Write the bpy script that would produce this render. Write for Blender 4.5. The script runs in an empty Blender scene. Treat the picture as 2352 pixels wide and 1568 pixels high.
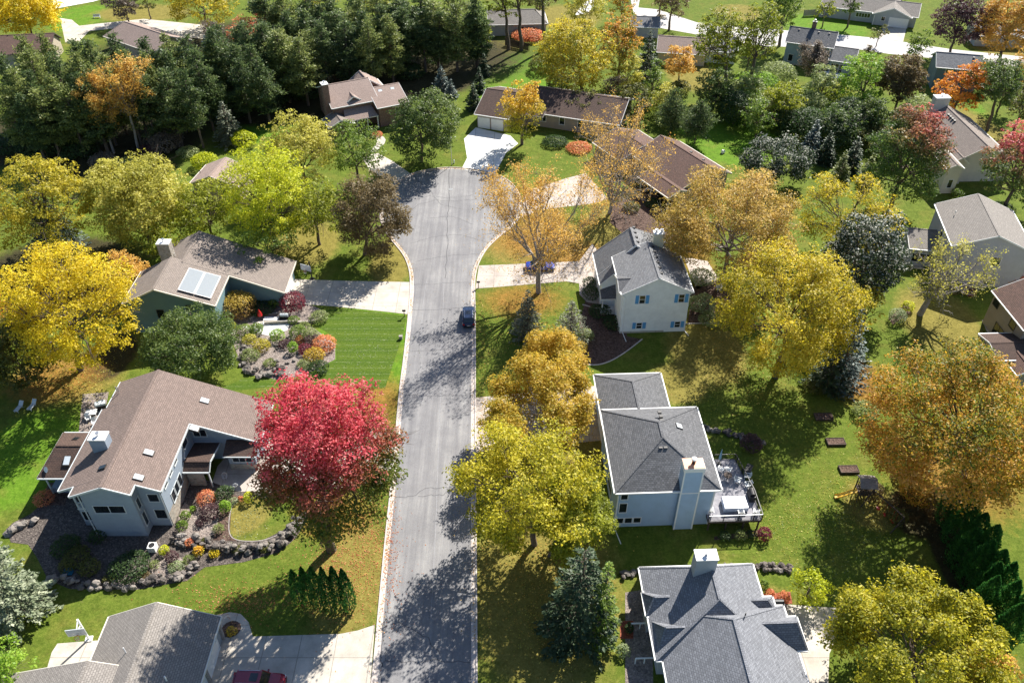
import bpy, math, random
import numpy as np
from mathutils import Vector, Matrix
R = math.radians
scene = bpy.context.scene
COL = scene.collection
# ---------------------------------------------------------------- camera
CAM_H = 77.0
FPX = 1901.0                      # focal length in px of a 2352 px wide picture
PITCH = math.atan(FPX / 2282.0)   # below the horizon
SP, CP = math.sin(PITCH), math.cos(PITCH)
cam_d = bpy.data.cameras.new("camera"); cam = bpy.data.objects.new("camera", cam_d); COL.objects.link(cam)
cam.location = (0, 0, CAM_H); cam.rotation_euler = (math.pi / 2 - PITCH, 0, 0)
cam_d.sensor_width = 36; cam_d.lens = FPX / 2352 * 36; cam_d.shift_x = -4 / 2352
cam_d.clip_start = 1; cam_d.clip_end = 6000
scene.camera = cam
# ---------------------------------------------------------------- light
SUN_AZ = 31.0; SUN_EL = 41.0      # azimuth clockwise from the viewing direction (+Y)
sd = bpy.data.lights.new("sun", 'SUN'); sd.energy = 5.0; sd.angle = R(0.53); sd.color = (1, 0.945, 0.86)
so = bpy.data.objects.new("sun", sd); COL.objects.link(so); so.location = (60, 100, 120)
so.rotation_euler = (R(90 - SUN_EL), 0, R(180 - SUN_AZ) + math.pi * 0)
sv = Vector((math.sin(R(SUN_AZ)) * math.cos(R(SUN_EL)), math.cos(R(SUN_AZ)) * math.cos(R(SUN_EL)), math.sin(R(SUN_EL))))
so.rotation_euler = sv.to_track_quat('Z', 'Y').to_euler()
w = bpy.data.worlds.new("World"); scene.world = w; w.use_nodes = True
nt = w.node_tree; nt.nodes.clear()
sky = nt.nodes.new('ShaderNodeTexSky'); sky.sky_type = 'NISHITA'; sky.sun_disc = False
sky.sun_elevation = R(SUN_EL); sky.sun_rotation = R(SUN_AZ); sky.air_density = 1.0; sky.dust_density = 0.6; sky.ozone_density = 3.0
bg = nt.nodes.new('ShaderNodeBackground'); bg.inputs[1].default_value = 0.066
wo = nt.nodes.new('ShaderNodeOutputWorld'); nt.links.new(sky.outputs[0], bg.inputs[0]); nt.links.new(bg.outputs[0], wo.inputs[0])
scene.view_settings.view_transform = 'Standard'; scene.view_settings.look = 'None'; scene.view_settings.gamma = 1
scene.view_settings.exposure = 1.15
scene.render.engine = 'CYCLES'
scene.cycles.max_bounces = 6; scene.cycles.diffuse_bounces = 3; scene.cycles.transmission_bounces = 3; scene.cycles.transparent_max_bounces = 4
# ---------------------------------------------------------------- survey helpers: where a sight line meets height z
def at(px, py, z=0.0):
    u = (px - 1180.0) / FPX; v = (py - 784.0) / FPX
    Z = (CAM_H - z) / (SP + v * CP)
    return (u * Z, Z * CP - v * Z * SP)
def pr(X, Y, z):
    d = CAM_H - z; Z = Y * CP + d * SP; yc = d * CP - Y * SP
    return (1180 + FPX * X / Z, 784 + FPX * yc / Z)
def zdist(X, Y, z): return Y * CP + (CAM_H - z) * SP
def height_to(X, Y, ty):
    lo, hi = 0.0, 60.0
    for _ in range(40):
        m = (lo + hi) / 2
        if pr(X, Y, m)[1] > ty: lo = m
        else: hi = m
    return lo
def P(pts, z=0.0): return [at(x, y, z) for x, y in pts]
# ---------------------------------------------------------------- tags
def tag(o, label=None, cat=None, group=None, kind=None):
    if label: o['label'] = label
    if cat: o['category'] = cat
    if group: o['group'] = group
    if kind: o['kind'] = kind
    return o
def empty(name, loc=(0, 0, 0), rz=0.0, label=None, cat=None, group=None):
    o = bpy.data.objects.new(name, None); COL.objects.link(o); o.empty_display_size = 0.5
    o.location = loc; o.rotation_euler = (0, 0, rz)
    return tag(o, label, cat, group)
KIDS = {}
def copy_tree(o, parent=None):
    c = o.copy(); COL.objects.link(c)
    if parent: c.parent = parent
    for k in KIDS.get(o.name, []):
        kc = copy_tree(k, c); KIDS.setdefault(c.name, []).append(kc)
    return c
# ---------------------------------------------------------------- mesh builder
class MB:
    def __init__(s): s.v = []; s.f = []; s.m = []
    def face(s, pts, mi=0):
        n = len(s.v); s.v += [tuple(p) for p in pts]; s.f.append(list(range(n, n + len(pts)))); s.m.append(mi); return s
    def box(s, x0, y0, z0, x1, y1, z1, mi=0):
        x0, x1 = min(x0, x1), max(x0, x1); y0, y1 = min(y0, y1), max(y0, y1)
        n = len(s.v)
        s.v += [(x0, y0, z0), (x1, y0, z0), (x1, y1, z0), (x0, y1, z0), (x0, y0, z1), (x1, y0, z1), (x1, y1, z1), (x0, y1, z1)]
        for f in ((0, 3, 2, 1), (4, 5, 6, 7), (0, 1, 5, 4), (1, 2, 6, 5), (2, 3, 7, 6), (3, 0, 4, 7)):
            s.f.append([n + i for i in f]); s.m.append(mi)
        return s
    def bar(s, a, b, w, h, mi=0):
        a = Vector(a); b = Vector(b); d = (b - a).normalized()
        up = Vector((0, 0, 1)) if abs(d.z) < 0.95 else Vector((0, 1, 0))
        x = d.cross(up).normalized() * w / 2; y = d.cross(x).normalized() * h / 2
        n = len(s.v)
        for p in (a, b):
            s.v += [tuple(p + x + y), tuple(p - x + y), tuple(p - x - y), tuple(p + x - y)]
        for f in ((0, 1, 2, 3), (7, 6, 5, 4), (0, 4, 5, 1), (1, 5, 6, 2), (2, 6, 7, 3), (3, 7, 4, 0)):
            s.f.append([n + i for i in f]); s.m.append(mi)
        return s
    def tube(s, pts, r, seg=8, mi=0, cap=True):
        pts = [Vector(p) for p in pts]; rs = r if isinstance(r, (list, tuple)) else [r] * len(pts)
        n0 = len(s.v)
        for i, p in enumerate(pts):
            d = (pts[min(i + 1, len(pts) - 1)] - pts[max(i - 1, 0)]).normalized()
            up = Vector((0, 0, 1)) if abs(d.z) < 0.9 else Vector((1, 0, 0))
            x = d.cross(up).normalized(); y = d.cross(x)
            for k in range(seg):
                a = 2 * math.pi * k / seg; s.v.append(tuple(p + (x * math.cos(a) + y * math.sin(a)) * rs[i]))
        for i in range(len(pts) - 1):
            for k in range(seg):
                a = n0 + i * seg + k; b = n0 + i * seg + (k + 1) % seg
                s.f.append([a, b, b + seg, a + seg]); s.m.append(mi)
        if cap:
            s.f.append([n0 + k for k in range(seg)][::-1]); s.m.append(mi)
            m = n0 + (len(pts) - 1) * seg; s.f.append([m + k for k in range(seg)]); s.m.append(mi)
        return s
    def prism(s, poly, z0, z1, mi=0, caps=True):
        n = len(poly)
        for i in range(n):
            a = poly[i]; b = poly[(i + 1) % n]
            s.face([(a[0], a[1], z0), (b[0], b[1], z0), (b[0], b[1], z1), (a[0], a[1], z1)], mi)
        if caps:
            s.face([(p[0], p[1], z1) for p in poly], mi); s.face([(p[0], p[1], z0) for p in poly][::-1], mi)
        return s
    def slab(s, pts, t, mi=0, em=None):
        """sloping sheet of thickness t hanging below pts"""
        em = mi if em is None else em
        low = [(p[0], p[1], p[2] - t) for p in pts]; n = len(pts)
        s.face(pts, mi); s.face(low[::-1], em)
        for i in range(n):
            j = (i + 1) % n; s.face([pts[i], low[i], low[j], pts[j]], em)
        return s
    def blob(s, c, r, seg=8, rings=5, jit=0.0, rnd=None, mi=0):
        rx, ry, rz = r; n0 = len(s.v); rnd = rnd or random
        s.v.append((c[0], c[1], c[2] + rz))
        for i in range(1, rings):
            ph = math.pi * i / rings
            for k in range(seg):
                a = 2 * math.pi * k / seg; j = 1 + rnd.uniform(-jit, jit)
                s.v.append((c[0] + rx * j * math.sin(ph) * math.cos(a), c[1] + ry * j * math.sin(ph) * math.sin(a), c[2] + rz * j * math.cos(ph)))
        s.v.append((c[0], c[1], c[2] - rz)); last = len(s.v) - 1
        for k in range(seg):
            s.f.append([n0, n0 + 1 + k, n0 + 1 + (k + 1) % seg]); s.m.append(mi)
            for i in range(rings - 2):
                a = n0 + 1 + i * seg; s.f.append([a + k, a + seg + k, a + seg + (k + 1) % seg, a + (k + 1) % seg]); s.m.append(mi)
            a = n0 + 1 + (rings - 2) * seg; s.f.append([a + k, last, a + (k + 1) % seg]); s.m.append(mi)
        return s
    def build(s, name, mats, parent=None, smooth=False, loc=None):
        me = bpy.data.meshes.new(name); me.from_pydata(s.v, [], s.f)
        mats = mats if isinstance(mats, (list, tuple)) else [mats]
        for m in mats: me.materials.append(m)
        if len(mats) > 1: me.polygons.foreach_set('material_index', s.m)
        uv = me.uv_layers.new(name='UVMap').data
        for p in me.polygons:
            n = p.normal
            if abs(n.z) > 0.995: U = Vector((1, 0, 0)); V = Vector((0, 1, 0))
            else:
                U = Vector((-n.y, n.x, 0)).normalized(); V = n.cross(U)
                if V.z < 0: V = -V
            for li in p.loop_indices:
                co = me.vertices[me.loops[li].vertex_index].co
                uv[li].uv = (co.dot(U), co.dot(V))
        if smooth: me.polygons.foreach_set('use_smooth', [True] * len(me.polygons))
        me.update()
        o = bpy.data.objects.new(name, me); COL.objects.link(o)
        if parent is not None:
            o.parent = parent; KIDS.setdefault(parent.name, []).append(o)
        if loc: o.location = loc
        return o
def struct(name, mb, m, **k): return tag(mb.build(name, m, **k), kind='structure')
# ---------------------------------------------------------------- materials
def srgb(h):
    if isinstance(h, str):
        h = [int(h[i:i + 2], 16) / 255 for i in (0, 2, 4)]
        h = [c / 12.92 if c < 0.04045 else ((c + 0.055) / 1.055) ** 2.4 for c in h]
    return (h[0], h[1], h[2], 1)
class NB:
    """small node-graph helper"""
    def __init__(s, name):
        s.mat = bpy.data.materials.new(name); s.mat.use_nodes = True; s.t = s.mat.node_tree; s.t.nodes.clear()
        s.out = s.n('ShaderNodeOutputMaterial')
    def n(s, typ, **k):
        d = s.t.nodes.new(typ)
        for a, b in k.items(): setattr(d, a, b)
        return d
    def put(s, sock, val):
        if hasattr(val, 'node'): s.t.links.new(val, sock)
        elif isinstance(val, (tuple, list)) and len(val) == 3 and sock.type == 'RGBA': sock.default_value = (*val, 1)
        else: sock.default_value = val
    def noise(s, scale, detail=4, rough=0.6, vec=None, out='Fac'):
        d = s.n('ShaderNodeTexNoise'); d.inputs['Scale'].default_value = scale; d.inputs['Detail'].default_value = detail; d.inputs['Roughness'].default_value = rough
        if vec is not None: s.t.links.new(vec, d.inputs['Vector'])
        return d.outputs[out]
    def ramp(s, fac, stops):
        d = s.n('ShaderNodeValToRGB'); e = d.color_ramp.elements
        e[0].position = stops[0][0]; e[0].color = srgb(stops[0][1]); e[1].position = stops[-1][0]; e[1].color = srgb(stops[-1][1])
        for p, c in stops[1:-1]:
            x = e.new(p); x.color = srgb(c)
        s.t.links.new(fac, d.inputs[0]); return d.outputs[0]
    def mix(s, fac, a, b, mode='MIX'):
        d = s.n('ShaderNodeMix', data_type='RGBA', blend_type=mode); s.put(d.inputs[0], fac); s.put(d.inputs[6], a); s.put(d.inputs[7], b); return d.outputs[2]
    def math(s, op, a, b=0.0, clamp=False):
        d = s.n('ShaderNodeMath', operation=op, use_clamp=clamp); s.put(d.inputs[0], a); s.put(d.inputs[1], b); return d.outputs[0]
    def coord(s, k='Object'): return s.n('ShaderNodeTexCoord').outputs[k]
    def mapping(s, vec, scale=(1, 1, 1), rot=(0, 0, 0)):
        d = s.n('ShaderNodeMapping'); s.t.links.new(vec, d.inputs[0]); d.inputs['Scale'].default_value = scale; d.inputs['Rotation'].default_value = rot; return d.outputs[0]
    def bump(s, h, strength=0.3, dist=0.05):
        d = s.n('ShaderNodeBump'); d.inputs['Strength'].default_value = strength; d.inputs['Distance'].default_value = dist; s.t.links.new(h, d.inputs['Height']); return d.outputs[0]
    def surf(s, col, rough=0.8, metal=0.0, normal=None, spec=0.4, coat=0.0):
        b = s.n('ShaderNodeBsdfPrincipled'); s.put(b.inputs['Base Color'], col); s.put(b.inputs['Roughness'], rough); s.put(b.inputs['Metallic'], metal)
        b.inputs['Specular IOR Level'].default_value = spec; b.inputs['Coat Weight'].default_value = coat
        if normal is not None: s.t.links.new(normal, b.inputs['Normal'])
        s.t.links.new(b.outputs[0], s.out.inputs[0]); return s.mat
def m_plain(name, col, rough=0.6, var=0.12, scale=3.0, metal=0.0, spec=0.4, coat=0.0):
    g = NB(name); c = srgb(col)[:3]
    n = g.noise(scale, 5, 0.65, g.coord())
    k = g.ramp(n, [(0.3, tuple(x * (1 - var) for x in c)), (0.7, tuple(min(1, x * (1 + var)) for x in c))])
    return g.surf(k, rough, metal, spec=spec, coat=coat)
def m_shingle(name, a, b, row=0.22, tab=0.34, dark=0.42):
    g = NB(name); uv = g.coord('UV')
    br = g.n('ShaderNodeTexBrick'); g.t.links.new(uv, br.inputs['Vector'])
    ca, cb = srgb(a)[:3], srgb(b)[:3]
    g.put(br.inputs['Color1'], ca); g.put(br.inputs['Color2'], cb); g.put(br.inputs['Mortar'], tuple(x * dark for x in ca))
    br.inputs['Scale'].default_value = 1; br.inputs['Mortar Size'].default_value = 0.022; br.inputs['Mortar Smooth'].default_value = 0.3
    br.inputs['Brick Width'].default_value = tab; br.inputs['Row Height'].default_value = row; br.offset = 0.5
    big = g.noise(0.35, 4, 0.6, g.coord()); c1 = g.mix(g.math('MULTIPLY', g.math('SUBTRACT', big, 0.45, True), 1.6), br.outputs[0], tuple(x * 0.72 for x in ca))
    st = g.noise(2.0, 3, 0.6, g.mapping(uv, (1.5, 0.12, 1))); c2 = g.mix(g.math('MULTIPLY', g.math('SUBTRACT', st, 0.5, True), 1.3), c1, tuple(x * 0.7 for x in ca))
    fine = g.noise(22, 2, 0.7, g.coord()); c3 = g.mix(0.35, c2, g.ramp(fine, [(0.35, (0, 0, 0)), (0.7, (1, 1, 1))]), 'SOFT_LIGHT')
    hgt = g.math('ADD', br.outputs['Fac'], g.math('MULTIPLY', fine, -0.6))
    return g.surf(c3, 0.9, normal=g.bump(g.math('MULTIPLY', hgt, -1.0), 0.5, 0.03), spec=0.25)
def m_siding(name, col, lap=0.2, var=0.08):
    g = NB(name); c = srgb(col)[:3]; uv = g.coord('UV')
    sep = g.n('ShaderNodeSeparateXYZ'); g.t.links.new(uv, sep.inputs[0])
    fr = g.math('FRACT', g.math('DIVIDE', sep.outputs[1], lap))
    line = g.math('LESS_THAN', fr, 0.12)
    n = g.noise(0.8, 5, 0.7, g.coord())
    k = g.ramp(n, [(0.3, tuple(x * (1 - var) for x in c)), (0.7, tuple(min(1, x * (1 + var)) for x in c))])
    k = g.mix(g.math('MULTIPLY', line, 0.25), k, tuple(x * 0.6 for x in c))
    return g.surf(k, 0.65, normal=g.bump(fr, 0.4, 0.02), spec=0.3)
def m_stone(name, cols, sc=3.0):
    g = NB(name); v = g.n('ShaderNodeTexVoronoi'); v.inputs['Scale'].default_value = sc; g.t.links.new(g.mapping(g.coord(), (1, 1, 1.8)), v.inputs['Vector'])
    sep = g.n('ShaderNodeSeparateColor'); g.t.links.new(v.outputs['Color'], sep.inputs[0])
    k = g.ramp(sep.outputs[0], [(i / (len(cols) - 1), c) for i, c in enumerate(cols)])
    k = g.mix(0.5, k, g.ramp(g.noise(9, 5, 0.7, g.coord()), [(0.3, (0.2, 0.2, 0.2)), (0.75, (0.8, 0.8, 0.8))]), 'SOFT_LIGHT')
    return g.surf(k, 0.9, normal=g.bump(g.math('ADD', v.outputs['Distance'], g.noise(12, 4)), 0.6, 0.05), spec=0.2)
def m_brick(name, a, b):
    g = NB(name); br = g.n('ShaderNodeTexBrick'); g.t.links.new(g.coord('UV'), br.inputs['Vector'])
    g.put(br.inputs['Color1'], srgb(a)[:3]); g.put(br.inputs['Color2'], srgb(b)[:3]); g.put(br.inputs['Mortar'], (0.3, 0.27, 0.24))
    br.inputs['Scale'].default_value = 1; br.inputs['Mortar Size'].default_value = 0.012; br.inputs['Brick Width'].default_value = 0.24; br.inputs['Row Height'].default_value = 0.09
    return g.surf(g.mix(0.4, br.outputs[0], g.ramp(g.noise(1.2, 5, 0.7, g.coord()), [(0.3, (0.2, 0.2, 0.2)), (0.7, (0.8, 0.8, 0.8))]), 'SOFT_LIGHT'), 0.9, spec=0.2)
def m_concrete(name, col, joint=None, stain=0.25):
    g = NB(name); c = srgb(col)[:3]; co = g.coord()
    n1 = g.noise(0.5, 6, 0.65, co); n2 = g.noise(14, 3, 0.7, co)
    k = g.ramp(n1, [(0.3, tuple(x * (1 - stain) for x in c)), (0.62, c)])
    k = g.mix(0.4, k, g.ramp(n2, [(0.3, (0.25, 0.25, 0.25)), (0.7, (0.75, 0.75, 0.75))]), 'SOFT_LIGHT')
    if joint:
        sep = g.n('ShaderNodeSeparateXYZ'); g.t.links.new(co, sep.inputs[0])
        l = g.math('MAXIMUM', g.math('LESS_THAN', g.math('FRACT', g.math('DIVIDE', sep.outputs[0], joint)), 0.022), g.math('LESS_THAN', g.math('FRACT', g.math('DIVIDE', sep.outputs[1], joint)), 0.022))
        k = g.mix(g.math('MULTIPLY', l, 0.75), k, tuple(x * 0.35 for x in c))
        cell = g.n('ShaderNodeTexWhiteNoise'); sn = g.n('ShaderNodeVectorMath', operation='SNAP'); g.t.links.new(co, sn.inputs[0]); sn.inputs[1].default_value = (joint, joint, 100)
        g.t.links.new(sn.outputs[0], cell.inputs[0]); k = g.mix(g.math('MULTIPLY', cell.outputs[0], 0.22), k, tuple(x * 0.6 for x in c))
    return g.surf(k, 0.85, normal=g.bump(n2, 0.15, 0.02), spec=0.3)
def m_leaf(name, cols, hi=None, hidir=None, trans=0.42, rough=0.55, spread=1.0, spec=0.35, white=0.0):
    """leaf colour from the per-leaf attribute: R random, G clump random, B height in crown, A side of crown"""
    g = NB(name); a = g.n('ShaderNodeAttribute', attribute_name='leaf'); sep = g.n('ShaderNodeSeparateColor'); g.t.links.new(a.outputs['Color'], sep.inputs[0])
    oi = g.n('ShaderNodeObjectInfo')
    f = g.math('ADD', g.math('MULTIPLY', sep.outputs[0], 0.42), g.math('MULTIPLY', sep.outputs[1], 0.58))
    f = g.math('ADD', f, g.math('MULTIPLY', g.math('SUBTRACT', oi.outputs['Random'], 0.5), 0.10), True)
    st = [(0.12 + 0.76 * i / (len(cols) - 1), c) for i, c in enumerate(cols)]
    k = g.ramp(f, st)
    if hi:
        lo, up, cs = hi
        hf = sep.outputs[2]
        if hidir: hf = g.math('ADD', g.math('MULTIPLY', hf, 1 - abs(hidir)), g.math('MULTIPLY', a.outputs['Alpha'] if hidir > 0 else g.math('SUBTRACT', 1.0, a.outputs['Alpha']), abs(hidir)))
        t = g.math('DIVIDE', g.math('SUBTRACT', g.math('ADD', hf, g.math('MULTIPLY', g.math('SUBTRACT', sep.outputs[1], 0.5), 0.35)), lo), up - lo, True)
        k2 = g.ramp(f, [(0.12 + 0.76 * i / (len(cs) - 1), c) for i, c in enumerate(cs)])
        k = g.mix(t, k, k2)
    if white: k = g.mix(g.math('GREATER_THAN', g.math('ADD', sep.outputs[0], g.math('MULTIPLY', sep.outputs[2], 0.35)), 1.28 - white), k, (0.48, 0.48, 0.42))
    b = g.n('ShaderNodeBsdfPrincipled'); g.put(b.inputs['Base Color'], k); b.inputs['Roughness'].default_value = rough; b.inputs['Specular IOR Level'].default_value = spec
    tr = g.n('ShaderNodeBsdfTranslucent'); g.put(tr.inputs[0], g.mix(0.45, k, k, 'ADD'))
    mx = g.n('ShaderNodeMixShader'); mx.inputs[0].default_value = trans; g.t.links.new(b.outputs[0], mx.inputs[1]); g.t.links.new(tr.outputs[0], mx.inputs[2])
    g.t.links.new(mx.outputs[0], g.out.inputs[0]); return g.mat
M = {}
M['bark'] = m_plain('bark', (0.13, 0.10, 0.08), 0.95, 0.35, 4)
M['bark_grey'] = m_plain('grey bark', (0.30, 0.27, 0.25), 0.95, 0.3, 4)
M['white'] = m_plain('white paint', (0.78, 0.78, 0.76), 0.5, 0.05)
M['cream_trim'] = m_plain('cream trim', (0.68, 0.64, 0.55), 0.5, 0.05)
M['grey_trim'] = m_plain('pale grey trim', (0.52, 0.56, 0.57), 0.5, 0.05)
M['dark_trim'] = m_plain('dark brown trim', (0.06, 0.05, 0.045), 0.5, 0.1)
M['metal'] = m_plain('galvanised metal', (0.55, 0.56, 0.58), 0.35, 0.1, metal=0.8)
M['black'] = m_plain('black metal', (0.02, 0.02, 0.022), 0.5, 0.1)
M['rubber'] = m_plain('black rubber', (0.018, 0.018, 0.018), 0.8, 0.1)
M['glass'] = m_plain('window glass', (0.014, 0.018, 0.024), 0.06, 0.3, 0.6, spec=0.8)
M['sky_glass'] = m_plain('skylight glass', (0.62, 0.68, 0.72), 0.08, 0.05, spec=0.9)
M['solar'] = m_plain('solar collector glass', (0.24, 0.265, 0.28), 0.2, 0.04, spec=0.9)
M['red'] = m_plain('red plastic', (0.55, 0.02, 0.02), 0.4, 0.05)
M['orange'] = m_plain('orange metal', (0.75, 0.16, 0.03), 0.4, 0.05)
M['yellow'] = m_plain('yellow plastic', (0.72, 0.45, 0.06), 0.35, 0.05)
M['shutter'] = m_plain('sky blue shutter', (0.10, 0.32, 0.60), 0.6, 0.06)
M['wood_grey'] = m_plain('weathered grey wood', (0.30, 0.27, 0.25), 0.85, 0.25, 6)
M['wood_dark'] = m_plain('dark wood', (0.07, 0.05, 0.04), 0.8, 0.25, 6)
M['boulder'] = m_stone('boulder', [(0.07, 0.06, 0.055), (0.15, 0.135, 0.12), (0.26, 0.235, 0.21), (0.12, 0.10, 0.09)], 0.9)
M['fieldstone'] = m_stone('field stone veneer', [(0.24, 0.22, 0.19), (0.40, 0.37, 0.32), (0.33, 0.28, 0.23)], 3)
M['copper'] = m_plain('copper cap', (0.80, 0.36, 0.20), 0.5, 0.1)
M['mesh_net'] = m_plain('white net', (0.7, 0.7, 0.7), 0.8)
# ================================================================= ground
def ellipse_mask(X, Y, px, py, rx, ry, soft=0.5):
    cx, cy = at(px, py); ex, _ = at(px + rx, py); _, ey = at(px, py + ry)
    a = abs(ex - cx); b = abs(ey - cy)
    d = np.sqrt(((X - cx) / a) ** 2 + ((Y - cy) / b) ** 2)
    return np.clip((1.0 - d) / soft + 0.5, 0, 1)
def make_ground():
    xs = np.arange(-170, 171, 1.0); ys = np.arange(20, 281, 1.0)
    X, Y = np.meshgrid(xs, ys)
    rs = np.random.RandomState(5)
    Z = np.zeros_like(X)
    dry = np.zeros_like(X); lit = np.zeros_like(X); soil = np.zeros_like(X); lush = np.zeros_like(X)
    for a in [(1250, 560, 150, 60), (1400, 540, 60, 90), (1250, 1350, 175, 260), (1290, 980, 130, 110), (1620, 800, 90, 90), (2160, 740, 90, 90), (800, 1330, 90, 150),
              (1700, 30, 60, 20), (2300, 110, 60, 20), (1590, 170, 60, 40), (1680, 1390, 150, 60), (1300, 40, 80, 30), (330, 30, 110, 20), (2240, 300, 60, 60),
              (700, 560, 80, 60), (900, 600, 50, 60), (150, 870, 130, 60), (1560, 880, 70, 50), (560, 1180, 60, 50), (1100, 110, 90, 20), (2000, 1160, 60, 60), (1750, 240, 90, 40)]:
        dry = np.maximum(dry, ellipse_mask(X, Y, *a))
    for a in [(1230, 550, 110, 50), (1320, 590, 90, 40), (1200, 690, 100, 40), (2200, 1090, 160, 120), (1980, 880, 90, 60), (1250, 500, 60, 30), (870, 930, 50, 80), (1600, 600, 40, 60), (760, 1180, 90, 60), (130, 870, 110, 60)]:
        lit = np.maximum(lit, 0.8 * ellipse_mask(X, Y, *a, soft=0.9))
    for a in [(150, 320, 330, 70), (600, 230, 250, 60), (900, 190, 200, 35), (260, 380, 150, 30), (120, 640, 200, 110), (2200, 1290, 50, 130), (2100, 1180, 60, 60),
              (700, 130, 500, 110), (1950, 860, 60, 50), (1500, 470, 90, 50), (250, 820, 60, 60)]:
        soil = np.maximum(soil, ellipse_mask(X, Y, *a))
    for a in [(1680, 320, 120, 60), (660, 270, 140, 60), (840, 800, 130, 110), (1180, 200, 90, 90), (60, 1050, 120, 120), (1900, 60, 100, 30), (180, 40, 60, 30), (2200, 230, 40, 60)]:
        lush = np.maximum(lush, ellipse_mask(X, Y, *a))
    # verge along the dry lawns stays green elsewhere; the ground outside the town block is one wide skirt
    nx, ny = len(xs), len(ys); n = nx * ny
    V = np.stack([X.ravel(), Y.ravel(), Z.ravel()], 1)
    idx = np.arange(n).reshape(ny, nx)
    F = np.stack([idx[:-1, :-1].ravel(), idx[:-1, 1:].ravel(), idx[1:, 1:].ravel(), idx[1:, :-1].ravel()], 1)
    B = 3000.0
    ext = np.array([(-B, -B, 0), (B, -B, 0), (B, B, 0), (-B, B, 0)])
    c = [idx[0, 0], idx[0, -1], idx[-1, -1], idx[-1, 0]]
    sk = [(n, n + 1, c[1], c[0]), (n + 1, n + 2, c[2], c[1]), (n + 2, n + 3, c[3], c[2]), (n + 3, n, c[0], c[3])]
    V = np.vstack([V, ext]); F = np.vstack([F, np.array(sk)])
    me = bpy.data.meshes.new('ground'); me.from_pydata(V.tolist(), [], F.tolist())
    at_ = me.color_attributes.new('cover', 'FLOAT_COLOR', 'POINT')
    C = np.zeros((len(V), 4)); C[:n, 0] = dry.ravel(); C[:n, 1] = lit.ravel(); C[:n, 2] = soil.ravel(); C[:n, 3] = lush.ravel()
    at_.data.foreach_set('color', C.ravel())
    g = NB('lawn and soil'); co = g.coord()
    a = g.n('ShaderNodeAttribute', attribute_name='cover'); sep = g.n('ShaderNodeSeparateColor'); g.t.links.new(a.outputs['Color'], sep.inputs[0])
    n1 = g.noise(0.25, 6, 0.65, co); n2 = g.noise(3.5, 5, 0.7, co); n3 = g.noise(16, 3, 0.7, co); n4 = g.noise(0.9, 5, 0.7, co)
    f = g.math('ADD', g.math('MULTIPLY', n2, 0.5), g.math('MULTIPLY', n3, 0.5))
    green = g.ramp(f, [(0.33, (0.038, 0.066, 0.009)), (0.5, (0.095, 0.135, 0.018)), (0.68, (0.18, 0.215, 0.045))])
    lushc = g.ramp(f, [(0.33, (0.045, 0.105, 0.009)), (0.5, (0.095, 0.19, 0.014)), (0.68, (0.18, 0.27, 0.04))])
    dryc = g.ramp(f, [(0.32, (0.085, 0.075, 0.016)), (0.5, (0.185, 0.16, 0.04)), (0.68, (0.33, 0.28, 0.09))])
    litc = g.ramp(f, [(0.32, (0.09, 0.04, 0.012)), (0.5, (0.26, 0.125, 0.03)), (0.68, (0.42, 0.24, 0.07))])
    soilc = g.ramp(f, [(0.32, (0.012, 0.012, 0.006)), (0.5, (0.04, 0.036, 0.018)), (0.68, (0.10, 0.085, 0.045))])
    def edge(sck, lo=0.35, hi=0.65):
        m = g.math('ADD', sck, g.math('MULTIPLY', g.math('SUBTRACT', n4, 0.5), 0.9))
        return g.math('DIVIDE', g.math('SUBTRACT', m, lo), hi - lo, True)
    k = g.mix(edge(a.outputs['Alpha'], 0.2, 0.7), green, lushc)
    k = g.mix(g.math('MULTIPLY', g.math('SUBTRACT', n1, 0.5, True), 2.5), k, dryc)
    k = g.mix(edge(sep.outputs[0], 0.2, 0.8), k, dryc)
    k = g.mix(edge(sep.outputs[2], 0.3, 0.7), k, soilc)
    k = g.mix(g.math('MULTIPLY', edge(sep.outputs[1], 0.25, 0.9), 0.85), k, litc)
    k = g.mix(0.55, k, g.ramp(n4, [(0.35, (0.28, 0.3, 0.22)), (0.65, (0.72, 0.70, 0.62))]), 'SOFT_LIGHT')
    n7 = g.noise(1.7, 3, 0.6, co); k = g.mix(g.math('MULTIPLY', g.math('SUBTRACT', n7, 0.62, True), 3.0), k, (0.20, 0.17, 0.07))
    g.surf(k, 0.95, normal=g.bump(f, 0.7, 0.12), spec=0.1)
    me.materials.append(g.mat)
    o = bpy.data.objects.new('ground', me); COL.objects.link(o); tag(o, kind='structure')
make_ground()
def sheet(name, pts, m, z, label=None, smooth=0):
    p = P(pts)
    if smooth: p = chaikin(p, smooth)
    mb = MB(); mb.face([(x, y, z) for x, y in p]); o = struct(name, mb, m)
    return o
def chaikin(p, n=2, closed=True):
    for _ in range(n):
        q = []
        L = len(p)
        rng = range(L if closed else L - 1)
        if not closed: q.append(p[0])
        for i in rng:
            a = p[i]; b = p[(i + 1) % L]
            q.append((a[0] * .75 + b[0] * .25, a[1] * .75 + b[1] * .25)); q.append((a[0] * .25 + b[0] * .75, a[1] * .25 + b[1] * .75))
        if not closed: q.append(p[-1])
        p = q
    return p
def offset(p, d):
    q = []
    for i in range(len(p)):
        a = Vector(p[max(i - 1, 0)]); b = Vector(p[min(i + 1, len(p) - 1)]); t = (b - a).normalized()
        q.append((p[i][0] - t.y * d, p[i][1] + t.x * d))
    return q
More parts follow.
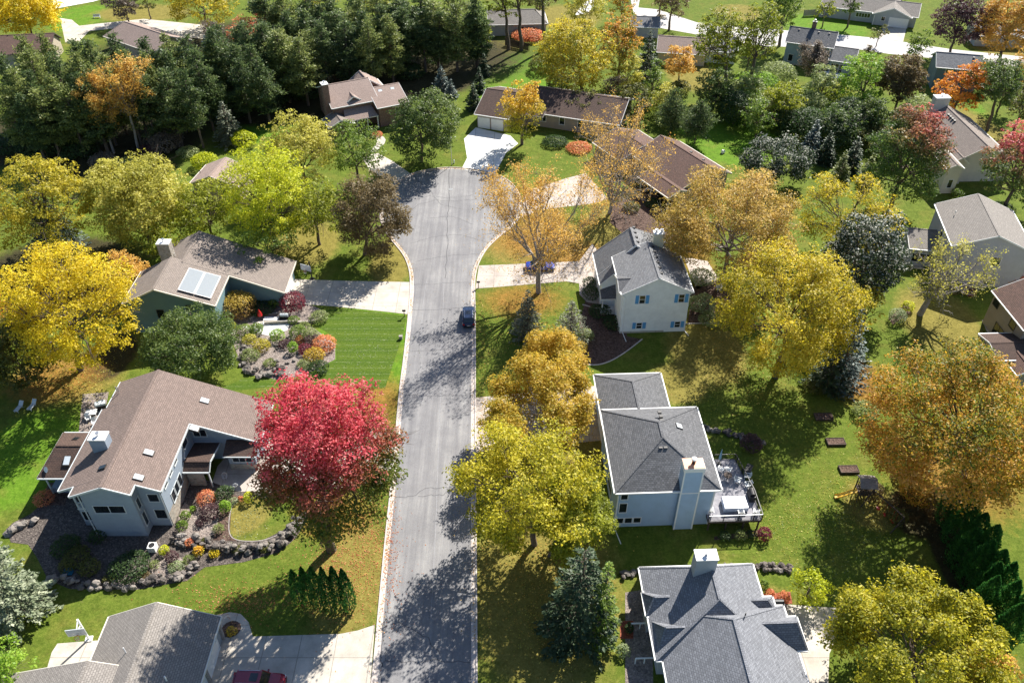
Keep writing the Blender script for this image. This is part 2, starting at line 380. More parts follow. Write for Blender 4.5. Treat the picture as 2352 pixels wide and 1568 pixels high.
# ---- the street: back-of-kerb line up the left side, round the turning circle and down the right side
curb_px = [(840, 1680), (853, 1568), (870, 1381), (884, 1233), (894, 1142), (904, 1045), (915, 908), (929, 803), (937, 723), (942, 666), (941, 625), (930, 592), (912, 568),
           (892, 545), (874, 515), (870, 480), (880, 447), (906, 418), (942, 399), (983, 389), (1030, 383.5), (1080, 387), (1128, 396), (1170, 413), (1195, 443), (1202, 480), (1188, 514),
           (1149, 543), (1120, 570), (1102, 600), (1093, 629), (1091, 656), (1093, 723), (1093, 908), (1093, 1045), (1095, 1233), (1096, 1381), (1097, 1568), (1098, 1680)]
cl = chaikin(P(curb_px), 2, closed=False)
inner = offset(cl, -0.62); face_ = offset(cl, -0.16)
g = NB('asphalt'); co = g.coord()
n1 = g.noise(0.18, 6, 0.7, co); n2 = g.noise(26, 2, 0.8, co); n3 = g.noise(1.0, 6, 0.7, g.mapping(co, (1.3, 0.05, 1), (0, 0, R(-2.2)))); n5 = g.noise(4, 5, 0.8, co)
k = g.ramp(g.math('ADD', g.math('MULTIPLY', n1, 0.45), g.math('MULTIPLY', n3, 0.55)), [(0.36, (0.15, 0.148, 0.155)), (0.5, (0.205, 0.202, 0.206)), (0.64, (0.29, 0.285, 0.28))])
k = g.mix(0.55, k, g.ramp(n2, [(0.3, (0.2, 0.2, 0.2)), (0.72, (0.85, 0.85, 0.85))]), 'SOFT_LIGHT')
k = g.mix(g.math('MULTIPLY', g.math('SUBTRACT', n5, 0.52, True), 1.4), k, (0.1, 0.1, 0.105))
M['asphalt'] = g.surf(k, 0.88, normal=g.bump(n2, 0.3, 0.02), spec=0.3)
M['curb'] = m_concrete('kerb concrete', (0.56, 0.50, 0.46), 3.0, 0.15)
M['conc'] = m_concrete('driveway concrete', (0.56, 0.51, 0.44), 3.6, 0.36)
M['conc_white'] = m_concrete('new white concrete', (0.74, 0.74, 0.72), 4.0, 0.06)
M['conc_pink'] = m_concrete('pinkish concrete', (0.50, 0.44, 0.39), 3.2, 0.36)
M['far_road'] = m_concrete('pale far street surface', (0.50, 0.48, 0.47), None, 0.2)
mb = MB(); mb.face([(x, y, 0.008) for x, y in inner]); struct('road', mb, M['asphalt'])
mb = MB()
for i in range(len(cl) - 1):
    a, b, c, d, e, f_ = cl[i], cl[i + 1], face_[i + 1], face_[i], inner[i + 1], inner[i]
    mb.face([(*a, 0.12), (*b, 0.12), (*c, 0.12), (*d, 0.12)]); mb.face([(*d, 0.12), (*c, 0.12), (*c, 0.02), (*d, 0.02)])
    mb.face([(*d, 0.02), (*c, 0.02), (*e, 0.012), (*f_, 0.012)]); mb.face([(*b, 0.12), (*a, 0.12), (*a, -0.05), (*b, -0.05)])
struct('curb', mb, M['curb'])
# sealed cracks and seams
M['tar'] = m_plain('crack sealant', (0.08, 0.08, 0.084), 0.6, 0.2)
M['seam'] = m_plain('worn seam', (0.26, 0.26, 0.27), 0.9, 0.2)
def strip(mb, pts, wd, z, wob=0.0, seed=1, sub=6):
    rr = random.Random(seed); p = P(pts); q = []
    for i in range(len(p) - 1):
        for s in range(sub):
            t = s / sub; q.append((p[i][0] + (p[i + 1][0] - p[i][0]) * t + rr.uniform(-wob, wob), p[i][1] + (p[i + 1][1] - p[i][1]) * t + rr.uniform(-wob, wob)))
    q.append(p[-1]); a = offset(q, wd / 2); b = offset(q, -wd / 2)
    for i in range(len(q) - 1): mb.face([(*a[i], z), (*b[i], z), (*b[i + 1], z), (*a[i + 1], z)])
mb = MB()
cr = [[(1031, 390), (1031, 470), (1027, 500)], [(1027, 500), (1028, 560), (1022, 640)], [(925, 500), (960, 470), (1000, 460), (1050, 462), (1095, 458)],
      [(942, 560), (990, 545), (1046, 538), (1090, 548), (1130, 560)], [(955, 600), (1000, 592), (1050, 585), (1100, 583)], [(943, 655), (1000, 652), (1045, 648), (1088, 650)],
      [(948, 712), (1000, 712), (1065, 705)], [(942, 806), (1010, 804), (1085, 795)], [(930, 908), (1082, 908)],
      [(908, 1143), (950, 1138), (980, 1120), (1036, 1120), (1020, 1135), (960, 1139)], [(884, 1516), (960, 1520), (1000, 1515), (1080, 1521)],
      [(884, 1405), (905, 1410), (925, 1432), (980, 1465), (1010, 1500)], [(890, 1345), (897, 1375), (888, 1405), (884, 1450), (873, 1500), (878, 1530)], [(945, 400), (990, 440), (1010, 470), (1060, 480)],
      [(1120, 430), (1080, 450), (1031, 455), (985, 450), (930, 470)], [(985, 500), (1040, 497), (1085, 515)], [(877, 1570), (875, 1530), (888, 1512), (884, 1490)]]
for i, c in enumerate(cr): strip(mb, c, 0.075 if i > 1 else 0.12, 0.0125, 0.14, i)
struct('road_crack', mb, M['tar'])
mb = MB(); strip(mb, [(1020, 640), (1012, 908), (1000, 1233), (992, 1381), (985, 1600)], 0.07, 0.0125, 0.03, 77)
strip(mb, [(980, 640), (972, 700), (965, 800)], 0.06, 0.0125, 0.03, 78)
struct('road_seam', mb, M['seam'])
c = at(1035, 435); mb = MB(); mb.prism([(c[0] + 0.42 * math.cos(k * math.pi / 8), c[1] + 0.42 * math.sin(k * math.pi / 8)) for k in range(16)], 0.0, 0.022)
tag(mb.build('manhole_cover', M['metal']), 'round pale manhole cover in the middle of the turning circle', 'manhole cover')
# ---- driveways, paths and patios
Z1, Z2, Z3 = 0.018, 0.026, 0.034
sheet('driveway', [(672, 641), (790, 645), (944, 648), (941, 722), (860, 713), (760, 703), (720, 700), (648, 704)], M['conc'], Z1)
sheet('driveway', [(560, 1000), (700, 990), (911, 983), (900, 1112), (740, 1128), (551, 1130), (487, 1109), (500, 1070)], M['conc_pink'], Z1)
sheet('driveway', [(497, 1475), (576, 1461), (780, 1455), (822, 1447), (861, 1434), (848, 1610), (430, 1610)], M['conc'], Z1)
sheet('path', [(500, 1411), (528, 1405), (553, 1409), (571, 1428), (581, 1462), (497, 1480)], M['conc'], 0.014, smooth=0)
sheet('patio', [(132, 1477), (223, 1470), (222, 1525), (150, 1620), (40, 1600), (92, 1560), (109, 1531), (119, 1497)], M['conc'], Z1)
sheet('driveway', [(1100, 610), (1200, 606), (1330, 600), (1360, 560), (1395, 600), (1370, 660), (1325, 650), (1300, 646), (1180, 656), (1092, 663)], M['conc_pink'], Z1)
sheet('path', [(1330, 640), (1365, 620), (1385, 700), (1348, 694), (1331, 676)], M['conc_pink'], Z2)
sheet('driveway', [(1093, 913), (1375, 885), (1390, 1010), (1093, 1040)], M['conc_pink'], Z1)
sheet('patio', [(1780, 1385), (1870, 1392), (1935, 1396), (1943, 1420), (1905, 1500), (1900, 1620), (1840, 1620)], M['conc'], Z1)
sheet('driveway', [(868, 352), (905, 372), (944, 400), (907, 420), (850, 392), (830, 360)], M['conc'], Z1)
sheet('path', [(862, 310), (880, 312), (888, 325), (868, 345), (858, 352), (850, 345), (868, 330)], M['conc'], Z2, smooth=1)
sheet('driveway', [(1093, 293), (1172, 312), (1190, 330), (1162, 352), (1137, 399), (1060, 389), (1073, 363), (1066, 319)], M['conc_white'], Z1)
sheet('driveway', [(1198, 500), (1204, 440), (1300, 410), (1345, 398), (1397, 457), (1365, 467), (1240, 482)], M['conc_pink'], Z1)
sheet('far_street', [(1440, -40), (1475, -30), (1466, 18), (1510, 22), (1600, 52), (1745, 66), (1928, 80), (2025, 89), (2180, 113), (2420, 138), (2420, 160), (2180, 138), (2040, 124), (1960, 112), (1735, 106), (1590, 78), (1500, 62), (1455, 30)], M['far_road'], Z1)
sheet('driveway', [(2030, 54), (2083, 61), (2074, 98), (2018, 89)], M['conc'], Z2)
sheet('driveway', [(1320, 36), (1350, 30), (1385, -10), (1360, -20)], M['conc_white'], Z1)
sheet('far_drive', [(90, -25), (240, -60), (330, -30), (215, 4), (128, 20)], M['conc_white'], Z1)
sheet('far_drive', [(138, 42), (165, 46), (182, 60), (215, 56), (330, 44), (470, 58), (470, 90), (330, 76), (260, 66), (205, 72), (178, 100), (150, 98)], M['conc'], Z1)
sheet('patio', [(2090, 600), (2120, 595), (2130, 612), (2100, 616)], M['conc'], Z1)
sheet('patio', [(2258, 800), (2240, 830), (2222, 850), (2250, 870), (2290, 860)], M['conc'], Z1)
sheet('patio', [(2440 - 185, 735), (2290, 733), (2300, 780), (2268, 765)], M['conc'], Z1)
# ---- planting beds
def m_gravel(name, cols, sc=7):
    g = NB(name); co = g.coord(); v = g.n('ShaderNodeTexVoronoi'); v.inputs['Scale'].default_value = sc; g.t.links.new(co, v.inputs['Vector'])
    sep = g.n('ShaderNodeSeparateColor'); g.t.links.new(v.outputs['Color'], sep.inputs[0])
    k = g.ramp(sep.outputs[0], [(i / (len(cols) - 1), c) for i, c in enumerate(cols)])
    k = g.mix(g.math('MULTIPLY', g.math('SUBTRACT', g.noise(0.8, 4, 0.7, co), 0.5, True), 2.0), k, tuple(x * 0.45 for x in cols[0]))
    return g.surf(k, 0.9, normal=g.bump(v.outputs['Distance'], 0.8, 0.08), spec=0.2)
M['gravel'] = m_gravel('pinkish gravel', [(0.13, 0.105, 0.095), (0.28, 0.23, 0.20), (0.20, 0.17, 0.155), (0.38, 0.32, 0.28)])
M['shadegravel'] = m_gravel('bed gravel with painted shade', [(0.05, 0.042, 0.038), (0.11, 0.092, 0.082), (0.08, 0.068, 0.06), (0.19, 0.16, 0.14)])  # gravel darkened to paint in the shade of the house
M['mulch'] = m_gravel('brown mulch', [(0.05, 0.03, 0.025), (0.10, 0.065, 0.05), (0.15, 0.10, 0.08)], 6)
M['redmulch'] = m_gravel('red mulch', [(0.20, 0.055, 0.035), (0.33, 0.10, 0.06), (0.26, 0.08, 0.05)], 6)
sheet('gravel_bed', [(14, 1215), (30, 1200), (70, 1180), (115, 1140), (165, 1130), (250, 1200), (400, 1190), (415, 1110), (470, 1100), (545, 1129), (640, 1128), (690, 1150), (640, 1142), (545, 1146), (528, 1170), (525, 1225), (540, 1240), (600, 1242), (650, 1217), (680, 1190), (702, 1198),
                     (680, 1235), (640, 1268), (560, 1290), (470, 1302), (430, 1333), (310, 1354), (160, 1352), (110, 1330), (85, 1280), (65, 1250), (25, 1245)], M['shadegravel'], Z1)  # whole bed in the gravel that has shade in its colour
sheet('gravel_bed', [(405, 1215), (420, 1150), (440, 1165), (500, 1150), (520, 1170), (492, 1238), (425, 1234)], M['gravel'], 0.022, smooth=1)  # sunlit part of the bed, painted by the lighter gravel
sheet('gravel_bed', [(330, 1325), (360, 1290), (400, 1272), (430, 1290), (440, 1318), (400, 1334)], M['gravel'], 0.022, smooth=1)  # second sunlit patch, again the lighter gravel over the shade colour
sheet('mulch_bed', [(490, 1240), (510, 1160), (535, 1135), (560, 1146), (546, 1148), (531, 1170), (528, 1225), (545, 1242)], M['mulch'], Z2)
sheet('gravel_bed', [(500, 690), (650, 700), (700, 699), (722, 703), (746, 716), (740, 732), (705, 742), (770, 790), (770, 825), (700, 862), (640, 872), (560, 858), (540, 800), (520, 740)], M['gravel'], Z1)
sheet('patio', [(555, 750), (600, 745), (665, 744), (660, 758), (621, 772), (582, 762)], M['conc_white'], Z2)
sheet('mulch_bed', [(1345, 690), (1440, 690), (1440, 772), (1475, 779), (1440, 808), (1405, 828), (1368, 839), (1330, 835), (1340, 800), (1330, 740)], M['mulch'], Z1)
sheet('mulch_bed', [(1590, 660), (1660, 640), (1690, 680), (1670, 742), (1580, 742)], M['mulch'], Z1)
sheet('patio', [(1570, 590), (1625, 600), (1650, 640), (1600, 665)], M['conc_pink'], Z1)
sheet('mulch_bed', [(1405, 470), (1500, 440), (1580, 560), (1480, 580), (1400, 510)], M['mulch'], Z1)
sheet('gravel_bed', [(1436, 1360), (1500, 1350), (1500, 1620), (1436, 1620)], M['gravel'], Z1)
sheet('mulch_bed', [(1424, 1425), (1455, 1425), (1455, 1466), (1424, 1466)], M['redmulch'], Z2)
sheet('mulch_bed', [(1745, 1365), (1815, 1358), (1820, 1385), (1760, 1390)], M['redmulch'], Z1)
sheet('mulch_bed', [(1640, 1232), (1745, 1215), (1760, 1230), (1640, 1240)], M['mulch'], Z1)
sheet('mulch_bed', [(2040, 730), (2085, 690), (2092, 720), (2050, 745)], M['mulch'], Z1)
sheet('gravel_bed', [(190, 905), (250, 900), (230, 1010), (180, 1000)], M['gravel'], Z1)
sheet('mulch_bed', [(110, 1110), (165, 1100), (150, 1160), (95, 1160)], M['mulch'], Z2)
ring = [(515 + 0, 1444)]
c = at(531, 1444); mb = MB(); mb.face([(c[0] + 1.0 * math.cos(k * math.pi / 8), c[1] + 0.95 * math.sin(k * math.pi / 8), Z2) for k in range(16)]); struct('mulch_bed', mb, M['mulch'])
# mown stripes in front of the red maple
g = NB('striped lawn'); co = g.coord(); sp = g.n('ShaderNodeSeparateXYZ'); g.t.links.new(co, sp.inputs[0])
wv = g.math('FRACT', g.math('DIVIDE', g.math('ADD', sp.outputs[1], g.math('MULTIPLY', g.noise(0.4, 2, 0.5, co), 0.5)), 2.5))
f = g.math('ADD', g.math('MULTIPLY', g.noise(3.5, 5, 0.7, co), 0.5), g.math('MULTIPLY', g.noise(18, 3, 0.7, co), 0.5))
ka = g.ramp(f, [(0.33, (0.032, 0.062, 0.008)), (0.5, (0.062, 0.11, 0.012)), (0.68, (0.12, 0.17, 0.03))])
kb = g.ramp(f, [(0.33, (0.037, 0.068, 0.008)), (0.5, (0.074, 0.122, 0.013)), (0.68, (0.14, 0.185, 0.036))])
k = g.mix(g.math('GREATER_THAN', wv, 0.5), ka, kb)
ln = g.math('LESS_THAN', g.math('ABSOLUTE', g.math('SUBTRACT', g.math('FRACT', g.math('MULTIPLY', wv, 2.0)), 0.5)), 0.05)
k = g.mix(g.math('MULTIPLY', ln, g.math('MULTIPLY', g.math('SUBTRACT', g.noise(1.5, 4, 0.7, co), 0.42, True), 2.2)), k, (0.30, 0.32, 0.18))
g.surf(k, 0.95, normal=g.bump(f, 0.7, 0.1), spec=0.1)
sheet('lawn', [(742, 712), (780, 708), (860, 716), (934, 726), (924, 775), (905, 830), (885, 890), (850, 894), (700, 880), (600, 890), (480, 905), (560, 868), (700, 864), (772, 826), (770, 775), (715, 742)], g.mat, 0.006)
# concrete garden edging
mb = MB()
def edging(px, wd=0.16, h=0.1):
    p = chaikin(P(px), 2, closed=False); a = offset(p, wd / 2); b = offset(p, -wd / 2)
    for i in range(len(p) - 1):
        mb.face([(*a[i], h), (*b[i], h), (*b[i + 1], h), (*a[i + 1], h)]); mb.face([(*a[i], 0), (*a[i], h), (*a[i + 1], h), (*a[i + 1], 0)]); mb.face([(*b[i], 0), (*b[i], h), (*b[i + 1], h), (*b[i + 1], 0)])
edging([(1332, 835), (1370, 840), (1405, 829), (1440, 807), (1475, 779)]); tag(mb.build('garden_edging', M['curb']), 'curved concrete edging along the mulch bed south of the white house', 'edging')
mb = MB(); edging([(1338, 700), (1360, 706), (1385, 712), (1395, 725)]); tag(mb.build('garden_edging', M['curb']), 'short curved concrete edging by the dark shrubs at the white house porch', 'edging')
mb = MB(); edging([(1575, 744), (1620, 742), (1665, 744), (1690, 735)]); tag(mb.build('garden_edging', M['curb']), 'pale concrete edging line beside the shaded bed right of the white house', 'edging')
mb = MB(); edging([(545, 1146), (528, 1172), (524, 1225), (542, 1242), (600, 1243), (640, 1228)], 0.1, 0.05); tag(mb.build('garden_edging', M['wood_grey']), 'thin brown edging around the small lawn piece by the grey blue house', 'edging')
# ================================================================= houses
class House:
    def __init__(s, name, pivot, rot, label, wall, roof, trim, cat='house'):
        s.root = empty(name, (pivot[0], pivot[1], 0), R(rot), label, cat)
        s.px, s.py = pivot; s.c, s.s = math.cos(R(rot)), math.sin(R(rot))
        s.W = MB(); s.RF = MB(); s.T = MB(); s.wm = wall; s.rm = roof; s.tm = trim; s.roof = None; s.late = []
    def L(s, x, y):                       # world -> local
        dx, dy = x - s.px, y - s.py
        return (dx * s.c + dy * s.s, -dx * s.s + dy * s.c)
    def A(s, px, py, z=0.0): return s.L(*at(px, py, z))
    def gable(s, x0, y0, x1, y1, ze, zr, axis='y', ov=0.45, rx=None, ze2=None, z0=0.0, t=0.16, ends='both', endov=None, wi=0, ri=0, walls=True, hips=(0, 0)):
        """x0..y1 is the eave outline; ridge along `axis`; ze / ze2 the two eave heights"""
        if axis == 'x': x0, y0, x1, y1 = y0, x0, y1, x1
        q = (lambda x, y, z: (x, y, z)) if axis == 'y' else (lambda x, y, z: (y, x, z))
        rx = (x0 + x1) / 2 if rx is None else rx; ze2 = ze if ze2 is None else ze2
        h0, h1 = hips
        ra, rb = y0 + h0, y1 - h1
        s.RF.slab([q(x0, y0, ze), q(rx, ra, zr), q(rx, rb, zr), q(x0, y1, ze)], t, ri, 2)
        s.RF.slab([q(x1, y1, ze2), q(rx, rb, zr), q(rx, ra, zr), q(x1, y0, ze2)], t, ri, 2)
        if h0: s.RF.slab([q(x1, y0, ze2), q(rx, ra, zr), q(x0, y0, ze)], t, ri, 2)
        if h1: s.RF.slab([q(x0, y1, ze), q(rx, rb, zr), q(x1, y1, ze2)], t, ri, 2)
        s.RF.bar(q(rx, ra, zr), q(rx, rb, zr), 0.26, 0.05, ri)   # ridge cap
        for (ex, ey, eh) in (((x0, y0), ra, h0), ((x1, y0), ra, h0), ((x0, y1), rb, h1), ((x1, y1), rb, h1)):
            if eh: s.RF.bar(q(ex[0], ex[1], (ze if ex[0] == x0 else ze2)), q(rx, ey, zr), 0.2, 0.05, ri)
        s.T.bar(q(x0 - 0.07, y0, ze - 0.09), q(x0 - 0.07, y1, ze - 0.09), 0.13, 0.17); s.T.bar(q(x1 + 0.07, y0, ze2 - 0.09), q(x1 + 0.07, y1, ze2 - 0.09), 0.13, 0.17)
        for yy, hh, sg in ((y0, h0, -1), (y1, h1, 1)):
            if hh: s.T.bar(q(x0, yy + sg * 0.07, ze - 0.09), q(x1, yy + sg * 0.07, ze2 - 0.09), 0.13, 0.17)
            else:
                s.T.bar(q(x0, yy + sg * 0.03, ze - 0.12), q(rx, yy + sg * 0.03, zr - 0.12), 0.06, 0.24); s.T.bar(q(x1, yy + sg * 0.03, ze2 - 0.12), q(rx, yy + sg * 0.03, zr - 0.12), 0.06, 0.24)
        if walls:
            eo = ov if endov is None else endov
            a, b = x0 + ov, x1 - ov; c0 = y0 + (ov if h0 else eo); c1 = y1 - (ov if h1 else eo)
            za = ze + (zr - ze) * ov / max(rx - x0, .01) - t - 0.01; zb = ze2 + (zr - ze2) * ov / max(x1 - rx, .01) - t - 0.01
            zt = zr - t - 0.01
            s.W.face([q(a, c0, z0), q(a, c1, z0), q(a, c1, za), q(a, c0, za)], wi); s.W.face([q(b, c0, z0), q(b, c1, z0), q(b, c1, zb), q(b, c0, zb)], wi)
            for cc, hh in ((c0, h0), (c1, h1)):
                if hh: s.W.face([q(a, cc, z0), q(b, cc, z0), q(b, cc, min(za, zb)), q(a, cc, min(za, zb))], wi)
                else: s.W.face([q(a, cc, z0), q(b, cc, z0), q(b, cc, zb), q(rx, cc, zt), q(a, cc, za)], wi)
    def shed(s, pts, t=0.14, ri=0): s.RF.slab(pts, t, ri, 2)
    def win(s, side, u, z, off, w=1.0, h=1.4, n=1, rows=1, fm=None, shut=None, name='window', gl=None, depth=0.06):
        """side N/S/E/W, centre at u along the wall, z the sill-to-head centre, off the wall plane"""
        s.late.append((side, u, z, off, w, h, n, rows, fm, shut, name, gl, depth))
    def finish(s, extra_roof_mats=()):
        wall = s.W.build('wall', s.wm, s.root)
        mats = list(s.rm) if isinstance(s.rm, (list, tuple)) else [s.rm, s.rm]
        while len(mats) < 2: mats.append(mats[0])
        s.roof = s.RF.build('roof', mats + [s.tm], s.root)
        if s.T.f: s.T.build('trim', s.tm, s.roof)
        for (side, u, z, off, w, h, n, rows, fm, shut, name, gl, depth) in s.late:
            sg = -1 if side in 'SW' else 1
            def q(a, d, zz):
                return (a, off + sg * d, zz) if side in 'NS' else (off + sg * d, a, zz)
            def bx(mb, a0, a1, d0, d1, z0, z1, mi=0):
                p = q(a0, d0, z0); r_ = q(a1, d1, z1); mb.box(*p, *r_, mi)
            f = MB(); fw = 0.09
            bx(f, u - w / 2 - fw, u + w / 2 + fw, 0.005, depth, z + h / 2, z + h / 2 + fw); bx(f, u - w / 2 - fw, u + w / 2 + fw, 0.005, depth + 0.03, z - h / 2 - fw, z - h / 2)
            bx(f, u - w / 2 - fw, u - w / 2, 0.005, depth, z - h / 2, z + h / 2); bx(f, u + w / 2, u + w / 2 + fw, 0.005, depth, z - h / 2, z + h / 2)
            for k in range(1, n): a = u - w / 2 + w * k / n; bx(f, a - 0.04, a + 0.04, 0.005, depth - 0.01, z - h / 2, z + h / 2)
            for k in range(1, rows): a = z - h / 2 + h * k / rows; bx(f, u - w / 2, u + w / 2, 0.005, depth - 0.015, a - 0.035, a + 0.035)
            fo = f.build(name, fm or s.tm, s.root)
            g_ = MB(); bx(g_, u - w / 2, u + w / 2, 0.003, 0.025, z - h / 2, z + h / 2); g_.build('pane' if name != 'garage_door' else 'door_panel', gl or M['glass'], fo)
            if name == 'garage_door':
                pass
            if shut:
                for sd_ in (-1, 1):
                    m_ = MB(); c_ = u + sd_ * (w / 2 + fw + 0.28)
                    bx(m_, c_ - 0.24, c_ + 0.24, 0.005, 0.07, z - h / 2 - 0.05, z + h / 2 + 0.05)
                    m_.build('shutter', shut, s.root)
        return s.root
    def part(s, name, mb, m, parent=None, label=None, smooth=False):
        o = mb.build(name, m, parent or s.root, smooth)
        if label: o['label'] = label
        return o
def roof_z(h, x): pass
def skylight(H, cx, cy, zc, sx, sy, dz, axis='x', m=None):
    """tilted skylight: dz = height change per metre along x (axis x) or y"""
    mb = MB()
    def z(x, y): return zc + dz * ((x - cx) if axis == 'x' else (y - cy))
    c = [(cx - sx / 2, cy - sy / 2), (cx + sx / 2, cy - sy / 2), (cx + sx / 2, cy + sy / 2), (cx - sx / 2, cy + sy / 2)]
    mb.slab([(x, y, z(x, y) + 0.16) for x, y in c], 0.22)
    o = mb.build('skylight', M['dark_trim'], H.roof)
    mb = MB(); k = 0.86; mb.slab([(cx + (x - cx) * k, cy + (y - cy) * k, z(cx + (x - cx) * k, cy + (y - cy) * k) + 0.19) for x, y in c], 0.028)
    mb.build('pane', m or M['sky_glass'], o)
def pipe(H, x, y, z, h=0.5, r=0.06, m=None):
    mb = MB(); mb.tube([(x, y, z - 0.1), (x, y, z + h)], r, 8); mb.build('vent', m or M['black'], H.roof)
def boxvent(H, x, y, z):
    mb = MB(); mb.box(x - 0.2, y - 0.2, z - 0.1, x + 0.2, y + 0.2, z + 0.14); mb.build('vent', M['black'], H.roof)
def chimney(H, x0, y0, x1, y1, z0, z1, body, cap, flue=True, n=1):
    mb = MB(); mb.box(x0, y0, z0, x1, y1, z1); o = mb.build('chimney', body, H.roof)
    mb = MB(); mb.box(x0 - 0.07, y0 - 0.07, z1 - 0.02, x1 + 0.07, y1 + 0.07, z1 + 0.1, 0)
    for k in range(n):
        cx = x0 + (x1 - x0) * (k + 0.5) / n; cy = (y0 + y1) / 2
        mb.tube([(cx, cy, z1), (cx, cy, z1 + 0.45)], 0.14, 10, 1); mb.tube([(cx, cy, z1 + 0.5), (cx, cy, z1 + 0.58)], 0.24, 10, 1)
    mb.build('chimney_cap', [cap, M['metal']], H.roof)
    return o
def downspout(H, pts, m=None):
    mb = MB()
    for a, b in zip(pts[:-1], pts[1:]): mb.bar(a, b, 0.09, 0.09)
    mb.build('downspout', m or H.tm, H.root)
S = {}
S['brown'] = m_shingle('brown pink shingles', (0.25, 0.19, 0.165), (0.185, 0.142, 0.124))
S['tan'] = m_shingle('tan grey shingles', (0.285, 0.24, 0.21), (0.22, 0.187, 0.165))
S['tan2'] = m_shingle('warm grey shingles', (0.30, 0.275, 0.25), (0.235, 0.215, 0.195))
S['grey'] = m_shingle('mid grey shingles', (0.27, 0.275, 0.285), (0.185, 0.19, 0.20))
S['char'] = m_shingle('charcoal shingles', (0.175, 0.178, 0.188), (0.105, 0.108, 0.115))
S['blue'] = m_shingle('blue grey shingles', (0.25, 0.26, 0.285), (0.165, 0.172, 0.19))
S['dbrown'] = m_shingle('dark brown shingles', (0.115, 0.075, 0.06), (0.075, 0.052, 0.045))
S['rbrown'] = m_shingle('red brown shingles', (0.17, 0.105, 0.085), (0.115, 0.075, 0.062))
S['pink'] = m_shingle('pale pink brown shingles', (0.38, 0.29, 0.25), (0.31, 0.24, 0.21))
S['lgrey'] = m_shingle('light grey shingles', (0.36, 0.35, 0.34), (0.28, 0.275, 0.27))
Wm = {}
for k_, c_ in dict(h1=(0.27, 0.325, 0.39), teal=(0.16, 0.26, 0.29), white=(0.85, 0.86, 0.85), sky=(0.37, 0.50, 0.66), grey=(0.40, 0.42, 0.44), tan=(0.42, 0.36, 0.28), cream=(0.62, 0.56, 0.48), lilac=(0.46, 0.46, 0.50), blueg=(0.30, 0.38, 0.42), dblue=(0.13, 0.18, 0.23), brown=(0.13, 0.085, 0.065), taupe=(0.34, 0.29, 0.24)).items():
    Wm[k_] = m_siding('siding ' + k_, c_)
Wm['brick'] = m_brick('red brown brick', (0.20, 0.085, 0.06), (0.13, 0.06, 0.045))
# ---------------------------------------------------------------- 1: grey blue house with the long brown roof
H = House('house', (-44, 66), 0, 'grey blue house with a long brown roof and four skylights, left of the crimson maple', [Wm['h1'], M['fieldstone']], [S['brown'], S['dbrown']], M['grey_trim'])
X = lambda x: x + 44
Y = lambda y: y - 66
zr, ze, zg = 9.0, 6.7, 3.45; sl = (zr - ze) / 5.3
RX = X(-43.8)
# main body, catslide to the garage in the north part
yA, yN, yNot = Y(58.9), Y(76.2), Y(69.2)
H.RF.slab([(X(-49.7), yA, ze), (RX, yA, zr), (RX, Y(71.6), zr), (X(-49.7), Y(71.6), ze)], 0.18, 0, 2)
H.RF.slab([(X(-49.1), Y(71.6), ze + .25), (RX, Y(71.6), zr), (RX, yN, zr), (X(-49.1), yN, ze + .25)], 0.18, 0, 2)
H.RF.slab([(RX, yA, zr), (X(-38.5), yA, ze), (X(-38.5), yNot, ze), (RX, yNot, zr)], 0.18, 0, 2)
H.RF.slab([(RX, yNot, zr), (X(-38.5), yNot, ze), (X(-30.7), yNot, zg), (X(-30.7), yN, zg), (RX, yN, zr)], 0.18, 0, 2)
H.RF.slab([(X(-47.7), Y(57.5), zr - 3.9 * .395), (RX, Y(57.5), zr), (RX, yA, zr), (X(-47.7), yA, zr - 3.9 * .395)], 0.18, 0, 2)
H.RF.slab([(RX, Y(57.5), zr), (X(-41.0), Y(57.5), zr - 2.8 * .434), (X(-41.0), yA, zr - 2.8 * .434), (RX, yA, zr)], 0.18, 0, 2)
H.RF.bar((RX, Y(57.5), zr + .02), (RX, yN, zr + .02), 0.32, 0.05, 0)
def fas(a, b, t=M): H.T.bar(a, b, 0.1, 0.24)
for a, b in [((X(-49.75), yA, ze - .1), (X(-49.75), Y(71.6), ze - .1)), ((X(-49.15), Y(71.6), ze + .15), (X(-49.15), yN, ze + .15)), ((X(-38.45), yA, ze - .1), (X(-38.45), yNot, ze - .1)), ((X(-30.65), yNot, zg - .1), (X(-30.65), yN, zg - .1)),
             ((X(-49.7), yA - .04, ze - .1), (X(-47.7), yA - .04, ze - .1 + .79)), ((X(-47.7), Y(57.46), zr - 1.54 - .1), (RX, Y(57.46), zr - .1)), ((RX, Y(57.46), zr - .1), (X(-41), Y(57.46), zr - 1.215 - .1)),
             ((X(-41), yA - .04, zr - 1.215 - .1), (X(-38.5), yA - .04, ze - .1)), ((X(-38.5), yNot - .04, ze - .1), (X(-30.7), yNot - .04, zg - .1)), ((X(-41.0), Y(57.5), zr - 1.3), (X(-41.0), yA, zr - 1.3)), ((X(-47.75), Y(57.5), zr - 1.62), (X(-47.75), yA, zr - 1.62))]: fas(a, b)
def wl(x0, y0, x1, y1, z0, za, zb, mi=0): H.W.face([(x0, y0, z0), (x1, y1, z0), (x1, y1, zb), (x0, y0, za)], mi)
ys = Y(59.5); yb = Y(58.0)
xw, xe = X(-49.0), X(-39.0)
zt = lambda x: (zr - (RX - x) * .395 if x < RX else zr - (x - RX) * .434) - .2
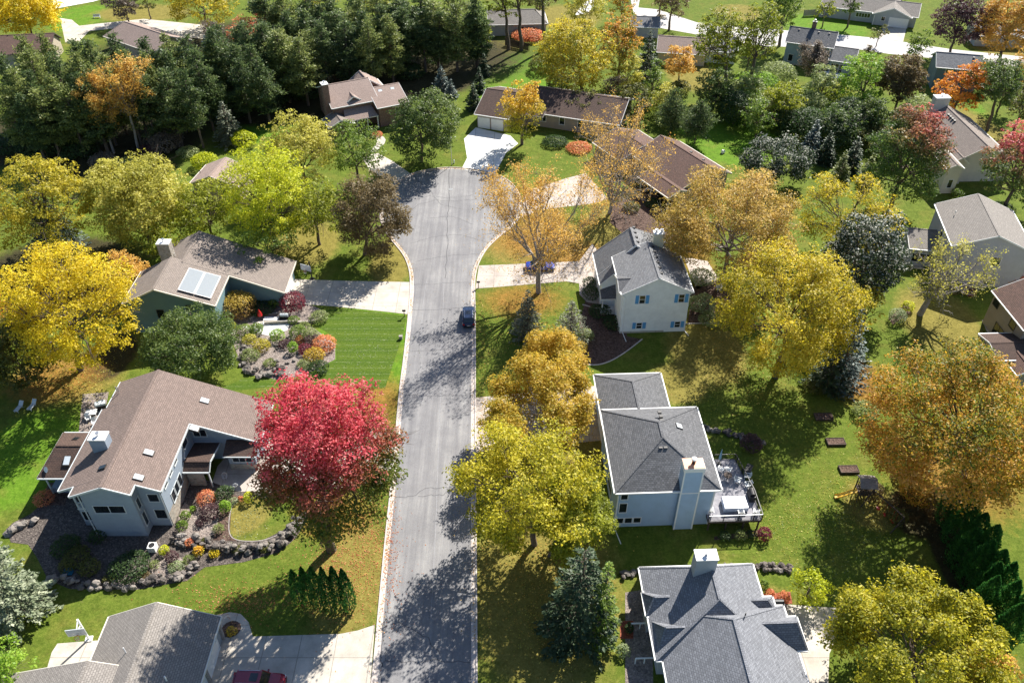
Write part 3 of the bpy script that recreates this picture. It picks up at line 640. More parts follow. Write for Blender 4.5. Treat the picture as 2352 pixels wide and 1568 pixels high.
# south face: set-back west part with a balcony, projecting bay, east part
H.W.face([(X(-46.9), yb, 0), (X(-41.4), yb, 0), (X(-41.4), yb, zt(X(-41.4))), (RX, yb, zt(RX)), (X(-46.9), yb, zt(X(-46.9)))])
wl(X(-41.4), ys, xe, ys, 0, zt(X(-41.4)), zt(xe)); wl(X(-41.4), yb, X(-41.4), ys, 0, zt(X(-41.4)), zt(X(-41.4)))
wl(X(-46.9), yb, X(-46.9), Y(61.2), 0, zt(X(-46.9)), zt(X(-46.9))); wl(xw, ys, X(-46.9), ys, 0, 3.0, 3.0); wl(xw, Y(61.2), X(-46.9), Y(61.2), 3, zt(xw), zt(X(-46.9)))
wl(xw, ys, xw, Y(61.2), 0, 3.0, 3.0); H.W.face([(xw, ys, 3.0), (X(-46.9), ys, 3.0), (X(-46.9), Y(61.2), 3.0), (xw, Y(61.2), 3.0)])
wl(xw, Y(61.2), xw, Y(75.7), 0, zt(xw), zt(xw)); wl(xe, ys, xe, Y(69.7), 2.1, zt(xe), zt(xe)); wl(xe, ys, xe, Y(69.7), 0, 2.1, 2.1, 1)
wl(xe, Y(69.7), X(-31.2), Y(69.7), 0, zt(xe), zt(X(-31.2))); wl(X(-31.2), Y(69.7), X(-31.2), Y(75.7), 0, zt(X(-31.2)), zt(X(-31.2)))
H.W.face([(xw, Y(75.7), 0), (X(-31.2), Y(75.7), 0), (X(-31.2), Y(75.7), zt(X(-31.2))), (RX, Y(75.7), zt(RX)), (xw, Y(75.7), zt(xw))])
# annex (screened porch) at the west
H.gable(X(-55.3), Y(63.7), X(-49.3), Y(71.0), 3.3, 4.9, axis='x', ov=0.4, ri=1, walls=False, hips=(1.2, 0))
for x in (X(-54.8), X(-52.2)):
    for y in (Y(64.2), Y(70.5)): H.T.bar((x, y, 0), (x, y, 3.2), 0.16, 0.16)
H.W.box(X(-54.8), Y(64.3), 0.0, X(-49.2), Y(70.4), 0.9)
H.W.box(X(-54.6), Y(67.6), 0.9, X(-49.2), Y(70.3), 3.1)
# entry porch roof, stone entry walls and the stone-faced bay under the garage window
H.gable(X(-38.9), Y(64.9), X(-35.8), Y(69.6), 3.0, 3.75, axis='x', ov=.3, ri=1, walls=False, rx=Y(65.9))
H.W.box(X(-38.8), Y(65.4), 0, X(-36.9), Y(65.6), 2.9, 1); H.T.bar((X(-36.1), Y(65.2), 0), (X(-36.1), Y(65.2), 2.95), 0.14, 0.14)
H.shed([(X(-34.9), Y(67.4), 2.9), (X(-30.9), Y(67.4), 2.9), (X(-31.5), Y(69.6), 3.5), (X(-34.9), Y(69.6), 3.5)], ri=1)
H.T.bar((X(-34.9), Y(67.35), 2.82), (X(-30.9), Y(67.35), 2.82), .1, .16)
H.W.box(X(-34.6), Y(67.9), 0, X(-31.3), Y(69.6), 1.0, 1); H.W.box(X(-34.6), Y(67.95), 1.0, X(-31.3), Y(69.6), 2.85, 0)
gt = M['grey_trim']
H.win('S', X(-44.35), 4.75, yb, 3.3, 1.15, n=2, fm=gt); H.win('S', X(-40.0), 4.9, ys, 1.1, 1.2, fm=gt); H.win('S', X(-39.9), 2.1, ys, 1.2, 1.5, fm=gt)
H.win('S', X(-48.1), 1.75, ys, 1.35, 1.5, fm=gt); H.win('S', X(-48.0), 4.4, Y(61.2), 1.6, 2.0, fm=gt); H.win('E', Y(58.75), 4.9, X(-41.4), .6, 1.5, fm=gt); H.win('E', Y(58.75), 2.3, X(-41.4), .6, 2.0, fm=gt)
for k in range(3): H.win('E', Y(61.0 + k * 1.7), 5.6, xe, 0.9, 1.0, fm=gt)
for k in range(3): H.win('E', Y(61.6 + k * 1.15), 2.7, xe, 0.85, 1.5, fm=gt)
H.win('E', Y(67.6), 5.2, xe, 1.4, 1.4, fm=gt); H.win('S', X(-37.9), 4.6, Y(69.7), 1.5, 1.1, n=2, fm=gt); H.win('S', X(-32.9), 2.05, Y(67.95), 2.3, 1.2, n=3, fm=gt)
H.finish()
mb = MB(); yy = ys + .03
mb.box(xw, yy - .03, 3.02, X(-46.95), yy + .03, 3.12); mb.box(xw, yy - .03, 3.95, X(-46.95), yy + .03, 4.05)
for k in range(15): x = xw + .08 + k * .138; mb.box(x, yy - .015, 3.1, x + .03, yy + .015, 3.97)
H.part('balcony_railing', mb, M['grey_trim'])
mb = MB(); mb.box(xw - .05, ys - .06, 2.82, X(-46.9), ys - .005, 3.02); mb.box(xw, ys, 3.1, xw + .18, ys + .18, zt(xw)); H.part('balcony_post', mb, M['grey_trim'])
downspout(H, [(X(-47.05), yb - .08, zt(X(-46.9)) - .3), (X(-47.05), yb - .08, 0.1)]); downspout(H, [(xe - .1, ys - .08, ze - .5), (xe - .1, ys - .08, .1)])
for (x, y, m_) in ((-37.85, 73.3, None), (-37.75, 68.6, None), (-41.0, 63.5, None), (-40.9, 59.9, None)): skylight(H, X(x), Y(y), zr - (X(x) - RX) * .434, 1.0, .75, -.434)
skylight(H, X(-44.9), Y(60.6), zr - (RX - X(-44.9)) * .395, .9, .6, .395, m=M['glass']); skylight(H, X(-52.8), Y(69.2), 4.0, .7, .8, -.44, axis='y', m=M['glass'])
skylight(H, X(-52.3), Y(65.5), 4.15, .8, 1.1, .44, axis='y')
chimney(H, X(-47.3), Y(63.6), X(-45.5), Y(64.9), 7.0, 9.7, Wm['h1'], M['white'])
pipe(H, X(-48.3), Y(73.9), 7.5, .7, .07, M['metal']); pipe(H, X(-48.7), Y(74.2), 7.3, .7, .07, M['metal'])
mb = MB(); mb.tube([(0, 0, 0), (0, 0, .35)], .03, 6); mb.tube([(0, 0, .33), (-.08, -.12, .42)], [.05, .38], 12)
o = H.part('satellite_dish', mb, M['white'], H.roof); o.location = (X(-54.4), Y(64.6), 3.45)
# ---------------------------------------------------------------- 2: teal house with solar collectors
H = House('house', (-50, 98), 0, 'teal house with a tan roof, stone chimney and two solar collectors', Wm['teal'], [S['tan'], S['tan']], M['cream_trim'])
X = lambda x: x + 50
Y = lambda y: y - 98
zr, ze, zg = 8.3, 5.7, 3.1; RX = X(-50.6)
H.RF.slab([(RX, Y(93.9), zr), (X(-42.6), Y(93.9), ze - .3), (X(-42.6), Y(102), ze - .3), (RX, Y(102), zr)], .18, 0, 2)
H.RF.slab([(X(-55.8), Y(93.9), ze), (RX, Y(93.9), zr), (RX, Y(102), zr), (X(-55.8), Y(102), ze)], .18, 0, 2)
# main roof falling east to the garage; its ridge a little west and north
H.RF.slab([(X(-49.0), Y(101.4), 7.75), (X(-42.6), Y(101.4), ze - .25), (X(-34.4), Y(100.2), zg), (X(-34.4), Y(108.6), zg), (X(-48.9), Y(110.0), 7.75)], .18, 0, 2)
H.RF.slab([(X(-53.6), Y(101.9), 5.6), (X(-49.0), Y(101.4), 7.75), (X(-48.9), Y(110.0), 7.75), (X(-53.6), Y(109.6), 5.6)], .18, 0, 2)
for a, b in [((X(-42.55), Y(93.9), ze - .4), (X(-42.55), Y(101.3), ze - .4)), ((X(-55.85), Y(93.9), ze - .1), (X(-55.85), Y(102), ze - .1)), ((X(-55.8), Y(93.86), ze - .1), (RX, Y(93.86), zr - .1)), ((RX, Y(93.86), zr - .1), (X(-42.6), Y(93.86), ze - .4)),
             ((X(-42.6), Y(101.3), ze - .4), (X(-34.4), Y(100.1), zg - .1)), ((X(-34.35), Y(100.2), zg - .1), (X(-34.35), Y(108.6), zg - .1))]: H.T.bar(a, b, .1, .22)
H.RF.bar((RX, Y(93.9), zr + .02), (RX, Y(102), zr + .02), .3, .05, 0); H.RF.bar((X(-49), Y(101.4), 7.78), (X(-48.9), Y(110), 7.78), .3, .05, 0)
H.W.face([(X(-55.2), Y(94.5), 0), (X(-43.1), Y(94.5), 0), (X(-43.1), Y(94.5), 5.35), (RX, Y(94.5), zr - .2), (X(-55.2), Y(94.5), 5.75)])
wl(X(-43.1), Y(94.5), X(-43.1), Y(101.9), 0, 5.35, 5.35); wl(X(-55.2), Y(94.5), X(-55.2), Y(101.6), 0, 5.75, 5.75)
wl(X(-43.1), Y(101.9), X(-35.0), Y(100.8), 0, 5.2, 3.05); wl(X(-35.0), Y(100.8), X(-35.0), Y(108.2), 0, 3.05, 3.05)
H.W.face([(X(-55.2), Y(101.6), 0), (X(-50), Y(101.6), 0), (X(-50), Y(101.6), 7.9), (X(-55.2), Y(101.6), 5.75)])
H.W.face([(X(-53.1), Y(109.3), 0), (X(-35.0), Y(108.2), 0), (X(-35.0), Y(108.2), 3.05), (X(-49), Y(109.4), 7.5), (X(-53.1), Y(109.3), 5.6)]); wl(X(-53.1), Y(101.6), X(-53.1), Y(109.3), 0, 5.5, 5.5)
H.win('S', X(-51.0), 3.5, Y(94.5), .9, 1.3, fm=M['dark_trim']); H.win('S', X(-46.6), 4.6, Y(94.5), .8, .8, fm=M['dark_trim'])
H.win('E', Y(104.5), 1.25, X(-35.0), 5.0, 2.3, n=1, fm=M['white'], gl=M['white'], name='garage_door')
H.finish()
H.part('deck_floor', MB().box(X(-58.6), Y(99.5), 2.4, X(-54.6), Y(103.5), 2.6), M['wood_grey'])
for k in range(2):
    mb = MB(); xa, xb = X(-47.65 + k * 2.2), X(-47.65 + k * 2.2 + 2.1)
    zz = lambda x: zr - (x - RX) * .36
    ya, yb_ = Y(94.9), Y(100.3)
    mb.slab([(xa, ya, zz(xa) + .3), (xb, ya, zz(xb) + .3), (xb, yb_, zz(xb) + .3), (xa, yb_, zz(xa) + .3)], .1); o = H.part('solar_collector', mb, M['metal'], H.roof)
    mb = MB(); xa += .07; xb -= .07; ya += .07; yb_ -= .07
    mb.slab([(xa, ya, zz(xa) + .312), (xb, ya, zz(xb) + .312), (xb, yb_, zz(xb) + .312), (xa, yb_, zz(xa) + .312)], .02); H.part('pane', mb, M['solar'], o)
chimney(H, X(-53.1), Y(103.6), X(-51.3), Y(104.9), 4.0, 9.4, M['fieldstone'], M['white'])
pipe(H, X(-54.2), Y(95.4), 6.5, .5, .05, M['white']); pipe(H, X(-51.2), Y(104.4), 6.8, .6, .05, M['white'])
downspout(H, [(X(-55.8), Y(93.9), ze - .2), (X(-55.3), Y(94.4), ze - .7), (X(-55.3), Y(94.4), .1)])
# ---------------------------------------------------------------- 3: tan grey gable roof at the bottom left
H = House('house', (-35, 42), 0, 'low house with a tan grey shingle roof in the bottom left corner', Wm['grey'], [S['tan2'], S['tan2']], M['cream_trim'])
X = lambda x: x + 35
Y = lambda y: y - 42
H.gable(X(-40.2), Y(32.0), X(-29.1), Y(45.7), 3.4, 5.9, rx=X(-34.8), ov=.5)
H.gable(X(-47.5), Y(30.0), X(-31.0), Y(39.6), 3.4, 5.95, axis='y', rx=X(-39.1), ov=.5, walls=True, endov=.5)
H.W.box(X(-31.1), Y(45.0), 0, X(-30.1), Y(45.35), 3.2)
H.win('E', Y(42.0), 1.25, X(-29.6), 4.6, 2.3, n=1, fm=M['white'], gl=M['white'], name='garage_door'); H.win('E', Y(36.5), 1.25, X(-29.6), 4.6, 2.3, fm=M['white'], gl=M['white'], name='garage_door')
H.finish(); pipe(H, X(-36.2), Y(40.8), 5.1, 1.0, .05, M['white']); pipe(H, X(-31.8), Y(38.4), 4.7, .7, .07, M['white'])
mb = MB(); mb.bar((X(-29.45), Y(45.3), 0), (X(-29.45), Y(45.3), 3.3), .3, .3); mb.bar((X(-29.45), Y(40.6), 0), (X(-29.45), Y(40.6), 3.3), .3, .3); H.part('porch_post', mb, M['wood_grey'])
# ---------------------------------------------------------------- 4: white house with blue shutters
H = House('house', (20.5, 100), 3.0, 'white two storey house with sky blue shutters and a grey roof of several ridges', Wm['white'], [S['grey'], S['char']], M['white'])
P4 = H.L
def pts4(*a): return [(*H.L(x, y), z) for x, y, z in a]
UP = 1.6
a_ = H.A(1428, 677, 5.7 + UP); b_ = H.A(1595, 677, 5.7 + UP); c_ = H.A(1397, 593, 5.7 + UP)
x0, x1 = a_[0], b_[0]; y0 = a_[1]; y1 = c_[1] + .3
H.gable(x0, y0, x1, y1, 5.75 + UP, 8.35 + UP, rx=(x0 + x1) / 2, ov=.35)
# north mass, slightly lower and shifted west, hipped at its far end
rr4 = H.A(1462, 566, 8.1 + UP)[0]; yn4 = H.A(1443, 516, 8.1 + UP)[1]
# garage wing: long west slope to a low eave
g_a = H.A(1378, 654, 3.3 + UP * .7); g_b = H.A(1356, 555, 3.3 + UP * .7); gx0 = (g_a[0] + g_b[0]) / 2; gy0 = g_a[1]; gy1 = g_b[1]
H.gable(gx0, y1 - .6, rr4 + 5.9, yn4 + .4, 4.4, 8.1 + UP, rx=rr4, ze2=5.2 + UP, ov=.4, hips=(0, 1.2))
zs4 = (8.1 + UP - 4.4) / (rr4 - gx0); xs4 = x0 + .9
H.RF.slab([(gx0, gy0, 4.4), (xs4, gy0, 4.4 + zs4 * (xs4 - gx0)), (xs4, y1 - .6, 4.4 + zs4 * (xs4 - gx0)), (gx0, y1 - .6, 4.4)], .16, 0, 2)
H.T.bar((gx0 - .07, gy0, 4.3), (gx0 - .07, y1 - .6, 4.3), .13, .17); H.T.bar((gx0, gy0 - .04, 4.3), (xs4, gy0 - .04, 4.3 + zs4 * (xs4 - gx0)), .06, .24)
H.W.face([(gx0 + .4, gy0 + .35, 0), (xs4, gy0 + .35, 0), (xs4, gy0 + .35, 4.2 + zs4 * (xs4 - gx0)), (gx0 + .4, gy0 + .35, 4.2 + zs4 * .4)]); H.W.face([(gx0 + .4, gy0 + .35, 0), (gx0 + .4, y1, 0), (gx0 + .4, y1, 4.2 + zs4 * .4), (gx0 + .4, gy0 + .35, 4.2 + zs4 * .4)])
H.win('W', (y1 + yn4) / 2 - .5, 1.25, gx0 + .4, 4.6, 2.2, fm=M['white'], gl=M['white'], name='garage_door')
# entrance porch under a blue-black valley roof and small front gable box
ex = (x0 - .15, H.A(1417, 636, 5.8 + UP)[1])
H.gable(ex[0] - .1, ex[1] - 3.6, ex[0] + 3.0, ex[1] + .6, 5.7 + UP, 6.6 + UP, axis='x', ov=.15, ri=1, walls=False)
H.W.box(x0 + .2, ex[1] - 3.4, 0, x0 + 1.6, ex[1] + .5, 5.6 + UP)
kx = gx0
H.shed([(kx + .1, gy0 - 1.6, 2.9), (kx + 2.6, gy0 - 1.6, 2.9), (kx + 2.6, gy0 + .3, 4.3), (kx + .1, gy0 + .3, 3.3)], ri=1)
H.T.bar((kx + .35, gy0 - 1.4, 0), (kx + .35, gy0 - 1.4, 2.85), .16, .16); H.T.bar((kx + 2.4, gy0 - 1.4, 0), (kx + 2.4, gy0 - 1.4, 2.85), .16, .16)
H.T.box(kx + .25, gy0 - 1.55, .95, kx + 2.5, gy0 - 1.45, 1.03)
for k in range(12): H.T.box(kx + .4 + k * .18, gy0 - 1.53, .2, kx + .45 + k * .18, gy0 - 1.48, .98)
H.W.box(kx + .2, gy0 - 1.6, 0, kx + 2.6, gy0 + .3, .2)
# east side steps
sy = y0 + .35; ww = x1 - x0
for ux, uz, hh in ((x0 + 3.1, 6.1, 1.35), (x1 - 1.5, 6.1, 1.35), (x0 + 3.1, 1.35, 1.0), (x1 - 1.5, 1.35, 1.0)):
    H.win('S', ux, uz, sy, .75, hh, rows=2, shut=M['shutter'], fm=M['white'])
H.win('W', y0 + 2.0, 2.2, x0 + .35, .8, 1.3, shut=M['shutter'], fm=M['white']); H.win('E', y0 + 5, 5.9, x1 - .35, .9, 1.3, fm=M['white'])
H.finish()
ch = H.A(1513, 536, 11.0); chimney(H, ch[0] - .75, ch[1] - .6, ch[0] + .75, ch[1] + .4, 5.0, 11.2, m_plain('cream chimney boxing', (.72, .69, .52), .6, .05), M['white'], n=2)
for k in range(6): boxvent(H, (x0 + x1) / 2 + .55, y0 + 1.6 + k * 1.35, 8.1 + UP)
for k in range(4): boxvent(H, rr4 + .5, y1 + .6 + k * 1.3, 7.9 + UP)
pipe(H, x1 - 3.0, y1 - 1.0, 7.0 + UP, .5); downspout(H, [(x0 + .1, y0 + .2, 5.5 + UP), (x0 + .75, sy - .06, 4.9 + UP), (x0 + .75, sy - .06, .2), (x0 + 1.0, sy - 2.0, .06)])
downspout(H, [(x1 - .1, y0 + .3, 5.4 + UP), (x1 - .38, sy + .1, 4.9 + UP), (x1 - .32, sy - .06, .2), (x1 + .1, sy - 1.2, .06)])
mb = MB(); mb.box(x0 + .37, sy - .015, 0, x1 - 3.4, sy - .004, .32); H.part('foundation', mb, M['conc'])
# ---------------------------------------------------------------- 5: sky blue house with hip roof and deck
H = House('house', (16.5, 65.5), 2.4, 'sky blue house with a charcoal hip roof, copper capped chimney and rear deck', Wm['sky'], [S['char'], S['char']], M['white'])
a_ = H.L(11.05, 58.8); b_ = H.L(22.6, 72.2)
x0, y0, x1, y1 = a_[0], a_[1], b_[0] - .2, b_[1]
x1 = H.L(22.8, 58.8)[0]; W5 = (x1 - x0) / 2
H.gable(x0, y0, x1, y1, 6.5, 9.5, ov=.45, hips=(W5 - .6, W5 - .6))
g0 = (H.A(1371, 900, 4.6)[0], y1 - .8); g1 = H.A(1517, 856, 4.6)
H.gable(g0[0], g0[1], g1[0], g1[1], 4.6, 6.55, ov=.4, hips=(0, 3.6))
sy = y0 + .45
for ux, uz, w_, h_ in ((x0 + 1.2, 5.45, .72, 1.1), (x0 + 1.2, 3.4, .8, 1.5), (x0 + 1.0, 1.15, .78, .85), (x0 + 2.0, 1.15, .78, .85), (x0 + 3.0, 1.15, .78, .85)): H.win('S', ux, uz, sy, w_, h_, fm=M['white'])
H.win('W', y0 + 3, 4.8, x0 + .45, 1.2, 1.2, n=2, fm=M['white']); H.win('W', y0 + 7, 4.8, x0 + .45, 1.2, 1.2, n=2, fm=M['white']); H.win('W', y0 + 5, 1.8, x0 + .45, 2.4, 1.5, n=3, fm=M['white'])
H.win('E', y0 + 3.0, 2.9, x1 - .45, 2.4, 2.1, n=2, fm=M['white']); H.win('E', y0 + 9, 4.9, x1 - .45, 1.4, 1.2, n=2, fm=M['white']); H.win('W', g0[1] + 3, 1.25, g0[0] + .4, 4.6, 2.2, fm=M['white'], gl=M['white'], name='garage_door')
H.finish()
c0 = x0 + 7.15
mb = MB(); mb.box(c0, sy - .62, 0, c0 + 2.15, sy + .02, 6.2); mb.box(c0, y0 - .2, 6.2, c0 + 2.15, y0 + 1.25, 10.3); H.part('chimney', mb, Wm['sky'], H.roof)
mb = MB()
for a in (c0 - .02, c0 + 2.0): mb.box(a, sy - .66, 0, a + .17, sy - .625, 6.2); mb.box(a, y0 - .235, 6.25, a + .17, y0 - .205, 10.3)
mb.box(c0 + .15, y0 - .235, 6.25, c0 + 2.0, y0 - .205, 6.4); mb.box(c0 - .06, y0 - .26, 9.75, c0 + 2.21, y0 + 1.31, 10.32)
H.part('chimney_trim', mb, M['white'])
for a, b in ((x0 + .43, x0 + .6), (x1 - .62, x1 - .43)): H.part('corner_board', MB().box(a, sy - .03, 0, b, sy - .004, 6.3), M['white'])
mb = MB(); mb.box(c0 - .03, y0 - .2, 10.32, c0 + 2.18, y0 + 1.28, 10.36, 0); mb.tube([(c0 + 1.07, y0 + .55, 10.3), (c0 + 1.07, y0 + .55, 10.85)], .2, 12, 1); mb.blob((c0 + 1.07, y0 + .55, 11.0), (.34, .34, .17), 12, 6, mi=2)
H.part('chimney_cap', mb, [M['copper'], M['black'], M['white']], H.roof)
for x, y, z in ((x0 + 5.5, y0 + 4.3, 8.85), (x0 + 6.05, y0 + 4.3, 8.85), (x0 + 6.3, y0 + 8.2, 9.1), (x0 + 6.35, y0 + 8.9, 9.1), (x0 + 6.3, y0 + 9.6, 9.1), (x0 + 5.6, y1 - 3.9, 8.5), (x0 + 6.3, y1 - 3.9, 8.5)): boxvent(H, x, y, z)
skylight(H, x1 - 3.3, y0 + 8.1, 9.5 - (W5 - 3.3) * .52 + .0, .75, .75, -.52)
pipe(H, g1[0] - 1.0, g0[1] + 1.6, 5.2, .5, .07, M['white']); downspout(H, [(x0 + .2, y0 + .2, 6.3), (x0 + .5, sy - .05, 5.6), (x0 + .4, sy - .06, .2), (x0 + .9, sy - 2.4, .06)])
mb = MB(); mb.box(x1 - .45, sy + .1, .06, x1 + 4.4, sy + .18, .2)
# deck
dk = empty('deck', (*at(1626, 1201, 1.5), 0), R(2.4), 'raised grey timber deck with black railing right of the sky blue house', 'deck')
DL, DW, DZ = 6.1, 9.2, 1.75
fr = [(0, 0), (DL, 0), (DL, 3.6), (5.3, DW), (1.4, DW), (1.4, 6.5), (0, 6.5)]
g = NB('deck boards'); sp = g.n('ShaderNodeSeparateXYZ'); g.t.links.new(g.coord(), sp.inputs[0]); fl = g.math('LESS_THAN', g.math('FRACT', g.math('DIVIDE', sp.outputs[0], .14)), .12)
g.surf(g.mix(g.math('MULTIPLY', fl, .7), g.ramp(g.noise(1.2, 5, .7, g.coord()), [(.3, (.15, .15, .18)), (.7, (.34, .33, .35))]), (.08, .08, .09)), .75); M['deckb'] = g.mat
MB().prism(fr, DZ - .05, DZ).build('deck_floor', M['deckb'], dk); mb = MB(); mb.prism([(x * .998 + .01, y * .998 + .01) for x, y in fr], DZ - .35, DZ - .055)
for x, y in ((.2, .2), (2.2, .2), (4.2, .2), (5.9, .2), (5.9, 3.4), (5.3, DW - .3), (1.6, DW - .3)): mb.bar((x, y, 0), (x, y, DZ - .3), .16, .16)
mb.build('deck_frame', M['wood_dark'], dk)
mb = MB(); ring = [(0, .03), (DL - .03, .03), (DL - .03, 3.6), (5.28, DW - .03), (1.4, DW - .03)]
for (ax, ay), (bx_, by_) in zip(ring[:-1], ring[1:]):
    mb.bar((ax, ay, DZ + .95), (bx_, by_, DZ + .95), .08, .05, 1 if ay == .03 and by_ == .03 else 0); mb.bar((ax, ay, DZ + .1), (bx_, by_, DZ + .1), .05, .05)
    n = max(2, int(math.hypot(bx_ - ax, by_ - ay) / .14))
    for k in range(n + 1): t = k / n; x = ax + (bx_ - ax) * t; y = ay + (by_ - ay) * t; w_ = .09 if k % 12 == 0 else .025; mb.box(x - w_ / 2, y - w_ / 2, DZ, x + w_ / 2, y + w_ / 2, DZ + .95)
mb.build('railing', [M['black'], M['white']], dk)
# ---------------------------------------------------------------- 6: blue grey hip roof bottom right
H = House('house', (20.6, 42), 2.2, 'single storey house with a large blue grey hipped roof and white topped chimney, bottom right', Wm['grey'], [S['blue'], S['blue']], M['white'])
lx = lambda x, y: H.L(x, y)
a_ = lx(14.0, 40); b_ = lx(27.3, 40); n_ = lx(19.6, 49.6)
H.gable(a_[0] + .2, lx(20, 30)[1], b_[0], lx(20, 46.6)[1], 3.5, 7.6, rx=lx(20.5, 45)[0], ov=.5, hips=(0, 3.8))
nn = lx(13.2, 48.5)
H.gable(nn[0], lx(14, 41.0)[1], lx(25.2, 48)[0], lx(20, 51.6)[1], 3.5, 7.2, rx=n_[0], ov=.5, hips=(4.0, 2.7))
for (xa, xb, yc, hw) in ((13.1, 17.0, 47.0, 1.35), (13.7, 18.0, 43.4, 1.7)):
    q = lx(xa, yc); r_ = lx(xb, yc); H.gable(q[0], q[1] - hw, r_[0], q[1] + hw, 3.55, 4.75 + (hw - 1.3) * 1.2, axis='x', ov=.35, hips=(.9, 0))
for (xa, xb, yc, hw) in ((21.6, 26.2, 46.7, 1.0), (22.4, 28.1, 43.6, 1.8)):
    q = lx(xa, yc); r_ = lx(xb, yc); H.gable(q[0], q[1] - hw, r_[0], q[1] + hw, 3.55, 4.65 + (hw - 1.0) * 1.2, axis='x', ov=.35, hips=(0, .9))
H.win('W', lx(14, 40.5)[1], 2.0, lx(14.2, 40.5)[0] + .48, 1.6, 1.3, n=2, fm=M['white']); H.win('W', lx(13.7, 43.4)[1], 2.0, lx(13.7, 43.4)[0] + .35, 1.4, 1.5, n=2, fm=M['white'])
H.finish()
ch = lx(18.9, 49.0); chimney(H, ch[0] - 1.05, ch[1] - .6, ch[0] + 1.05, ch[1] + .6, 3.0, 8.9, Wm['grey'], M['white'])
pipe(H, *lx(21.9, 43.6), 7.0, .4, .06)
for yy in (46.4, 42.6): q = lx(12.0, yy); mb = MB(); mb.bar((q[0], q[1], 1.0), (q[0] + 2.0, q[1], 1.0), .12, .12); [mb.bar((q[0] + t, q[1], 0), (q[0] + t, q[1], 1.0), .1, .1) for t in (0, .9)]; H.part('entry_railing', mb, M['white'])
# ---------------------------------------------------------------- 7: brick house
H = House('house', (-33, 165), 26, 'red brick house with a pale tan roof, left of the turning circle', Wm['brick'], [S['pink'], S['tan']], M['white'])
ax_ = lambda px, py, z: H.A(px, py, z)
rw = ax_(741, 198, 7.6); re = ax_(833, 181, 7.6); sw = ax_(770, 250, 5)
H.gable(rw[0] - .2, sw[1] + .1, re[0] + 1.2, rw[1] * 2 - sw[1], 5.1, 7.7, axis='x', ov=.4, rx=(rw[1] + re[1]) / 2)
r2 = ax_(850, 203, 6.3); e2 = ax_(914, 192, 6.3); s2 = ax_(863, 250, 4.4)
H.gable(re[0], s2[1], e2[0] + .2, r2[1] + 4.0, 4.4, 6.4, axis='x', ov=.4, rx=r2[1])
bp = ax_(828, 167, 7.5); H.gable(bp[0] - 3.6, rw[1], bp[0] + 3.8, bp[1] + 1.0, 5.1, 7.6, axis='y', ov=.4)
dp = ax_(810, 222, 6.1); H.gable(dp[0] - 2.2, dp[1] - .8, dp[0] + 2.2, dp[1] + 4, 5.05, 6.5, ov=.3)
pe = ax_(872, 269, 2.8); H.shed([(dp[0] - 3.2, sw[1] - 2.3, 2.8), (pe[0], sw[1] - 2.3, 2.8), (pe[0] - .6, sw[1] + .5, 4.2), (dp[0] - 2.6, sw[1] + .5, 4.2)])
lp = ax_(763, 250, 3.6); H.gable(lp[0] - 2.8, sw[1] - 3.4, lp[0] + 2.6, sw[1] + 1.5, 2.7, 3.9, ov=.3, ri=1)
for k in (0, 2.2, 4.4): H.T.bar((pe[0] - .2 - k, sw[1] - 2.2, 0), (pe[0] - .2 - k, sw[1] - 2.2, 2.75), .18, .18)
for k in (-.9, .9): H.win('S', dp[0] + k, 4.2, dp[1] - .5, .9, 1.3, fm=M['cream_trim'])
H.win('S', e2[0] - 2.2, 3.1, s2[1] + .4, 1.2, 1.3, n=2, fm=M['cream_trim'])
H.finish(); ct = ax_(741, 250, 1); chimney(H, rw[0] - 1.1, sw[1] + 1.6, rw[0] + .15, sw[1] + 3.2, 0, 9.6, Wm['brick'], M['white'])
for k in (0, 2.7): skylight(H, e2[0] - 4.4 + k, r2[1] - 1.5, 6.4 - 1.5 * .45, .9, 1.0, .45, axis='y')
# ---------------------------------------------------------------- 8: dark roofed ranch with two garage doors
H = House('house', (3, 165), -19, 'long dark roofed ranch house with two white garage doors at the white driveway', Wm['taupe'], [S['dbrown'], S['char']], M['white'])
sw = H.A(1089, 263, 3); se = H.A(1156, 277, 3); nw = H.A(1132, 192, 5.5)
H.gable(sw[0], sw[1], se[0] + .9, sw[1] + 15.0, 3.1, 5.7, axis='x', ov=.5)
wW = H.A(1241, 262, 3); wE = H.A(1352, 279, 3); rr_ = H.A(1265, 208, 5.2)
H.gable(se[0] + .4, wW[1], wE[0] + 6.5, rr_[1] + 6.4, 3.1, 5.6, axis='x', ov=.45, rx=rr_[1])
H.shed([(se[0] + .5, wW[1] - 1.3, 3.0), (wW[0] + 1.0, wW[1] - 1.3, 3.0), (wW[0] + 1.0, wW[1] + .5, 3.5), (se[0] + .5, wW[1] + .5, 3.5)], ri=0)
gs = sw[1] + .5
for k in (0, 1):
    H.win('S', sw[0] + 1.95 + k * 2.95, 1.2, gs, 2.45, 2.2, fm=M['white'], gl=M['white'], name='garage_door')
H.win('S', wW[0] + .4, 1.9, wW[1] + .45, 1.4, 1.2, n=2, fm=M['white']); H.win('S', wW[0] + 4.6, 1.9, wW[1] + .45, 1.0, 1.4, fm=M['white']); H.win('S', wW[0] + 8.6, 1.9, wW[1] + .45, 1.0, 1.4, fm=M['white'])
H.finish()
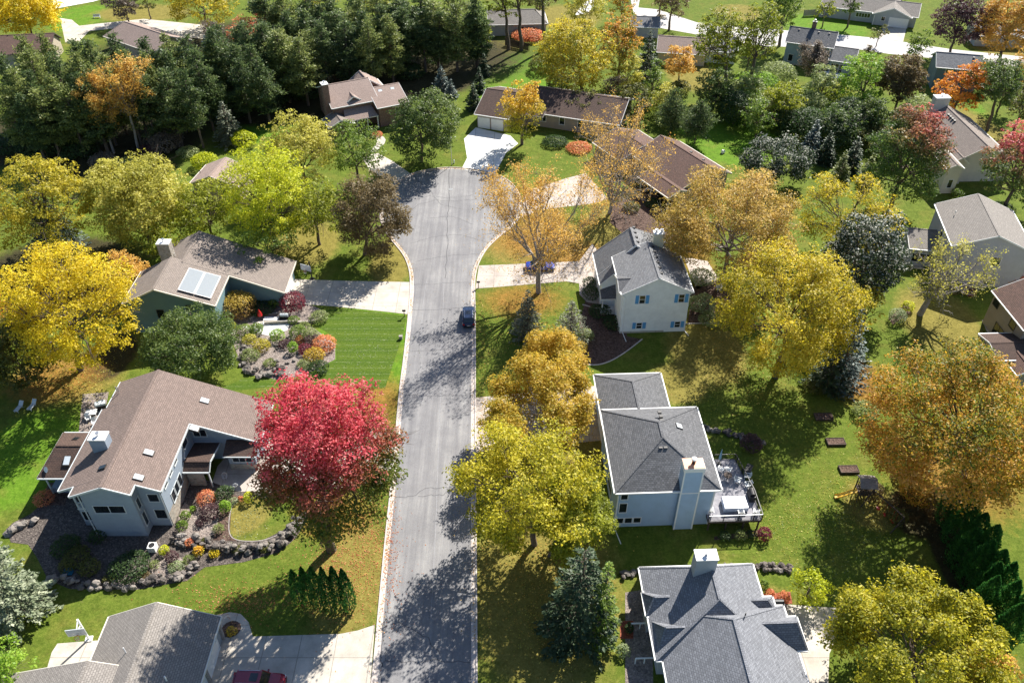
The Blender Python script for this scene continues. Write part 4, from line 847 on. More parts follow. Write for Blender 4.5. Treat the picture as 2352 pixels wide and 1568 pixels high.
# ---------------------------------------------------------------- 9: red brown ranch seen end on
rN, rS = at(1520, 312, 6), at(1634, 383, 6); ang = math.degrees(math.atan2(rS[1] - rN[1], rS[0] - rN[0]))
H = House('house', rN, ang, 'taupe house with a long diagonal red brown roof beside the bright lawn', Wm['taupe'], [S['rbrown'], S['rbrown']], M['cream_trim'])
rs_ = H.L(*rS); e1 = H.A(1683, 398, 3.6); e2 = H.A(1567, 432, 3.6)
H.gable(-.4, e2[1], rs_[0] + .3, e1[1], 3.5, 6.0, axis='x', ov=.5, rx=0)
pp = H.A(1497, 423, 3); H.gable(pp[0] - 3.5, pp[1] - .5, pp[0] + 5.5, e2[1] + 1.5, 3.0, 3.9, axis='x', ov=.3, walls=False)
for k in (-3.0, 0, 5.0): H.T.bar((pp[0] + k, pp[1], 0), (pp[0] + k, pp[1], 3.0), .18, .18)
gg = H.A(1420, 395, 3); H.gable(-9.5, e2[1] - 2.8, -.5, e1[1] - 3.2, 2.9, 4.7, axis='x', ov=.4)
H.win('S', rs_[0] - 4.0, 1.9, e2[1] + .5, 2.0, 1.3, n=3, fm=M['cream_trim']); H.win('E', 0, 2.0, rs_[0] - .2, 1.4, 1.2, fm=M['dark_trim'])
H.finish()
for k in (3.5, 7.0): boxvent(H, rs_[0] - k, 1.2, 5.5)
# ---------------------------------------------------------------- 10: tan house hidden by trees at the left
H = House('house', at(494, 380, 5), -8, 'tan house with a pale brown roof peeping out between yellow green trees at the left', Wm['tan'], [S['pink'], S['pink']], M['cream_trim'])
H.gable(-3.2, -4.6, 6.0, 2.6, 3.6, 5.4, rx=1.0, ov=.4); H.win('S', 2.5, 1.8, -4.2, 1.6, 1.3, n=2, fm=M['cream_trim']); H.finish(); pipe(H, -1.8, -2.5, 4.8, .4)
# ---------------------------------------------------------------- 11: cream house upper right
rN, rS = at(2185, 256, 7.2), at(2262, 330, 7.2); ang = math.degrees(math.atan2(rN[1] - rS[1], rN[0] - rS[0])) - 90
H = House('house', rS, ang, 'cream house with a taupe roof and wide white topped chimney, behind the red topped maple', Wm['cream'], [S['tan'], S['tan']], M['cream_trim'])
H.gable(-5.0, -1.5, 6.2, 17.5, 4.6, 7.4, rx=0, ov=.4, ze2=4.3)
H.gable(-6.6, -2.2, -3.0, 7.0, 4.4, 5.6, rx=-4.4, ov=.3); H.gable(-8.9, -5.6, -5.7, 1.6, 5.2, 6.0, rx=-7.2, ov=.25)
H.win('S', -7.2, 2.0, -5.35, .8, 1.6, fm=M['white']); H.win('S', 3, 2.4, -1.1, 1.4, 1.2, fm=M['white']); H.finish()
chimney(H, -2.6, 16.0, .2, 17.6, 3, 9.0, Wm['cream'], M['white'], n=1)
for k in range(4): boxvent(H, -1.0, 12.8 - k * .9, 7.0)
# ---------------------------------------------------------------- 12: lilac grey gabled house at the right
rN, rS = at(2247, 446, 9.3), at(2293.5, 539.5, 9.3); ang = math.degrees(math.atan2(rN[1] - rS[1], rN[0] - rS[0])) - 90
H = House('house', rS, ang, 'lilac grey two storey house with a big gable end, right of the bare leaning tree', Wm['lilac'], [S['tan2'], S['lgrey']], M['white'])
L_ = math.hypot(rN[0] - rS[0], rN[1] - rS[1]); nw_ = H.A(2152, 480, 6.9); se_ = H.A(2351, 586, 6.9)
H.gable(nw_[0], -.4, -nw_[0] + .1, L_, 6.9, 9.4, rx=0, ov=.35)
H.gable(nw_[0] - 4.4, 3.8, nw_[0] + .4, 9.0, 3.2, 4.4, axis='x', ov=.25, ri=0, rx=8.2)
H.win('S', 2.4 - 1.2, 4.6, -.05, 1.3, 1.6, fm=M['white']); H.win('S', 1.0 + .6, .9, -.05, 1.5, 1.1, rows=2, fm=M['white']); H.win('S', nw_[0] - 2.0, 1.5, 4.05, 3.0, 1.5, n=3, rows=2, fm=M['white'])
H.win('W', 6.0, 4.8, nw_[0] + .35, 1.0, 1.4, fm=M['white'])
H.finish(); pipe(H, nw_[0] + 1.9, 8.0, 8.0, .4, .06, M['white'])
for k in range(3): mb = MB(); mb.box(-nw_[0] - .3, 1.0 + k * 3, 5.0, -nw_[0] + 1.6, 3.2 + k * 3, 5.2); mb.box(-nw_[0] - .3, 1.2 + k * 3, 0, -nw_[0] + .9, 3.0 + k * 3, 5.0); H.part('wall_bay', mb, Wm['lilac'])
# ---------------------------------------------------------------- 13: taupe house at the right edge
H = House('house', (72, 92), 2, 'taupe two storey house with a brown roof, cut by the right edge', Wm['taupe'], [S['rbrown'], S['dbrown']], M['white'])
lo = lambda x, y: H.L(x, y)
a_ = lo(69.9, 88.0); H.gable(a_[0], a_[1], a_[0] + 10.5, lo(70, 97.3)[1], 5.6, 8.2, ov=.4, rx=a_[0] + 5.2)
b_ = lo(65.6, 84.5); H.gable(b_[0], b_[1], b_[0] + 12, lo(66, 90.2)[1], 3.3, 4.0, axis='x', ov=.3, ri=1)
c_ = lo(67.2, 82.0); H.gable(c_[0], c_[1], c_[0] + 3.4, c_[1] + 4, 2.8, 3.7, ov=.3, ri=0)
H.win('W', lo(70, 95.8)[1], 4.5, a_[0] + .4, 1.3, 1.2, fm=M['dark_trim']); H.win('W', lo(70, 91)[1], 4.3, a_[0] + .4, 1.3, 1.2, fm=M['dark_trim']); H.win('W', lo(70, 93)[1], 1.2, a_[0] + .4, 2.2, 2.1, n=2, fm=M['dark_trim']); H.win('W', lo(66, 87.5)[1], 1.7, b_[0] + .3, 2.4, 1.2, n=2, fm=M['dark_trim'])
H.finish(); pipe(H, a_[0] + 3.6, a_[1] + 4.5, 7.2, .5, .06, M['white'])
# ---------------------------------------------------------------- 14: blue grey house and wing, upper right
rW, rE = at(1818, 61, 7.5), at(1923, 75, 7.5); ang = math.degrees(math.atan2(rE[1] - rW[1], rE[0] - rW[0]))
H = House('house', rW, ang, 'blue grey house with a charcoal roof and lower wing, before the far pale street', Wm['blueg'], [S['char'], S['char']], M['white'])
L_ = math.hypot(rE[0] - rW[0], rE[1] - rW[1]); ew = H.A(1805, 91, 5.2)
H.gable(-.3, -4.6, L_ + .3, 4.6, 5.3, 7.6, axis='x', ov=.35, rx=0)
H.gable(L_ - .2, -7.2, L_ + 5.8, 1.6, 3.4, 5.2, axis='x', ov=.35, rx=-2.5)
H.win('S', L_ - 1.9, 4.2, -4.25, .9, 1.1, rows=2, fm=M['white']); H.win('S', 1.6, 1.6, -4.25, 1.0, 1.6, fm=M['white']); H.win('S', 5.2, 2.0, -4.25, 2.0, 1.4, n=2, fm=M['white']); H.win('S', L_ + 2.0, 1.5, -6.85, 2.6, 2.2, n=3, rows=2, fm=M['white'])
H.finish(); chimney(H, 4.6, .4, 5.6, 1.2, 5, 9.0, Wm['brick'], M['black'])
for k in (2.0, 6.6, 9.0): boxvent(H, k, -.7, 7.2)
mb = MB(); mb.box(L_ - .5, -10.6, .5, L_ + 4.2, -7.0, .65); [mb.bar((L_ - .4 + k * 1.5, -10.5, 0), (L_ - .4 + k * 1.5, -10.5, 1.4), .1, .1) for k in range(4)]; mb.bar((L_ - .5, -10.5, 1.4), (L_ + 4.2, -10.5, 1.4), .1, .08); H.part('porch_deck', mb, M['white'])
# ---------------------------------------------------------------- 15: ranch with the white double garage
gp = at(2054, 21, 4.7); ang = math.degrees(math.atan2(224.3 - 226.4, 104.8 - 100.1)) + 2
H = House('house', gp, ang, 'grey ranch house with a wide white garage door across the far street', Wm['grey'], [S['tan2'], S['tan2']], M['white'])
H.gable(-4.9, 0, 4.9, 9, 2.9, 4.9, ov=.4); H.gable(-18.5, 1.2, 6.5, 11.5, 2.9, 5.0, axis='x', ov=.4)
H.T.bar((-4.3, -.0, 0), (-4.3, .0, 2.7), .16, .16)
H.win('S', 1.9, 1.2, .4, 4.7, 2.2, fm=M['white'], gl=M['white'], name='garage_door'); H.win('S', -7.2, 1.7, 1.6, 3.6, 1.0, n=5, fm=M['white']); H.win('S', -2.0, 1.8, .4, .9, 1.0, fm=M['white'])
H.W.box(-18.3, 1.0, 0, -17.5, 1.8, 2.9); H.finish()
# ---------------------------------------------------------------- 16: dark blue house
rW, rE = at(2154, 120, 7.2), at(2254, 128, 7.2); ang = math.degrees(math.atan2(rE[1] - rW[1], rE[0] - rW[0]))
H = House('house', rW, ang, 'dark slate blue house with a grey roof, partly behind the tall orange tree', Wm['dblue'], [S['grey'], S['grey']], M['white'])
H.gable(-.3, -3.9, 9.6, 3.9, 5.2, 7.3, axis='x', ov=.35, rx=0); H.win('S', 2.7, 4.4, -3.55, 1.3, .9, fm=M['white']); H.win('S', 2.4, 1.6, -3.55, 2.3, 1.5, n=4, fm=M['white']); H.win('S', 7, 4.2, -3.55, 1.2, 1.2, fm=M['white']); H.finish()
boxvent(H, 7.6, -.9, 6.9)
# ---------------------------------------------------------------- 17-22: far roofs
H = House('house', at(10, 82, 5.5), 8, 'house with a plain brown roof at the left edge, in front of the yellow tree', Wm['tan'], [S['rbrown'], S['rbrown']], M['dark_trim']); H.gable(-12, -6.5, 11.5, 3.5, 3.2, 5.6, axis='x', ov=.4, rx=0); H.finish()
rW, rE = at(276, 46, 5.6), at(400, 88, 5.4); ang = math.degrees(math.atan2(rE[1] - rW[1], rE[0] - rW[0]))
H = House('house', rW, ang, 'house with a pale pink brown roof behind the pines near the top left', Wm['tan'], [S['pink'], S['pink']], M['cream_trim']); H.gable(-.2, -5.6, 20, 5.6, 3.1, 5.6, axis='x', ov=.4, rx=0, hips=(2.0, 0)); H.finish()
H = House('house', at(1214, 55, 3), 4, 'low grey house behind three tall slender trunked trees at the top', Wm['grey'], [S['tan2'], S['tan2']], M['white'])
H.gable(-10.5, -.2, 5.0, 9.5, 3.0, 5.2, axis='x', ov=.4, hips=(0, 3)); H.win('S', -2.0, 1.7, .2, 1.6, 1.2, n=2, fm=M['white']); H.win('E', 3.0, 1.7, 4.6, 1.6, 1.2, n=2, fm=M['white']); H.finish()
H = House('house', at(1568, 96, 4), -10, 'small house with a pale pinkish roof between the orange tree and the tall trees', Wm['cream'], [S['pink'], S['pink']], M['white']); H.gable(-6, -5, 6, 5, 2.9, 5.2, axis='x', ov=.4); H.finish()
H = House('house', at(1610, 118, 1), -10, 'small white house mostly hidden by the two tall round trees', Wm['white'], [S['grey'], S['grey']], M['white']); H.gable(-1.5, -5, 8.5, 5, 3.0, 5.0, axis='x', ov=.4); H.win('S', 4, 1.5, -4.6, 2.2, 1.2, n=2, fm=M['dark_trim']); H.finish()
H = House('garage', at(1483, 58, 3), -6, 'small grey roofed garage beside the far road at the top', Wm['grey'], [S['grey'], S['grey']], M['white'], 'garage'); H.gable(-3.8, -1, 3.6, 6, 2.8, 4.4, axis='x', ov=.3); H.finish()
H = House('house', at(2290, 76, 3), -8, 'house with a pale blue grey roof among orange trees at the top right', Wm['grey'], [S['lgrey'], S['lgrey']], M['white']); H.gable(-5.5, -2, 8, 7, 2.8, 4.6, axis='x', ov=.4); H.finish()
# ================================================================= trees and shrubs
def quads_mesh(name, C, U, V, col, mat, bend=None):
    """leaf-sized faces: centre C, half axes U and V (n,3)"""
    n = len(C); co = np.empty((n, 4, 3), np.float32)
    co[:, 0] = C - U; co[:, 1] = C - V * 0.9; co[:, 2] = C + U; co[:, 3] = C + V * 0.9
    me = bpy.data.meshes.new(name); me.vertices.add(n * 4); me.loops.add(n * 4); me.polygons.add(n)
    me.vertices.foreach_set('co', co.ravel()); me.loops.foreach_set('vertex_index', np.arange(n * 4, dtype=np.int32))
    me.polygons.foreach_set('loop_start', np.arange(0, n * 4, 4, dtype=np.int32)); me.polygons.foreach_set('loop_total', np.full(n, 4, np.int32))
    me.update(calc_edges=True)
    a = me.color_attributes.new('leaf', 'FLOAT_COLOR', 'POINT'); a.data.foreach_set('color', np.repeat(col.astype(np.float32), 4, 0).ravel())
    me.materials.append(mat); return me
def unit(v): return v / (np.linalg.norm(v, axis=-1, keepdims=True) + 1e-9)
class Tubes:
    def __init__(s): s.v = []; s.f = []; s.n = 0
    def add(s, pts, rad, seg):
        pts = np.asarray(pts, float); m = len(pts); d = np.gradient(pts, axis=0); d = unit(d)
        up = np.where(np.abs(d[:, 2:3]) < 0.9, np.array([[0, 0, 1.]]), np.array([[1., 0, 0]])); x = unit(np.cross(d, up)); y = np.cross(d, x)
        a = np.arange(seg) * 2 * np.pi / seg
        ring = pts[:, None] + (x[:, None] * np.cos(a)[None, :, None] + y[:, None] * np.sin(a)[None, :, None]) * np.asarray(rad)[:, None, None]
        s.v.append(ring.reshape(-1, 3)); k = np.arange(seg); k2 = (k + 1) % seg
        for i in range(m - 1):
            b = s.n + i * seg; s.f.append(np.stack([b + k, b + k2, b + seg + k2, b + seg + k], 1))
        s.n += m * seg
    def mesh(s, name, mat):
        me = bpy.data.meshes.new(name); V = np.concatenate(s.v).astype(np.float32); F = np.concatenate(s.f).astype(np.int32)
        me.vertices.add(len(V)); me.loops.add(F.size); me.polygons.add(len(F)); me.vertices.foreach_set('co', V.ravel()); me.loops.foreach_set('vertex_index', F.ravel())
        me.polygons.foreach_set('loop_start', np.arange(0, F.size, 4, dtype=np.int32)); me.polygons.foreach_set('loop_total', np.full(len(F), 4, np.int32))
        me.polygons.foreach_set('use_smooth', np.ones(len(F), bool)); me.update(calc_edges=True); me.materials.append(mat); return me
def leaf_faces(rs, C, size, out, flat=0.5, asp=0.6, jit=0.55):
    """orientation: normals lean outward/up"""
    n = len(C); nrm = unit(out * 0.7 + rs.normal(size=(n, 3)) * 0.6 + np.array([0, 0, flat]))
    t = unit(np.cross(nrm, rs.normal(size=(n, 3)))); b = np.cross(nrm, t)
    s = size * rs.uniform(1 - jit, 1 + jit, (n, 1)) * 0.5
    return t * s, b * s * asp
def curve_pts(rs, a, b, n=6, sag=0.0, wob=0.05):
    t = np.linspace(0, 1, n)[:, None]; p = a + (b - a) * t; L = np.linalg.norm(b - a)
    p[:, 2] += sag * L * np.sin(t[:, 0] * np.pi); w_ = rs.normal(size=(n, 3)) * wob * L; w_[0] = 0; w_[-1] = 0
    return p + w_
def gen_decid(seed, Rr, rz, hc, lean=(0, 0), lobes=14, dens=1.0, leaf=0.36, gap=0.0, twigs=1, lobe_r=0.42, clr=None, branchy=0, edge=0.85, bark='bark', tr=None, split=0.45, egg=0.0, hollow=-0.38):
    """crown centred at (lean, hc), semi axes Rr, rz; trunk from the origin"""
    rs = np.random.RandomState(seed); cx, cy = lean
    T = Tubes(); top = hc - rz * split; tr = tr or max(0.12, 0.019 * (hc + rz))
    base = np.array([0, 0, -0.2]); fork = np.array([cx * 0.35, cy * 0.35, max(0.8, top * 0.85)])
    T.add(curve_pts(rs, base, fork, 5, 0, 0.015), np.linspace(tr * 1.25, tr * 0.8, 5), 8)
    # lobe centres spread over the envelope (golden spiral with jitter)
    ctr = np.array([cx, cy, hc]); L = []
    for i in range(lobes):
        zz = 1 - 1.85 * (i + 0.5) / lobes; ph = i * 2.39996 + rs.uniform(-.35, .35); r = math.sqrt(max(0, 1 - zz * zz))
        k = 1 - lobe_r * rs.uniform(0.85, 1.2)
        wz = 1.0 - egg * zz
        L.append(ctr + np.array([Rr * r * math.cos(ph) * k * wz, Rr * r * math.sin(ph) * k * wz, rz * zz * k]))
    L = np.array(L); lr = np.array([min(Rr, rz * 1.1) * lobe_r * rs.uniform(0.75, 1.2) for _ in L])
    tips = []; ends = []
    # main limbs
    order = np.argsort(L[:, 2]); nl = max(5, lobes // 2)
    for i, c in enumerate(L):
        st = fork + (np.array([cx * .8, cy * .8, hc + rz * 0.25]) - fork) * (0.0 if i % 2 else rs.uniform(0.05, 0.55))
        p = curve_pts(rs, st, c, 7, -0.06 if c[2] > st[2] else 0.05, 0.02); r0 = tr * rs.uniform(0.32, 0.5)
        T.add(p, np.linspace(r0, r0 * 0.35, 7), 6)
        nb = 5 + branchy * 3
        for b in range(nb):
            s = p[rs.randint(2, 7)]; d = unit(c - ctr + rs.normal(size=3) * Rr * 0.42 + np.array([0, 0, 0.1 * Rr]))
            e = c + d * lr[i] * rs.uniform(0.6, 1.05); q = curve_pts(rs, s, e, 5, -0.05, 0.04); T.add(q, np.linspace(r0 * 0.4, r0 * 0.12, 5), 4); ends.append(e)
            for m in range(2 + branchy * 4):
                s2 = q[rs.randint(1, 5)]; e2 = s2 + unit(d + rs.normal(size=3) * 0.6 + [0, 0, .25]) * lr[i] * rs.uniform(0.35, 0.8); T.add(np.stack([s2, (s2 + e2) / 2 + rs.normal(size=3) * .06, e2]), [r0 * 0.13, r0 * 0.09, r0 * 0.04], 3); ends.append(e2)
    ends = np.array(ends)
    # leaves: clump shells on each lobe, plus clumps at twig ends
    area = sum(4 * math.pi * r * r for r in lr); ncl = int(area * 0.80 * dens)
    pi = rs.choice(len(L), ncl, p=lr ** 2 / np.sum(lr ** 2)); d = unit(rs.normal(size=(ncl, 3)))
    cc = L[pi] + d * lr[pi][:, None] * (1 + 0.16 * np.sin(d @ rs.normal(size=3) * 4 + pi))[:, None] * rs.uniform(0.5, 1.16, (ncl, 1)) ** 0.7
    # drop clumps buried inside neighbouring lobes
    dist = np.linalg.norm(cc[:, None] - L[None], axis=2) / lr[None]; keep = dist.min(1) > 0.62
    ff = rs.normal(size=(7, 3)) * 1.15; pf = rs.uniform(0, 6.28, 7); nz = np.sin(cc @ ff.T + pf).sum(1) / 2.65   # hollows between the boughs
    keep &= nz > hollow + rs.uniform(-.22, .22, ncl)
    if gap: keep &= rs.rand(ncl) > gap
    cc = cc[keep]
    if branchy or gap:
        k = rs.rand(len(ends)) < min(1, 0.9 * dens + 0.25); cc = np.concatenate([cc, ends[k]]) if len(cc) else ends[k]
    # envelope trim; the shaded inside of the crown carries few leaves
    qq = (cc - ctr) / np.array([Rr, Rr, rz]); cc = cc[~((qq[:, 2] < 0.05) & (np.hypot(qq[:, 0], qq[:, 1]) < 0.5) & (rs.rand(len(cc)) < .8))]
    q = (cc - ctr) / np.array([Rr, Rr, rz]); cc = cc[np.linalg.norm(q, axis=1) < 1.08]; q = (cc - ctr)
    m = max(6, int(23 * (0.36 / leaf) ** 1.2)); n = len(cc)
    cs = (0.50 + 0.055 * Rr) * rs.uniform(.7, 1.25, (n, 1)); dd_ = unit(rs.normal(size=(n * m, 3))) * (rs.uniform(0.35, 1.0, (n * m, 1)) ** 0.5); dd_[:, 2] = np.abs(dd_[:, 2]) * 1.0 - 0.25
    C = np.repeat(cc, m, 0) + dd_ * np.repeat(cs, m, 0) * np.array([1, 1, 0.75])
    out = unit(unit(C - (ctr - np.array([0, 0, rz * 0.35]))) * 0.6 + dd_)
    big = np.sin((cc / Rr) @ (rs.normal(size=(5, 3)) * 2.6).T + rs.uniform(0, 6.28, 5)).sum(1) / 3.2; cr = np.repeat(np.clip(0.45 * rs.rand(n) + 0.55 * (0.5 + 0.5 * big), 0, 1), m); ran = rs.rand(n * m); hf = np.clip((C[:, 2] - (hc - rz)) / (2 * rz), 0, 1); side = np.clip((C[:, 0] - cx) / (2 * Rr) + 0.5, 0, 1)
    U, V = leaf_faces(rs, C, leaf, out)
    return T, (C, U, V, np.stack([ran, cr, hf, side], 1))
def gen_vase(seed, Rr, rz, hc, lean=(0, 0), dens=0.5, leaf=0.26, tr=None, forkz=None, limbs=8):
    """open crowned tree (locust, bare maple): many ascending limbs, leaves only at the twig ends"""
    rs = np.random.RandomState(seed); T = Tubes(); H_ = hc + rz; tr = tr or 0.028 * H_; fz = forkz or max(1.5, (hc - rz) * 0.9)
    T.add(curve_pts(rs, np.array([0, 0, -.2]), np.array([lean[0] * .2, lean[1] * .2, fz]), 5, 0, 0.01), np.linspace(tr * 1.3, tr, 5), 8)
    fork = np.array([lean[0] * .2, lean[1] * .2, fz]); ctr = np.array([lean[0], lean[1], hc]); ends = []
    for i in range(limbs):
        ph = i * 2.4 + rs.uniform(-.3, .3); spread = (rs.uniform(0.45, 0.98) if i % 3 else rs.uniform(.15, .45)) if i else 0.05
        tgt = ctr + np.array([math.cos(ph) * Rr * spread, math.sin(ph) * Rr * spread, rz * (rs.uniform(0.15, 0.6) - spread * .25)])
        st = fork + np.array([0, 0, rs.uniform(-0.25, 0.5)]); p = curve_pts(rs, st, tgt, 9, -0.07, 0.012); r0 = tr * rs.uniform(0.5, 0.7)
        T.add(p, np.linspace(r0, r0 * 0.22, 9), 6)
        for b in range(9):
            k = rs.randint(2, 9); s = p[k]; fr = k / 8
            d = unit(unit(s - ctr + [0, 0, rz * .5]) * 0.55 + rs.normal(size=3) * 0.5 + unit(tgt - st) * 0.6 + [0, 0, .1]); ln = Rr * rs.uniform(0.3, 0.6) * (1.15 - fr * .5)
            e = s + d * ln; q = curve_pts(rs, s, e, 6, 0.03, 0.03); rb = r0 * (0.5 - 0.28 * fr); T.add(q, np.linspace(rb, rb * 0.3, 6), 4)
            for c in range(5):
                s2 = q[rs.randint(1, 6)]; e2 = s2 + unit(d + rs.normal(size=3) * 0.55 + [0, 0, .15]) * ln * rs.uniform(0.3, 0.6); m = (s2 + e2) / 2 + rs.normal(size=3) * ln * .03
                T.add(np.stack([s2, m, e2]), [rb * .46, rb * .36, rb * .2], 3)
                for dd in range(3):
                    s3 = m if dd == 0 else e2; e3 = s3 + unit(d + rs.normal(size=3) * 0.75) * ln * rs.uniform(0.15, 0.32); T.add(np.stack([s3, e3]), [rb * .22, rb * .12], 3); ends.append(e3)
    E_ = np.array(ends); q = (E_ - ctr) / np.array([Rr, Rr, rz * 1.05]); E_ = E_[np.linalg.norm(q, axis=1) < 1.12]
    E_ = E_[rs.rand(len(E_)) < min(1, dens * 1.6)]
    m = 13; C = np.repeat(E_, m, 0) + rs.normal(size=(len(E_) * m, 3)) * 0.38
    out = unit(C - ctr); cr = np.repeat(rs.rand(len(E_)), m); ran = rs.rand(len(C)); hf = np.clip((C[:, 2] - (hc - rz)) / (2 * rz), 0, 1); side = np.clip((C[:, 0] - lean[0]) / (2 * Rr) + .5, 0, 1)
    U, V = leaf_faces(rs, C, leaf, out, flat=0.2)
    return T, (C, U, V, np.stack([ran, cr, hf, side], 1))
def gen_spruce(seed, Rr, h, dens=1.0, leaf=0.30, clr=0.04, droop=0.25, power=0.85, up=0.0):
    rs = np.random.RandomState(seed); T = Tubes(); T.add(np.array([[0, 0, -.2], [0, 0, h * .5], [0, 0, h * .97]]), [0.018 * h, 0.011 * h, 0.02], 6)
    C = []; U = []; V = []; K = []
    z = h * clr
    while z < h * 0.98:
        f = 1 - (z - h * clr) / (h * (1 - clr)); rad = Rr * f ** power; nb = int(5 + 9 * f)
        for k in range(nb):
            a = rs.uniform(0, 2 * np.pi); ln = rad * rs.uniform(0.72, 1.12); dr = droop * rs.uniform(0.6, 1.3) - up; c_ = rs.rand()
            d = np.array([math.cos(a), math.sin(a), 0]); sd = np.array([-math.sin(a), math.cos(a), 0])
            z0 = z + rs.uniform(-.2, .2)
            if ln > 0.5: T.add(np.array([[0, 0, z0], [d[0] * ln * .9, d[1] * ln * .9, z0 - dr * ln * .8]]), [0.035, 0.012], 3)
            m = max(3, int(ln / 0.16 * dens)); s = rs.uniform(0.15, 1, m) ** 0.7
            w_ = rs.uniform(-1, 1, m) * (0.10 + 0.30 * ln * (1 - s) * 0.8 + 0.05)
            p = d[None] * (s * ln)[:, None] + sd[None] * w_[:, None]; p[:, 2] = z0 - dr * ln * s + 0.06 * ln * s ** 3 + rs.normal(size=m) * 0.05 - 0.12 * np.abs(w_)
            t = unit(d[None] * 1.0 + sd[None] * np.sign(w_)[:, None] * 0.55 + rs.normal(size=(m, 3)) * 0.25 + np.array([0, 0, -dr * .8 + .1]))
            b = unit(np.cross(t, rs.normal(size=(m, 3)) * .5 + np.array([0, 0, 1])))
            sz = leaf * rs.uniform(0.7, 1.3, (m, 1)); C.append(p); U.append(t * sz * .62); V.append(b * sz * .36)
            K.append(np.stack([rs.rand(m), np.full(m, c_), np.full(m, z / h), s], 1))
        z += max(0.26, 0.036 * h) * rs.uniform(0.75, 1.2)
    return T, (np.concatenate(C), np.concatenate(U), np.concatenate(V), np.concatenate(K))
def gen_pine(seed, Rr, h, dens=1.0, leaf=0.34):
    """tall white pine: bare lower trunk, layered irregular boughs with tufted ends"""
    rs = np.random.RandomState(seed); T = Tubes(); lx, ly = rs.uniform(-.4, .4, 2)
    T.add(np.array([[0, 0, -.2], [lx * .5, ly * .5, h * .5], [lx, ly, h * .96]]), [0.017 * h, 0.011 * h, 0.03], 7); C = []; G = []
    z = h * rs.uniform(0.16, 0.26)
    while z < h * .98:
        f = (z / h - .1) / .9; prof = max(.16, 1 - max(0, f) ** 2.6) * min(1, .55 + f); nb = 3 + int(4 * prof)
        for k in range(nb):
            a = rs.uniform(0, 2 * np.pi); ln = Rr * prof * rs.uniform(0.55, 1.1); d = np.array([math.cos(a), math.sin(a), rs.uniform(-.05, .35)])
            s = np.array([lx * z / h, ly * z / h, z]); e = s + d * ln; T.add(curve_pts(rs, s, e, 4, 0.03, 0.02), [0.05, .04, .03, .015], 4)
            for j in range(max(2, int(ln * 2.4))):
                t = rs.uniform(0.35, 1.05) ; c = s + d * ln * t + rs.normal(size=3) * np.array([.3, .3, .14]) * (1.2 - .4 * t) * (0.5 + ln * .3); C.append(c); G.append(rs.rand())
        z += rs.uniform(.5, .95) * h / 16
    cc = np.array(C); G = np.array(G); m = int(16 * dens); n = len(cc)
    P_ = np.repeat(cc, m, 0) + rs.normal(size=(n * m, 3)) * np.array([.36, .36, .20]); out = unit(P_ - np.repeat(cc, m, 0) + np.array([0, 0, .25]))
    t = unit(out + rs.normal(size=(n * m, 3)) * .4); b = unit(np.cross(t, rs.normal(size=(n * m, 3)))); sz = leaf * rs.uniform(.7, 1.3, (n * m, 1))
    return T, (P_, t * sz * .6, b * sz * .26, np.stack([rs.rand(n * m), np.repeat(G, m), np.clip(P_[:, 2] / h, 0, 1), np.clip(P_[:, 0] / (2 * Rr) + .5, 0, 1)], 1))
def gen_arb(seed, Rr, h, dens=1.0, leaf=0.2, shape='flame'):
    rs = np.random.RandomState(seed); T = Tubes(); T.add(np.array([[0, 0, -.1], [0, 0, h * .9]]), [0.07, 0.02], 5)
    n = int(2 * math.pi * Rr * h * 60 * dens); t = rs.rand(n) ** 0.8
    pr_ = np.where(t < .22, 0.72 + 0.28 * np.sin(t / .22 * np.pi / 2), np.cos((t - .22) / .78 * np.pi / 2) ** 0.75)
    a = rs.uniform(0, 2 * np.pi, n); k = 1 + 0.10 * np.sin(a * 3 + seed) + 0.09 * np.sin(a * 7 + t * 9 + seed) + 0.08 * np.sin(t * 31 + a * 2 + seed) + .05 * np.sin(t * 57 - a * 5)
    r = Rr * pr_ * k * rs.uniform(0.80, 1.03, n); P_ = np.stack([r * np.cos(a), r * np.sin(a), t * h], 1)
    out = np.stack([np.cos(a), np.sin(a), np.zeros(n)], 1); up = unit(out * .35 + np.array([0, 0, 1]) + rs.normal(size=(n, 3)) * .25); b = unit(np.cross(up, out + rs.normal(size=(n, 3)) * .7))
    sz = leaf * rs.uniform(.7, 1.3, (n, 1)); cl = (np.sin(a * 5 + t * 23) * .5 + .5) * .6 + rs.rand(n) * .4
    return T, (P_, up * sz * .65, b * sz * .38, np.stack([rs.rand(n), cl, t, r / Rr], 1))
